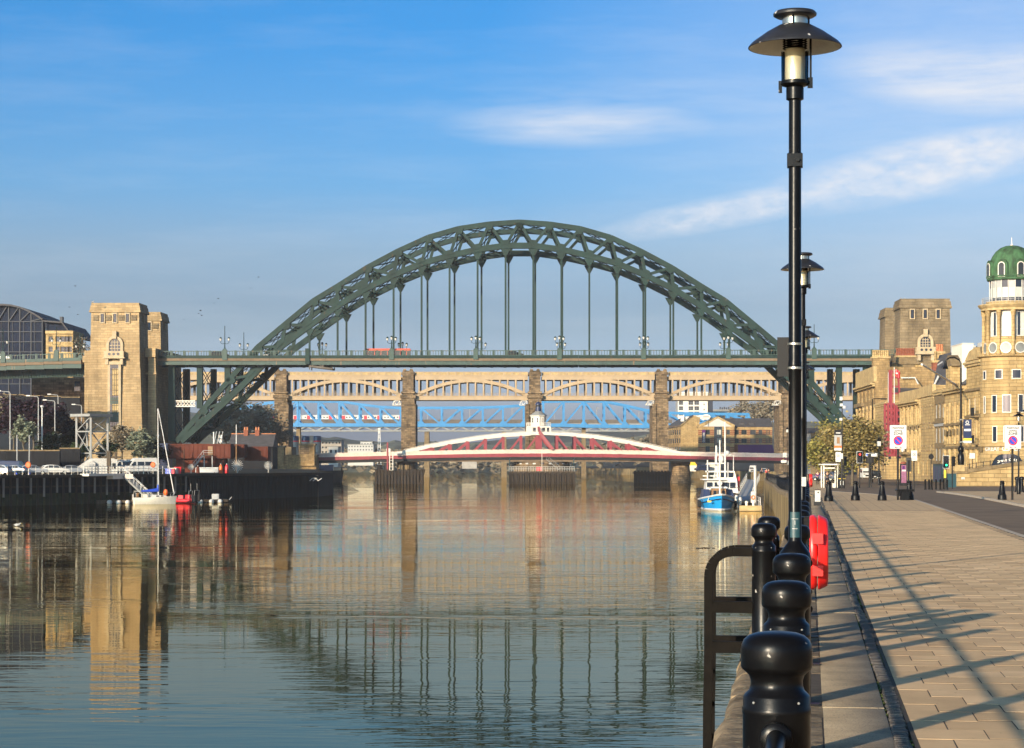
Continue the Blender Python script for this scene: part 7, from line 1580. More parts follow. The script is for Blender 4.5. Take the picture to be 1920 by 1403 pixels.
# a far wood on the valley side, read as one mass
rr = random.Random(90); pts = []
for _ in range(9000):
    x = rr.uniform(640, 1260); d = rr.uniform(1150, 1500); y = interp([(600,838),(700,842),(780,846),(900,848),(1000,842),(1100,834),(1300,820)], x); pts.append((Xp(x,d), d, Zp(y+abs(rr.gauss(0,9))*1.2+rr.uniform(0,14),d)))
leaves(pts, rr, 3.2, M['leaf_b'], 'wood', None, kind='stuff')
b = MB()
for x0_,x1_,y0_,y1_,d in ((866,900,864,870,1080),(905,930,862,868,1100)): b.box(Xp(x0_,d),Xp(x1_,d),d,d+10,Zp(y1_,d),Zp(y0_,d))
for i,(x0_,x1_,y0_,y1_,d) in enumerate(((866,894,862,875,1080),(1194,1250,876,884,900))):
    t = thing('riverside_shed',['low pale shed far up the river left of the timber fender','long dark wall shed on the far right bank'][i],'shed',(0,d,0)); MB().box(Xp(x0_,d),Xp(x1_,d),0,8,Zp(y1_+4,d),Zp(y0_,d)).build('wall', M['concrete' if i == 0 else 'trim_d'], t); MB().box(Xp(x0_,d)-.4,Xp(x1_,d)+.4,-.5,8.5,Zp(y0_,d),Zp(y0_-1,d)).build('roof', M['slate'], t)
d = 770
van('dark blue van on the far quay below the swing bridge deck', (Xp(1316,d),d,-1.0), R(200), M['navy'], 5.4, 2.4, 'vehicles under the swing bridge', True)
for i,x in enumerate((1298,1336)): 
    t = thing('marquee',['small yellow topped stall left of the dark blue van','white marquee right of the dark blue van'][i],'stall',(Xp(x,d+4),d+4,-1)); w = 2.4 if i else 1.6; MB().box(-w,w,0,3,0,2.2).build('side', M['foam'], t); MB().frus(-w-.2,w+.2,-.2,3.2,2.2,3.4,.9).build('roof', M['white' if i else 'yellow'], t)
van('white van at the head of the right hand gangway', (Xp(1412,600),600,-1.0), R(260), M['white'], 5.2, 2.3, 'vehicles under the swing bridge', True)
car('white car parked beside the gangway head', (Xp(1433,606),606,-1.0), R(250), M['white'], 'hatch', 'vehicles under the swing bridge')
# ================================================================== boats and the pontoon by the right bank
d = 276.0; fb = thing('fishing_boat', 'bright blue fishing boat moored bow on with a white rail and brown wheelhouse', 'boat', (Xp(1347,d), d, WATER)); Lb = 11.0
b = MB(); stn = 12; nn = 6
for k in range(stn):                                    # bow towards the camera (-y)
    f = k/(stn-1); y = -4.6+Lb*f; w = 2.32*min(1, (f*2.1+.001)**.62)*(1-.12*f*f); sh = 1.35+.75*(1-f)**2.2
    ring = []
    for i in range(nn): g = i/(nn-1); ring.append((-w*(.62+.38*g**.8) if k else 0, y+(1-g)*.7*(1-f)**2, -.4+(sh+.4)*g))
    for i in range(nn-1,-1,-1): g = i/(nn-1); ring.append((w*(.62+.38*g**.8) if k else 0, y+(1-g)*.7*(1-f)**2, -.4+(sh+.4)*g))
    b.v += ring
m2 = nn*2; b.f = [(k*m2+i+1, k*m2+i, (k+1)*m2+i, (k+1)*m2+i+1) for k in range(stn-1) for i in range(m2-1) if i != nn-1]+[tuple(range((stn-1)*m2, stn*m2))]
hull = b.build('hull', M['boat_blue'], fb, 60)
def sheer(f): 
    y = -4.6+Lb*f; w = 2.32*min(1, (f*2.1+.001)**.62)*(1-.12*f*f); return y, w if f > 0 else 0, 1.35+.75*(1-f)**2.2
fs_ = [0,.03,.08,.15,.25,.4,.6,.8,1.0]
MB().path([(-sheer(f)[1], sheer(f)[0], sheer(f)[2]) for f in fs_[::-1]]+[(sheer(f)[1], sheer(f)[0], sheer(f)[2]) for f in fs_[1:]], .12, 6).build('gunwale', M['white'], fb)
b = MB(); b.path([(-sheer(f)[1]*.97-.02, sheer(f)[0]-.02+.28*(1-f)**2, sheer(f)[2]-.55) for f in fs_[::-1]]+[(sheer(f)[1]*.97+.02, sheer(f)[0]-.02+.28*(1-f)**2, sheer(f)[2]-.55) for f in fs_[1:]], .06, 5); b.build('rubbing_strake', M['navy'], fb)
b = MB(); b.path([(-sheer(f)[1]*.76-.02, sheer(f)[0]+.5*(1-f)**2, .14) for f in fs_[::-1]]+[(sheer(f)[1]*.76+.02, sheer(f)[0]+.5*(1-f)**2, .14) for f in fs_[1:]], .15, 5); b.build('boot_stripe', M['white'], fb)
b = MB(); b.v = [(s*sheer(f)[1]*.96, sheer(f)[0], sheer(f)[2]-.6) for f in fs_ for s in (-1,1)]; b.f = [(2*k,2*k+1,2*k+3,2*k+2) for k in range(len(fs_)-1)]; b.build('deck', M['timber_pale'], fb)
MB().frus(-.95,.95,-1.0,1.2,1.0,2.85,.08).build('wheelhouse', M['tan'], fb)
for s in (-.55,.0,.55): MB().box(s-.2,s+.2,-.99,-.93,2.0,2.55).build('window', M['glass_b'], fb)
MB().frus(-1.05,1.05,-1.15,1.4,2.85,3.05,.05).build('wheelhouse_roof', M['white'], fb)
for s in (-1,1): MB().frus(*sorted((s*.9,s*2.1)),.0,4.2,1.2,2.7,.25,.4).build('tarpaulin', M['navy'], fb)
MB().frus(-1.6,1.6,1.6,5.0,1.4,3.9,.25).build('cabin', M['white'], fb); MB().box(-1.9,1.9,1.3,5.2,3.9,4.05).build('cabin_roof', M['white'], fb)
for s in (-1.0,0,1.0): MB().box(s-.34,s+.34,1.6,1.75,3.0,3.6).build('window', M['glass_b'], fb)
b = MB(); b.lathe([(.01,-.2),(.3,-.2),(.36,.1),(.01,.1)],12); b.v = [(x_+.3,z_+1.2,y_+3.5) for x_,y_,z_ in b.v]; b.build('searchlight', M['white'], fb,40)
zt = lambda y: Zp(y,d)-WATER
MB().tube((.02,-1.8,1.0),(.02,-1.8,zt(826)),.12,.08,8).build('mast', M['foam'], fb); MB().tube((1.1,2.2,3.9),(1.08,2.2,zt(790)),.13,.08,8).build('mast', M['white'], fb)
b = MB(); b.box(-1.5,1.7,2.0,2.2,4.9,5.1); b.box(-1.0,1.2,2.2,2.4,6.0,6.15); b.box(-1.3,-1.15,2.0,2.2,4,6.5); b.box(1.4,1.5,2.0,2.2,4,6.2); b.box(-1.8,-.2,2.4,2.6,4.35,4.5); b.build('gantry', M['white'], fb); MB().ball((.7,3.2,6.6),.42,10,1.2).build('radome', M['white'], fb, 60); MB().box(-.1,.1,3,3.2,4,8.4).build('aerial', M['white'], fb)
for x,y in ((-2.35,.5),(-2.3,2.8),(2.35,1.2)): 
    t_ = MB(); t_.lathe([(.2,-.13),(.4,-.13),(.45,0),(.4,.13),(.2,.13)],12); t_.v = [(z_+x,x_+y,y_+.8) for x_,y_,z_ in t_.v]; t_.build('tyre_fender', M['tyre'], fb, 40)
for s in (-1,1): MB().ball((s*.95,-2.2,1.35),.22,8,1.2).build('buoy', M['orange'], fb, 60)
b = MB(); b.beam((-1.6,-2.6,1.3),(-1.3,-1.6,1.8),.1); b.beam((.6,-2.8,1.4),(.9,-2.0,1.6),.12); b.build('winch_gear', M['foam'], fb); MB().box(-1.75,-1.25,-3.62,-3.5,1.1,1.3).build('registration_plate', M['yellow'], fb)
d = 300.0; wb = thing('motor_cruiser', 'white motor cruiser with a flying bridge moored behind the blue boat', 'boat', (Xp(1360,d), d, WATER))
b = MB(); 
for k in range(9):
    f = k/8; y = -5+10*f; w = 2.0*min(1,(f*2.2+.001)**.6); sh = 1.6+.5*(1-f)**2
    b.v += [(-w*.7,y+.5*(1-f),-.3),(-w,y,sh),(w,y,sh),(w*.7,y+.5*(1-f),-.3)]
b.f = [(k*4+i, (k+1)*4+i, (k+1)*4+i+1, k*4+i+1) for k in range(8) for i in range(3)]+[(32,33,34,35)]; b.build('hull', M['white'], wb, 50)
MB().frus(-1.7,1.7,-1.5,3.8,1.6,3.8,.2,.3).build('cabin', M['white'], wb); MB().frus(-1.5,1.5,-.8,3.0,3.8,5.0,.25,.3).build('flying_bridge', M['foam'], wb)
for z0_,z1_,w_ in ((2.6,3.4,1.45),(4.1,4.8,1.15)):
    for s in (-.6,0.0,.6): MB().box(s*w_-.35,s*w_+.35,-1.45 if z0_ < 3 else -.75,-1.2 if z0_ < 3 else -.5,z0_,z1_).build('window', M['glass_b'], wb)
b = MB(); b.path([(-1.3,1.5,5),(-1.3,1.5,7.2),(1.3,1.5,7.2),(1.3,1.5,5)],.07,6); b.box(-1.0,1.0,1.3,1.7,7.2,7.35); b.build('radar_arch', M['white'], wb); MB().lathe([(.4,7.35),(.45,7.5),(.3,7.8),(.02,7.9)],10,(.4,1.5,0)).build('radome', M['white'], wb, 40); MB().box(1.72,1.95,-.5,.6,2.2,4.2).build('side_panel', M['sign_red'], wb)
for s in (-1,1): MB().path([(s*.1,-5,2.8),(s*1.5,-3.2,2.7),(s*1.95,0,2.5),(s*1.95,4,2.4)],.035,5).build('rail', M['white'], wb)
pt = thing('pontoon', 'wooden fronted landing pontoon on the right bank with two lamps on its edge', 'pontoon', (0,0,WATER))
d0,d1 = 270.0,305.0; xl,xr = Xp(1387,d0),Xp(1428,d0); dx = SLOPE*.55*(d1-d0)
MB().box(xl,xr,d0,d0+.5,.05,.72).build('front_timber', M['trim'], pt)
b = MB(); b.add([(xl,d0+.5,.0),(xr,d0+.5,0),(xr+dx,d1,0),(xl+dx+.6,d1,0),(xl,d0+.5,.62),(xr,d0+.5,.62),(xr+dx,d1,.62),(xl+dx+.6,d1,.62)],[(0,1,5,4),(1,2,6,5),(2,3,7,6),(3,0,4,7),(4,5,6,7)]); b.build('deck', M['grey_steel'], pt)
for k in range(9):
    y = d0+1+k*3.6; q = SLOPE*.55*(y-d0); MB().box(xl+q+.1, xr+q-.3, y, y+.12, .6225, .68).build('cross_batten', M['timber'], pt)
for x in (xl+.9, xr-1.0): MB().lathe([(.16,.72),(.18,1.0),(.22,1.05),(.2,1.25),(.05,1.3)],8,(x,d0+.3,0)).build('edge_lamp', M['foam'], pt, 40)
for k in range(6): y = d0+6+k*4.5; q = SLOPE*.55*(y-d0); MB().lathe([(.1,.65),(.2,.8),(.22,1.5),(.1,1.7),(.02,1.72)],8,(xl+q+.25,y,0)).build('fender', M['white'], pt, 40)
for k in range(8): y = d0+.6+k*4.8; q = SLOPE*.55*(y-d0); MB().tube((xr+q-.12,y,.6),(xr+q-.12,y,1.75),.05,.05,6).build('rail_post', M['white_enamel'], pt)
for z in (1.7,1.2): b = MB(); b.beam((xr-.12,d0+.6,z),(xr-.12+SLOPE*.55*(d1-d0),d1,z),.06); b.build('rail', M['white_enamel'], pt)
y = d0+9; q = SLOPE*.55*9; t = thing('lifebuoy_board', 'white and orange lifebuoy board on the landing pontoon', 'lifebuoy', (xr+q-.75,y,WATER+.62)); MB().box(-.3,.3,-.05,.05,.3,1.75).build('board', M['white'], t); b = MB(); b.lathe([(.16,-.08),(.3,-.08),(.3,.06),(.16,.06)],14); b.v = [(x_,z_-.08,y_+1.0) for x_,y_,z_ in b.v]; b.build('ring', M['orange'], t, 40); MB().tube((0,0,0),(0,0,.4),.05).build('post', M['white_enamel'], t)
MB().tube((xr+.55,d0+12,-1.5),(xr+.55,d0+12,5.6),.2,.2,8).build('guide_pile', M['white_enamel'], pt)
gw = thing('gangway', 'grey ribbed gangway climbing from the pontoon to the quay top', 'gangway'); a, c = Vector((xl+dx+1.3,d1-1.5,WATER+.7)), Vector((Xp(1412,352),352,-1.0)); b = MB(); b.beam(a,c,2.0,.25); b.build('deck', M['sign_grey'], gw)
for s in (-1.05,1.05):
    o = Vector((s,0,1.15)); b = MB(); b.beam(a+o,c+o,.1)
    for k in range(13): q = a.lerp(c,k/12); b.beam(q+Vector((s,0,0)),q+o,.07)
    b.beam(a+Vector((s,0,.55)),c+Vector((s,0,.55)),.07); b.build('handrail', M['white_enamel'], gw)
# railing along the curved quay farther on
dr = thing('quay_railing', 'black bar railing along the curved quay top above the stone wall', 'railing'); dk = 150.0
while dk < 380:
    e = edge_s(dk)+.5; p = Q(e,dk,gz(dk)); dn = dk+4; q = Q(edge_s(dn)+.5,dn,gz(dn))
    b = MB(); b.lathe([(.12,0),(.12,.9),(.08,.95),(.13,1.0),(.13,1.12),(.05,1.18)],8,p); b.build('post', M['iron2'], dr, 40)
    for z in (.15,1.0): b = MB(); b.beam(p+Vector((0,0,z)),q+Vector((0,0,z)),.05); b.build('rail', M['iron2'], dr)
    b = MB()
    for k in range(1,16): f = k/16; u = p.lerp(q,f); b.box(u.x-.018,u.x+.018,u.y-.018,u.y+.018,u.z+.15,u.z+1.0)
    b.build('bars', M['iron2'], dr); dk = dn
# ================================================================== street furniture
def g(x, d): return Vector((Xp(x,d), d, gz(d)))
def bollard():
    t = thing('cast_bollard','', 'bollard')
    MB().lathe([(.215,0),(.215,.05),(.205,.22),(.18,.27),(.165,.29),(.105,.70),(.10,.73),(.125,.745),(.125,.775),(.10,.79),(.09,.81)],16).build('shaft', M['iron2'], t, 40)
    MB().lathe([(.085,.80),(.11,.82),(.115,.86),(.085,.895),(.03,.91),(.001,.912)],14).build('cap', M['iron2'], t, 60); return t
BB = [(1554,97,'first of the row, beside the joggers'),(1604,99,'second of the row across the promenade'),(1654,99,'third of the row, left of the parking sign'),(1705,101,'fourth of the row, behind the low bench'),(1879,101,'alone on the far pavement by the right parking sign')]
b0 = bollard()
for i,(x,d,w) in enumerate(BB):
    o = b0 if i == 0 else dup(b0,(0,0,0)); o.location = g(x,d); o['label'] = 'black flared cast iron bollard, '+w; o['group'] = 'cast iron bollards across the promenade'
d = 100; bn_ = thing('bench','low black bench on a thick pedestal beside the parking sign pole','bench',g(1696,d)); MB().box(-.33,.33,-.2,.2,.44,.52).build('seat', M['iron2'], bn_); MB().frus(-.2,.2,-.15,.15,0,.44,.03).build('pedestal', M['iron2'], bn_)
for s in (-1,1): b = MB(); b.tube((s*.35,-.22,.47),(s*.35,.22,.47),.06); b.build('scroll', M['iron2'], bn_, 40); MB().box(s*.24-.02,s*.24+.02,-.12,.12,.2,.45).build('bracket', M['iron2'], bn_)
# slim posts near the junction
sp0 = thing('slim_bollard','', 'bollard'); MB().lathe([(.09,0),(.085,.8),(.1,.82),(.1,.88),(.075,.9),(.09,.96),(.04,1.0),(.001,1.0)],10).build('shaft', M['iron2'], sp0, 40); MB().lathe([(.13,0),(.13,.06),(.1,.1)],10).build('foot', M['iron2'], sp0)
for i,x in enumerate((1735,1742,1747,1755,1763,1769,1776)):
    o = sp0 if i == 0 else dup(sp0,(0,0,0)); o.location = g(x,205+(i%2)*3); o['label'] = 'slim black bollard, %s from the left in the row before the green shop door' % NUM[i]; o['group'] = 'slim bollards at the junction'
tb0 = thing('stout_bollard','', 'bollard'); MB().lathe([(.16,0),(.16,.12),(.12,.16),(.12,.85),(.17,.9),(.17,1.0),(.12,1.08),(.001,1.1)],14).build('shaft', M['iron2'], tb0, 40); MB().lathe([(.2,0),(.2,.05),(.16,.06)],14).build('foot', M['iron2'], tb0)
for i,x in enumerate((1907,1916,1926)):
    o = tb0 if i == 0 else dup(tb0,(0,0,0)); o.location = g(x,150-i*3); o['label'] = 'stout black bollard, %s from the left at the right edge below the ramp wall' % NUM[i]; o['group'] = 'stout bollards at the right edge'
# restricted parking signs
def psign(x, d, lab):
    t = thing('parking_sign', lab, 'sign', g(x,d), R(4), 'parking zone signs'); W_,H_ = .80,1.12; zb = 2.42
    MB().tube((0,.06,0),(0,.06,zb+H_-.1),.05,.05,10).build('pole', M['iron2'], t)
    MB().box(-W_/2,W_/2,-.012,.012,zb,zb+H_).build('panel', M['sign_white'], t)
    b = MB(); y=-.016
    for x0_,x1_,z0_,z1_ in ((-W_/2,W_/2,zb,zb+.012),(-W_/2,W_/2,zb+H_-.012,zb+H_),(-W_/2,-W_/2+.012,zb+.012,zb+H_-.012),(W_/2-.012,W_/2,zb+.012,zb+H_-.012)): b.box(x0_,x1_,y-.002,y,z0_,z1_)
    b.build('border', M['sign_grey'], t)
    for s,z,sz_ in (('Restricted',.99,.135),('parking',.855,.125),('ZONE',.71,.165)): text('lettering', s, sz_, M['txt'], t, (0,-.018,zb+z), (R(90),0,0), .001)
    text('lettering','Mon - Sat',.085,M['txt'],t,(0,-.018,zb+.07),(R(90),0,0),.001); MB().box(-W_/2+.02,W_/2-.02,-.018,-.014,zb+.13,zb+.138).build('divider', M['sign_grey'], t)
    def disc(r0,r1,m,yy,nm):
        b = MB(); b.lathe([(r0,0),(r1,0)],32); b.v = [(x_,yy,y_+zb+.385) for x_,y_,z_ in b.v]; b.f = [f[::-1] for f in b.f]; return b.build(nm, m, t)
    disc(.001,.175,M['sign_blue'],-.016,'blue_disc'); disc(.172,.225,M['sign_red'],-.018,'red_ring'); b = MB(); b.beam((-.13,-.019,zb+.385+.13),(.13,-.019,zb+.385-.13),.004,.045,up=(0,1,0)); b.v = [(x_,min(-.0185,y_),z_) for x_,y_,z_ in b.v]; b = MB(); a=.132; w=.017; b.add([(-a-w,-.0195,zb+.385+a-w),(a-w,-.0195,zb+.385-a-w),(a+w,-.0195,zb+.385-a+w),(-a+w,-.0195,zb+.385+a+w)],[(0,1,2,3)]); b.build('red_bar', M['sign_red'], t)
    for z in (zb+.2,zb+.9): MB().box(-.09,.09,.012,.12,z-.02,z+.02).build('clip', M['grey_steel'], t)
psign(1684,101,'white restricted parking zone sign in front of the red stair tower'); psign(1899,101,'white restricted parking zone sign in front of the coffee shop')
# quay lamps of the far pavement
# ================================================================== promenade lamps, rail posts, ladder
def quay_lamp():
    t = thing('promenade_lamp','', 'street lamp')
    MB().lathe([(.112,0),(.112,1.04),(.108,1.07),(.075,1.115),(.052,1.145),(.046,1.16),(.046,2.0),(.045,2.35),(.048,2.36),(.048,2.42),(.045,2.43),(.044,3.86),(.043,4.28)],20).build('pole', M['iron'], t, 35)
    MB().lathe([(.046,3.80),(.055,3.81),(.055,3.86),(.05,3.90),(.046,3.90)],16).build('ring', M['iron'], t, 35)
    b = MB(); b.box(-.055,.055,-.06,.06,3.80,3.89); b.tube((.02,-.06,3.845),(.02,-.085,3.845),.016); b.build('cable_box', M['iron'], t)
    b = MB(); b.lathe([(.044,4.27),(.062,4.28),(.062,4.36),(.058,4.365),(.10,4.38),(.104,4.385),(.104,4.405),(.096,4.41)],20); b.box(-.115,-.09,-.02,.02,4.33,4.41); b.box(.088,.125,-.02,.02,4.36,4.43); b.box(.102,.118,-.012,.012,4.37,4.72); b.build('lens_holder', M['iron'], t, 35)
    MB().lathe([(.096,4.405),(.098,4.62),(.096,4.63)],24).build('glass_cylinder', M['pane'], t, 60)
    MB().lathe([(.001,4.402),(.068,4.405),(.07,4.63),(.06,4.64)],24).build('reflector', M['lens'], t, 60)
    b = MB()
    for k in range(6): z = 4.635+.016*k; b.lathe([(.075,z),(.088,z+.005),(.075,z+.011)],20)
    b.build('louvre', M['dark_bar'], t, 35)
    MB().lathe([(.105,4.805),(.12,4.80),(.20,4.755),(.305,4.68),(.328,4.655),(.33,4.647),(.326,4.645)],40).build('shade', M['lampshade'], t, 40)
    MB().lathe([(.322,4.646),(.30,4.674),(.20,4.745),(.11,4.792),(.09,4.795)],40).build('shade_lining', M['lining'], t, 40)
    MB().lathe([(.09,4.80),(.088,4.862)],20).build('neck', M['alu'], t, 40)
    b = MB()
    for k in range(3): a = 2*math.pi*k/3+.4; b.tube((math.cos(a)*.105,math.sin(a)*.105,4.80),(math.cos(a)*.105,math.sin(a)*.105,4.865),.007)
    b.build('stay', M['iron'], t)
    MB().lathe([(.001,4.858),(.135,4.862),(.152,4.872),(.154,4.885),(.14,4.90),(.06,4.908),(.001,4.908)],28).build('cap', M['lampshade'], t, 40)
    MB().box(.09,.17,-.10,.02,0,.012).build('foot_plate', M['iron2'], t)
    return t
M['lining'] = mat('enamel_lining', (.72,.68,.6), .6, .15, 5)
M['lampshade'] = mat('chipped_black_enamel', (.016,.017,.02), .35, .3, 6, .001, 30, speck=((.45,.44,.42), 11, .68))
ql = quay_lamp(); STEP = 2.88; LAMPS = [15.1+17.28*k for k in (0,1,2,3,5,6)]
LL = ['tall black promenade lamp with a conical shade, the nearest and tallest','second black promenade lamp, standing just behind the nearest one','third black promenade lamp, peeping out right of the second','fourth black promenade lamp, its shade level with the bridge deck','fifth black promenade lamp, below the level of the bridge deck','sixth and farthest black promenade lamp in the quayside row']
def rail_s(d): return -.10 if d < 60 else edge_s(d)+.54
for i,d in enumerate(LAMPS):
    o = ql if i == 0 else dup(ql,(0,0,0)); o.location = Q(rail_s(d),d,gz(d)); o.rotation_euler = (0,0,-math.atan(SLOPE)+.05*i); o['label'] = LL[i]; o['group'] = 'black lamps along the promenade railing'
L0 = ql
MB().box(-.125,-.015,.048,.06,2.32,2.60).build('sign_back', M['black'], L0); b = MB(); b.lathe([(.05,2.37),(.052,2.372),(.052,2.385),(.05,2.387)],16); b.build('strap', M['alu'], L0); b = MB(); b.lathe([(.05,2.54),(.052,2.542),(.052,2.555),(.05,2.557)],16); b.build('strap', M['alu'], L0)
b = MB(); b.lathe([(.0475,1.18),(.0475,1.36)],10,(0,0,0),R(-135),R(-45)); b.build('sticker', M['teal'], L0)
# a shield with a small triangle, printed on the sticker
b = MB(); b.lathe([(.0479,1.24),(.0479,1.245)],8,(0,0,0),R(-115),R(-65)); b.lathe([(.0479,1.31),(.0479,1.314)],8,(0,0,0),R(-120),R(-60)); b.lathe([(.0479,1.27),(.0479,1.30)],4,(0,0,0),R(-93),R(-87)); b.build('sticker_print', M['sign_grey'], L0)
o = Q(rail_s(LAMPS[1]),LAMPS[1],0); l2 = [x for x in bpy.data.objects if x.get('label') == LL[1]][0]; MB().box(-.06,.05,-.09,-.05,1.36,1.50).build('control_box', M['white_enamel'], l2)
# railing posts
def rail_post(rails=True):
    t = thing('railing_post','', 'post')
    MB().lathe([(.118,0),(.118,.03),(.104,.05),(.104,.93),(.106,.935),(.106,.95),(.103,.955),(.103,.985),(.098,.992),(.085,1.005),(.080,1.02),(.080,1.035),(.085,1.05),(.097,1.062),(.107,1.070),(.11,1.078),(.11,1.128),(.1075,1.144),(.100,1.160),(.086,1.172),(.064,1.180),(.035,1.184),(.001,1.185)],36).build('shaft', M['iron'], t, 38)
    b = MB(); b.box(.09,.19,-.09,.03,-.002,.012); b.build('foot_plate', M['iron2'], t)
    if rails:
        for z,r_ in ((.87,.029),(.42,.024)):
            MB().tube((0,.10,z),(0,STEP-.10,z),r_,r_,14).build('rail', M['iron'], t, 40)
            for y,s in ((.10,1),(STEP-.10,-1)): MB().path([(0,y-.01*s,z),(0,y+.012*s,z),(0,y+.02*s,z)],[.05,.048,.036],14).build('rail_socket', M['iron'], t, 40)
    for a in (-130,-50): MB().ball((math.cos(R(a))*.106,math.sin(R(a))*.106,.972),.0045,6).build('screw', M['grey_steel'], t)
    return t
RP = rail_post(); RP2 = rail_post(False); d = 6.57-STEP; k = -1; cnt = 0; ladder_d = (18.6, 21.0); uses = {0:0,1:0}
order = {0:'nearest black railing post with a domed cap, cut off by the bottom edge',1:'second black railing post, just beyond the nearest one',2:'third black railing post, just before the nearest lamp'}
since = 0; lampno = 0
while d < 128:
    is_lamp = any(abs(d-l) < .8 for l in LAMPS) or abs(d-84.2) < .8
    if is_lamp: lampno += 1; since = 0
    else:
        dn = d+STEP
        p = Q(rail_s(d),d,gz(d)); q = Q(rail_s(dn),dn,gz(dn)); o = RP if uses[0] == 0 else dup(RP,(0,0,0)); uses[0] += 1
        o.location = p; o.rotation_euler = (0,0,-math.atan2(q.x-p.x,q.y-p.y)); since += 1
        o['label'] = order.get(k) or ('black railing post, %s beyond the %s promenade lamp' % (NUM[since-1], NUM[lampno-1]) if lampno else 'black railing post beside the camera, outside the picture')
        o['group'] = 'black posts of the promenade railing'
    if is_lamp:                                             # rails that leave a lamp towards the next post
        par = min((x for x in bpy.data.objects if x.get('category') == 'street lamp' and x.name.startswith('promenade_lamp')), key=lambda x: abs(x.location.y-d))
        if abs(par.location.y-d) < 1:
            dn = d+STEP; q = par.matrix_basis.inverted() @ Q(rail_s(dn),dn,gz(dn)); u = q.normalized()
            for z in (.87,.46): MB().tube(Vector((u.x*.1,u.y*.1,z)),Vector((q.x-u.x*.1,q.y-u.y*.1,z+q.z)),.030,.030,14).build('rail', M['iron'], par, 40)
    k += 1; d += STEP
# ladder gate: two posts set towards the water with the river ladder between them
rzq = -math.atan(SLOPE)
gp = RP2
for i,(dd_,lab) in enumerate(((18.6,'black gate post on the near side of the river ladder'),(21.0,'black gate post on the far side of the river ladder'))):
    o = gp if i == 0 else dup(gp,(0,0,0)); o.location = Q(-.395,dd_,0); o.rotation_euler = (0,0,rzq); o['label'] = lab; o['group'] = 'gate posts at the river ladder'
    l = MB(); s_ = -1 if i == 0 else 1
    for z in (.85,.46): l.tube((.10,0,z),(.40,-.35 if i == 0 else .0,z),.03,.03,12)
    l.build('return_rail', M['iron'], o, 40)
lad = thing('river_ladder','black steel ladder with hooped stiles going down the quay wall','ladder',Q(-.395,18.6,0),rzq)
for i,y in enumerate((.0,.62)):
    b = MB(); pr_ = [(-.09,.93),(-.27,.93)]+[(-.27-.21*math.sin(a),.72+.21*math.cos(a)) for a in [math.pi/2*k/6 for k in range(1,7)]]+[(-.48,0),(-.49,-.5),(-.50,-4.6)]
    for (x0_,z0_),(x1_,z1_) in zip(pr_,pr_[1:]): b.beam((x0_,y,z0_),(x1_,y,z1_),.075,.075,up=(0,1,0))
    b.build('stile', M['dark_bar'], lad)
for z in (.45,.10): 
    for y in (.0,.62): MB().box(-.45,-.08,y-.035,y+.035,z-.05,z+.05).build('bracket', M['dark_bar'], lad)
for kk in range(14): MB().tube((-.49,0,-.15-.3*kk),(-.49,.62,-.15-.3*kk),.02).build('rung', M['dark_bar'], lad)
# lifebuoy housings
def life(d, lab):
    t = thing('lifebuoy_housing', lab, 'lifebuoy', Q(.0,d,gz(d)), rzq, 'red lifebuoy housings on the promenade railing')
    MB().box(-.05,.0,-.04,.04,0,1.2).build('backing_post', M['iron'], t)
    def shell(x0, x1, r0, r1, nm):
        b = MB(); n = 28; out = []
        for k in range(n):
            a = 2*math.pi*k/n; c, s = math.cos(a), math.sin(a); out.append((c*abs(c)**-.25*1.0 if abs(c) > 1e-3 else 0, s))
        rings = ((x0,r0*.97),(x0+.012,r0),(x1-.03,r1),(x1-.008,r1*.96),(x1,r1*.88))
        for x,r in rings: b.v += [(x, u*r*.93, .86+w*r*1.02) for u,w in out]
        for j in range(len(rings)-1): b.f += [(j*n+i,j*n+(i+1)%n,(j+1)*n+(i+1)%n,(j+1)*n+i) for i in range(n)]
        b.f += [tuple(range(n-1,-1,-1)), tuple(range((len(rings)-1)*n,len(rings)*n))]
        return b.build(nm, M['red_plastic'], t, 50)
    shell(.005,.075,.345,.35,'back_shell'); shell(.083,.18,.35,.325,'front_shell')
    for y,z in ((-.30,1.0),(-.30,.70),(.3,.86)): MB().box(.03,.13,y-.05,y+.05,z-.05,z+.05).build('latch', M['red_plastic'], t)
    b = MB(); b.lathe([(.12,0),(.2,0),(.2,.012),(.12,.012)],20); b.v = [(.165+z_,x_,.86+y_) for x_,y_,z_ in b.v]; b.build('embossed_ring', M['sign_white'], t, 40)
    b = MB(); b.box(.1655,.169,-.13,.13,.79,.93); b.build('instruction_label', M['sign_white'], t)
    return t
life(20.3,'large red plastic lifebuoy housing on the railing behind the nearest lamp'); life(112,'small far red lifebuoy housing beside the white square post')
p = Q(.35,87,0); t = thing('service_post','short white square post with a black foot beside the railing','post',p,rzq); MB().box(-.11,.11,-.11,.11,.16,.62).build('shaft', M['white_enamel'], t); MB().box(-.15,.15,-.13,.13,0,.16).build('foot', M['black'], t); MB().box(-.12,.12,-.12,.12,.62,.65).build('cap', M['black'], t); MB().tube((.02,-.112,.54),(.02,-.125,.54),.03,.03,10).build('socket', M['black'], t)
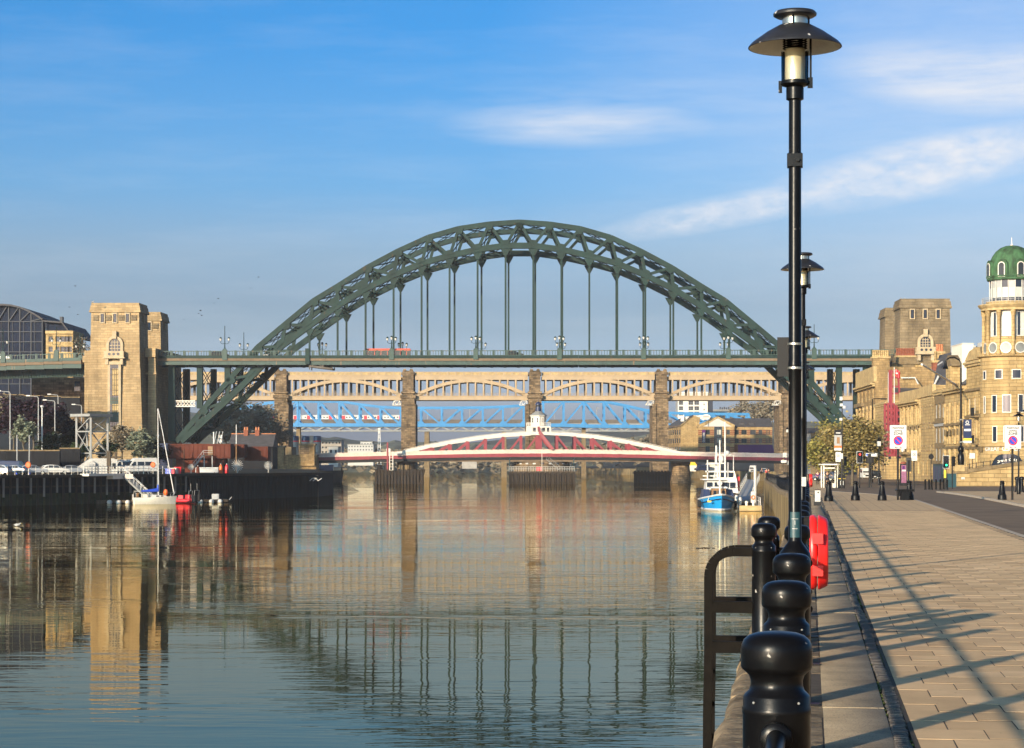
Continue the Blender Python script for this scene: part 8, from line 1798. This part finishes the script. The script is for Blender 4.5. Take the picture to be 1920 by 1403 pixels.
# far pavement lamps of the same kind
for x,d,lab in ((1910,127,'black promenade lamp at the right edge above the parking sign'),(1925,118,'black promenade lamp cut off by the right edge of the picture')):
    o = dup(RP2,(0,0,0)) if False else None
    t = thing('pavement_lamp', lab, 'street lamp', g(x,d), 0, 'lamps on the far pavement')
    MB().lathe([(.12,0),(.12,.8),(.05,.93),(.045,4.28)],12).build('pole', M['iron'], t, 35); MB().lathe([(.08,4.38),(.1,4.4),(.1,4.66)],12).build('lens', M['alu'], t, 40)
    MB().lathe([(.1,4.80),(.33,4.66),(.33,4.65),(.1,4.78)],20).build('shade', M['iron'], t, 35); MB().lathe([(.09,4.8),(.09,4.86),(.15,4.87),(.15,4.9),(.001,4.91)],14).build('cap', M['iron'], t, 35)
# ------------------------------------------------------------------ traffic lights, signs, poles at the junction
def light(x, d, ytop, label, on, back=False, rz=0):
    t = thing('traffic_light', label, 'traffic light', g(x,d), rz); zt_ = Zp(ytop,d)-gz(d)
    MB().tube((0,.1,0),(0,.1,zt_-.2),.055,.055,8).build('pole', M['black'], t); h = 1.0
    MB().box(-.17,.17,-.12,.06,zt_-h,zt_).build('head', M['black'], t)
    if not back: MB().box(-.30,.30,.061,.075,zt_-h-.12,zt_+.12).build('backing_board', M['black'], t); b = MB(); [b.box(*q) for q in ((-.33,-.29,.05,.08,zt_-h-.15,zt_+.15),(.29,.33,.05,.08,zt_-h-.15,zt_+.15),(-.29,.29,.05,.08,zt_+.11,zt_+.15),(-.29,.29,.05,.08,zt_-h-.15,zt_-h-.11))]; b.build('white_border', M['white'], t)
    for k,c in enumerate(('red','amber','green')):
        z = zt_-.18-.32*k; b = MB(); b.lathe([(.001,0),(.11,0)],12); b.v = [(x_,-.125,z+y_) for x_,y_,z_ in b.v]; b.f = [f[::-1] for f in b.f]
        m_ = M['lit_red'] if on == c == 'red' else M['lit_green'] if on == c == 'green' else M['glass_b']; b.build(c+'_lamp', m_, t)
        MB().lathe([(.12,-.0),(.12,.0)],8) ; b = MB(); b.lathe([(.125,0),(.125,.14)],10,(0,0,0),0,math.pi); b.v = [(x_,-.125-z_,z+y_) for x_,y_,z_ in b.v]; b.build('visor', M['black'], t)
    return t
M['lit_red'] = glow('lit_red_lens',(1,.03,.02),2.5); M['lit_green'] = glow('lit_green_lens',(.02,.8,.3),2.0)
light(1612,232,849,'traffic light showing red in front of the street tree','red'); light(1774,215,857,'traffic light showing green before the green shop door','green')
light(1787,214,856,'black traffic light turned away at the end of the ramp wall',None,True,R(120)); light(1704,150,858,'small crossing light turned away right of the advert kiosk',None,True,R(160))
light(1630,236,851,'black traffic light turned away below the direction sign',None,True,R(150)); light(1584,224,856,'black traffic light turned away beside the banner pole',None,True,R(120))
def plate(name, label, x, d, yt, yb, w, m_, pole_top=None, shape='rect', back=False, extra=None, cat='sign', group=None):
    t = thing(name, label, cat, g(x,d), 0, group); z0_,z1_ = Zp(yb,d)-gz(d), Zp(yt,d)-gz(d); hw = w/2*d/F
    MB().tube((0,.06,0),(0,.06,z1_),.05,.05,8).build('pole', M['iron2'], t)
    if shape == 'rect': MB().box(-hw,hw,-.02,.0,z0_,z1_).build('panel', M[m_], t)
    else: b = MB(); b.lathe([(.001,0),(hw,0),(hw,.03),(.001,.03)],20); b.v = [(x_,z_-.03,(z0_+z1_)/2+y_) for x_,y_,z_ in b.v]; b.build('panel', M[m_], t)
    if extra: extra(t,hw,z0_,z1_)
    return t
def zonex(t,hw,z0_,z1_):
    zc = z0_+(z1_-z0_)*.62; r = hw*.62; b = MB(); b.lathe([(r*.8,0),(r,0)],20); b.v = [(x_,-.025,zc+y_) for x_,y_,z_ in b.v]; b.f = [f[::-1] for f in b.f]; b.build('grey_ring', M['txt'], t)
    b = MB()
    for a in (-1,1): b.add([(-r*.6*a-.02,-.026,zc+r*.6),(-r*.6*a+.02,-.026,zc+r*.6),(r*.6*a+.02,-.026,zc-r*.6),(r*.6*a-.02,-.026,zc-r*.6)],[(0,1,2,3)])
    b.build('cross', M['txt'], t); MB().box(-hw*.6,hw*.6,-.025,-.021,z0_+(z1_-z0_)*.14,z0_+(z1_-z0_)*.2).build('print', M['txt'], t)
plate('zone_sign','white crossed circle zone sign on its own pole right of the advert kiosk',1714,150,845,864,11,'sign_white',extra=zonex); plate('zone_sign','white crossed circle zone sign under the picture banner',1571.5,222,848,866,9.5,'sign_white',extra=zonex)
plate('round_sign','back of a round black sign left of the slim bollards',1746,212,850,863,10,'black',shape='round'); MB_ = None
def dirx(t,hw,z0_,z1_): MB().prism([(-hw*.95,z0_+.06),(hw*.7,z0_+.06),(hw*.92,(z0_+z1_)/2),(hw*.7,z1_-.06),(-hw*.95,z1_-.06)],-.03,-.021).build('arrow_field', M['sign_white'], t); MB().box(-hw*.9,-hw*.6,-.036,-.031,z0_+.1,z1_-.1).build('blue_symbol', M['sign_blue'], t); MB().box(-hw*.4,hw*.6,-.036,-.031,z0_+.3,z0_+.36).build('print', M['txt'], t)
plate('direction_sign','white arrow direction sign above the parked black cab',1634,238,849.5,856.5,22,'sign_grey',extra=dirx); plate('direction_sign','dark back of a broad sign below the white arrow sign',1631,240,858,869,15,'black')
plate('notice_sign','blank white notice board behind the ramp wall',1823,272,850,860,10,'sign_white'); plate('notice_sign','small white notice beside the banner zone sign',1577.5,224,850,861,6,'white')
# slim light column with boxes and banners
d = 226; t = thing('camera_pole','slim dark column with white boxes rising above the street tree','pole',g(1579,d)); z = lambda y: Zp(y,d)-gz(d)
MB().tube((0,0,0),(0,0,z(742)),.09,.06,8).build('pole', M['iron2'], t)
for x,y0,y1 in ((-.12,744,751),(-.1,757,762),(.18,761,766),(-.14,784,789)): MB().box(x-.14,x+.14,-.15,.1,z(y1),z(y0)).build('box', M['white'], t)
bn = thing('banner','street banner with a picture and an orange foot on the camera pole','banner',g(1571.5,d)); hw = 7.2*d/F; MB().box(-hw,hw,-.02,.02,z(836),z(806)).build('cloth', M['sign_grey'], bn); MB().box(-hw,hw,-.026,-.02,z(816),z(806)).build('dark_head', M['black'], bn); MB().box(-hw,hw,-.026,-.02,z(840),z(836)).build('orange_strip', M['orange'], bn); MB().box(-hw,hw,-.02,.02,z(845),z(840)).build('white_foot', M['white'], bn)
MB().box(-hw*.6,hw*.6,-.03,-.026,z(813),z(811)).build('print', M['white'], bn); MB().box(-hw*.35,hw*.4,-.03,-.0265,z(832),z(820)).build('picture', M['tan'], bn); MB().box(-.02,hw+.2,-.01,.01,z(806),z(805.3)).build('arm', M['black'], bn)
d = 300; t = thing('bent_lamp','tall thin bent street lamp in front of the tall corner building','street lamp',g(1636,d)); z = lambda y: Zp(y,d)-gz(d); MB().path([(0,0,0),(0,0,z(749)),(.1,0,z(748)),(1.4,0,z(747.5))],.07,6).build('pole', M['iron2'], t); MB().box(1.1,2.0,-.15,.15,z(749.5),z(747)).build('lantern', M['iron2'], t)
def vlamp(x,d,yt,lab):
    t = thing('lantern_post',lab,'street lamp',g(x,d),0,'old style lantern posts'); z = lambda y: Zp(y,d)-gz(d); h = z(yt)
    MB().lathe([(.16,0),(.16,.7),(.09,.8),(.07,h-1.2)],10).build('pole', M['iron2'], t, 35); MB().frus(-.2,.2,-.2,.2,h-.55,h-1.15,.0).build('lantern', M['white_enamel'], t); MB().frus(-.3,.3,-.3,.3,h-.55,h-.15,.22).build('hood', M['iron2'], t); MB().tube((0,0,h-.15),(0,0,h+.1),.03).build('finial', M['iron2'], t)
vlamp(1648,262,819,'black lantern post with a white lantern right of the street tree'); vlamp(1476,420,800,'black lantern post on the quay left of the nearest lamp'); vlamp(1484,436,806,'black lantern post just left of the nearest lamp pole')
t = thing('notice_board','white signs on a pole at the right end of the swing bridge','sign',g(1472,470)); z = lambda y: Zp(y,470)-gz(470); MB().tube((0,0,0),(0,0,z(848)),.07).build('pole', M['iron2'], t); MB().box(-.5,.6,-.1,-.02,z(858),z(849)).build('panel', M['white_enamel'], t); MB().box(-.9,.3,-.1,-.02,z(868),z(863)).build('panel', M['white'], t); MB().box(.6,1.3,-.1,-.02,z(872),z(864)).build('panel', M['white'], t)
d = 258; t = thing('advert_kiosk','advert kiosk with a bright pink poster on the pavement','kiosk',g(1694,d)); z = lambda y: Zp(y,d)-gz(d); hw = 6*d/F; MB().box(-hw,hw,-.25,.25,0,z(870)).build('body', M['black'], t); MB().lathe([(hw,0),(hw*.9,.2),(.01,.32)],12,(0,0,z(870))).build('roof', M['brick'], t); MB().box(-hw*.78,hw*.78,-.27,-.25,.35,z(872)).build('poster', M['poster'], t)
MB().box(-hw*.6,hw*.6,-.28,-.271,z(884),z(881)).build('poster_print', M['white'], t)
MB().box(-hw*.5,hw*.3,-.28,-.271,z(880),z(874)).build('poster_figure', M['purple'], t)
t = thing('utility_cabinet','dark green cabinet at the end of the ramp wall','cabinet',g(1784,240)); MB().box(-.5,.5,-.3,.3,0,1.5).build('body', M['teal'], t); MB().box(-.52,.52,-.32,.32,1.5,1.56).build('lid', M['teal'], t); MB().box(-.01,.01,-.31,-.3,.1,1.45).build('door_gap', M['black'], t)
t = thing('request_box','yellow crossing request box on a pole before the cabinet','sign',g(1771.5,214)); MB().tube((0,0,0),(0,0,1.2),.05).build('pole', M['black'], t); MB().box(-.1,.1,-.14,-.02,1.2-.05,1.9).build('box', M['yellow'], t)
# bus shelter, bin
d = 236; bs = thing('bus_shelter','pale framed glass bus shelter by the joggers','bus shelter',g(1556,d)); X = lambda x: Xp(x,d)-Xp(1556,d); z = lambda y: Zp(y,d)-gz(d); H_ = z(868)
for x in (1544.5,1570.5):
    for y in (0,1.8): MB().box(X(x)-.06,X(x)+.06,y-.06,y+.06,0,H_-.25).build('post', M['foam'], bs)
MB().box(X(1540),X(1573),-.3,2.1,H_-.25,H_-.12).build('roof', M['foam'], bs); MB().box(X(1541),X(1572),-.32,-.3,H_-.1,H_+.02).build('name_strip', M['slate'], bs); MB().box(X(1545),X(1565),-.05,.05,H_-.65,H_-.52).build('cross_beam', M['foam'], bs)
MB().box(X(1545),X(1570),1.78,1.8,.4,H_-.5).build('glass_panel', M['pane'], bs); MB().box(X(1563),X(1567.5),.2,1.2,.0,.5).build('seat', M['foam'], bs); MB().box(X(1571),X(1572.2),-.2,.2,0,H_-.3).build('end_frame', M['foam'], bs)
t = thing('litter_bin','black litter bin with a white notice beside the bus shelter','bin',g(1578,228)); MB().frus(-.32,.32,-.3,.3,.08,1.2,.02).build('body', M['black'], t); MB().frus(-.38,.38,-.36,.36,1.2,1.5,.12).build('hood', M['black'], t); MB().box(-.2,.2,-.32,-.3,.35,.8).build('notice', M['white'], t); MB().box(-.34,.34,-.33,.33,1.0,1.08).build('band', M['yellow'], t); MB().box(-.3,.3,-.28,.28,0,.08).build('foot', M['black'], t)
# vehicles in the street
car('black taxi cab waiting at the red traffic light', (Xp(1644,390),390,gz(390)-.3), R(268), M['black'], 'cab', 'vehicles in the quayside street', 'taxi', 'taxi'); van('white van beside the black taxi cab', (Xp(1624,402),402,gz(400)-.3), R(270), M['white'], 5.0, 2.2, 'vehicles in the quayside street', True)
car('dark car parked beyond the bus shelter', (Xp(1546,330),330,gz(330)), R(150), M['navy'], 'hatch', 'vehicles in the quayside street')
# people
def J(dx=0, arms='run', stride=1):
    s = stride
    j = dict(pelvis=(0,0,.95), waist=(0,-.01,1.12), chest=(0,-.03,1.36), neck=(0,-.03,1.50), head0=(0,-.05,1.58), head1=(0,-.06,1.70),
      shl=(-.19,-.03,1.42), shr=(.19,-.03,1.42), hipl=(-.09,0,.90), hipr=(.09,0,.90))
    if arms == 'run': j.update(ell=(-.29,.10,1.18), wrl=(-.20,-.16,1.20), hal=(-.15,-.24,1.26), elr=(.29,.08,1.18), wrr=(.16,-.18,1.24), har=(.10,-.25,1.30))
    elif arms == 'out': j.update(ell=(-.40,.0,1.24), wrl=(-.58,-.12,1.32), hal=(-.66,-.16,1.36), elr=(.40,.05,1.26), wrr=(.60,-.05,1.20), har=(.69,-.08,1.18))
    else: j.update(ell=(-.25,.02,1.16), wrl=(-.26,-.06,.94), hal=(-.26,-.09,.85), elr=(.25,.02,1.16), wrr=(.26,-.06,.94), har=(.26,-.09,.85))
    j.update(knl=(-.10,-.14*s,.50), anl=(-.09,-.06*s,.09), tol=(-.09,-.20*s-.02,.04), knr=(.09,-.02*s,.50), anr=(.09,.26*s,.20 if s else .09), tor=(.09,.20*s-.12*(1-s),.08 if s else .04)); return j
M['dark_cloth'] = mat('dark_cloth',(.015,.018,.035),.85,.2,5); M['black_cloth'] = mat('black_cloth',(.012,.012,.014),.85,.2,5); M['hair'] = mat('brown_hair',(.06,.035,.02),.6,.3,8)
person('jogger in a purple top and black leggings running towards the bollards', g(1533,272), R(-8), J(arms='run'), M['purple'], (M['black_cloth'],True), M['hair'], M['black'], 'joggers on the promenade')
person('jogger in a navy top and shorts running with both arms out', g(1551,268), R(-8), J(arms='out'), M['dark_cloth'], (M['dark_cloth'],False), M['hair'], M['sign_white'], 'joggers on the promenade')
for x,d,tp_,lab in ((1437,392,'sign_red','far walker in a red top beside the curved quay railing'),(1441,396,'black_cloth','far walker in black beside the walker in red'),(1428,500,'dark_cloth','tiny walker in dark clothes near the gangway head')): person(lab, (Xp(x,d),d,gz(d)), R(20), J(arms='down',stride=.5), M[tp_], (M['black_cloth'],True), M['hair'], M['black'], 'walkers on the far quay')
# street trees
tree('street_tree','yellow green street tree in young leaf behind the bus shelter','tree',g(1552,292),8.4,4.0,4.0,M['leaf_y'],n=7500,size=.30,seed=41,clumps=34,tight=.3,fork=.38,group='street trees by the quay'); tree('street_tree','brownish green street tree in young leaf behind the traffic light','tree',g(1598,268),8.9,3.6,3.6,M['leaf_t'],n=6500,size=.30,seed=42,clumps=34,tight=.32,fork=.36,group='street trees by the quay')
tree('street_tree','thin spring tree in front of the plain gabled building','tree',g(1632,300),8.0,2.2,3.2,M['leaf_b'],n=900,size=.35,seed=43,bare=True,group='street trees by the quay',tight=.4)
# buildings glimpsed under the arch foot on the right
for i,(x0_,x1_,yt,d,mm) in enumerate(((1520,1560,812,560,'trim_d'),(1545,1580,806,590,'brick'),(1505,1530,822,600,'ash2'))):
    t = thing('old_building',['dim stone building with a pale shop front under the right arch foot','red brick building under the right arch foot','pale building low behind the nearest lamp poles'][i],'building',(0,d,0)); X = lambda x: Xp(x,d); Z = lambda y: Zp(y,d); ops = [(X(x0_+(x1_-x0_)*(k+.25)/4),X(x0_+(x1_-x0_)*(k+.7)/4),Z(yy+9),Z(yy)) for k in range(4) for yy in (yt+6,yt+22,yt+38)]
    b = MB(); wall_grid(b,X(x0_),X(x1_),Z(905),Z(yt),ops,.4); b.build('wall',M[mm],t); MB().box(X(x0_)+.1,X(x1_)-.1,.6,12,Z(905),Z(yt)).build('core',M['sign_grey'],t); MB().xprism([(-.4,Z(yt)),(12.4,Z(yt)),(6,Z(yt-10))],X(x0_)-.3,X(x1_)+.3).build('roof',M['slate'],t)
    for o in ops: window(t,*o,y=.25,frame='white_paint',pane='glass_b',bars=(0,1))
# bus and cars crossing the arch bridge, a cyclist's place left empty; gulls
def onb(x, v): 
    u = TU(x, v); return TW(u, v, zdk)
bz0 = onb(727, 11.0); bz0.z -= .75; bus = thing('bus','red topped bus crossing the green bridge behind the hangers','bus',bz0,math.atan(TR)); W2 = 44*(TD+11)/F
o = MB().box(-W2,W2,-1.25,1.25,.35,1.5).build('body', M['orange_red'], bus); MB().box(-W2+.05,W2-.05,-1.2,1.2,1.5,2.6).build('window_band', M['glass'], bus); MB().frus(-W2,W2,-1.25,1.25,2.6,3.1,.2,.15).build('roof', M['orange_red'], bus); MB().box(.8,3.4,-1.27,-1.252,.7,1.45).build('white_panel', M['white'], bus); MB().box(-3.6,-1.6,-1.27,-1.252,.7,1.4).build('cream_panel', M['yellow'], bus)
for k in range(7): MB().box(-W2+1+k*1.5-.06,-W2+1+k*1.5+.06,-1.26,-1.2,1.5,2.6).build('pillar', M['orange_red'], bus)
wheels(bus,(-W2+2.2,W2-2.2),.45,1.1)
for x,v,lab,pm,rz_ in ((5,4,'white car on the southern approach at the left edge','white',0),(412,4,'dark car passing the left spandrel of the green bridge','black',0),(511,6,'pale green car behind the left arch on the bridge deck','silver',180),(965,5,'dark car below the crown of the green bridge','black',0)):
    p = onb(x, v); p.z -= drop(TU(x,v)) if x < 160 else 0; car(lab, p, math.atan(TR)+R(rz_), M[pm], 'hatch' if x != 511 else 'saloon', 'cars crossing the green bridge')
for x,y,d,sz_,lab in ((174,566,478,.85,'white gull perched on the corner of the sunlit stone tower'),(1696,559,482,.6,'white gull on the parapet of the grey stone tower'),(1689,558,480,.5,'white gull at the left corner of the grey stone tower')):
    p = P(x,y+3,d); t = thing('gull',lab,'bird',p,R(40),'perched gulls'); b = MB(); b.path([(-.5*sz_,0,.28*sz_),(-.2*sz_,0,.32*sz_),(.15*sz_,0,.42*sz_),(.32*sz_,0,.6*sz_),(.42*sz_,0,.68*sz_)],[.04*sz_,.14*sz_,.16*sz_,.09*sz_,.08*sz_],8); b.build('body', M['white'], t, 60); MB().tube((.48*sz_,0,.68*sz_),(.62*sz_,0,.65*sz_),.03*sz_,.01*sz_,5).build('beak', M['yellow'], t); b = MB(); [b.tube((0,s*.06*sz_,.3*sz_),(0,s*.06*sz_,-.05),.02*sz_,.02*sz_,4) for s in (-1,1)]; b.build('legs', M['yellow'], t); MB().path([(-.6*sz_,0,.3*sz_),(-.2*sz_,.0,.40*sz_),(.1*sz_,0,.44*sz_)],[.03*sz_,.13*sz_,.12*sz_],6).build('wings', M['sign_grey'], t, 60)
rr = random.Random(5)
for i,(x,y,d) in enumerate(((376,583,430),(401,569,420),(141,537,420),(409,560,440),(378,592,430),(372,588,425),(146,590,430),(485,520,440),(130,576,430),(470,541,430),(33,586,400),(345,599,440))):
    p = P(x,y,d); t = thing('flying_gull','tiny dark gull flying left of the bridge, '+['above the left spandrel lamp','over the far spandrel lamp','high above the glazed hall','highest over the spandrel','lowest beside the spandrel lamp','next to the lowest gull','just over the stone corner block','nearest the arch','left of the sunlit tower top','above the arch foot','over the barrel roof','just right of the rear tower'][i],'bird',p,rr.uniform(0,6),'gulls in the sky'); w = .55
    MB().path([(-.22,0,0),(0,0,.02),(.25,0,0)],[.02,.07,.03],6).build('body', M['sheet'], t); b = MB(); zz_ = rr.uniform(-.1,.25)
    for s in (-1,1): b.add([(.1,0,.03),(-.08,0,.03),(-.05,s*w*.5,.03+zz_),(.09,s*w*.5,.03+zz_),(-.05,s*w,.0+zz_*.6)],[(0,1,2,3),(3,2,4)])
    b.build('wings', M['sheet'], t)

# what floats on the river
p = P(33,990,200); t = thing('floating_gull','white gull floating on the dark water at the left edge','bird',Vector((Xp(33,205),205,WATER)),R(20)); b = MB(); b.path([(-.28,0,.1),(-.1,0,.12),(.12,0,.14),(.22,0,.26),(.3,0,.3)],[.03,.11,.11,.05,.05],8); b.build('body', M['white'], t, 60); MB().tube((.33,0,.3),(.42,0,.28),.02,.006,5).build('beak', M['yellow'], t); MB().path([(-.36,0,.14),(-.1,0,.2),(.1,0,.22)],[.02,.09,.08],6).build('wings', M['sign_grey'], t, 60)
rr = random.Random(12); b = MB()
for k in range(26):
    x = 1306+rr.random()*44; d = 6.0*F/(1028-870+rr.gauss(0,.8)); b.cbox((Xp(x,d),d,WATER+.01),(rr.uniform(.05,.3),rr.uniform(.04,.12),.03),rr.uniform(0,3))
b.build('floating_weed', M['timber'], None, kind='stuff')
# ================================================================== spring haze: one closed box of thin pale air round everything
zmax = max((o.matrix_world.translation.z if o.type == 'EMPTY' else max((o.matrix_world @ Vector(c)).z for c in o.bound_box)) for o in S.objects if o.type in ('MESH','EMPTY') and o.name != 'sun')
hm = bpy.data.materials.new('haze_air'); hm.use_nodes = True; hn = hm.node_tree; hn.nodes.clear()
ho = hn.nodes.new('ShaderNodeOutputMaterial'); hv = hn.nodes.new('ShaderNodeVolumePrincipled'); hv.inputs['Color'].default_value = (.86,.91,1,1); hv.inputs['Density'].default_value = .00008; hv.inputs['Anisotropy'].default_value = .0
hn.links.new(hv.outputs[0], ho.inputs['Volume'])
bpy.context.view_layer.update()
zmax = 0
for o in S.objects:
    if o.type == 'MESH':
        for c in o.bound_box: zmax = max(zmax, (o.matrix_world @ Vector(c)).z)
hz_o = MB().box(-1640,1640,-240,2520,WATER-3,zmax+3).build('haze', hm, kind='stuff')
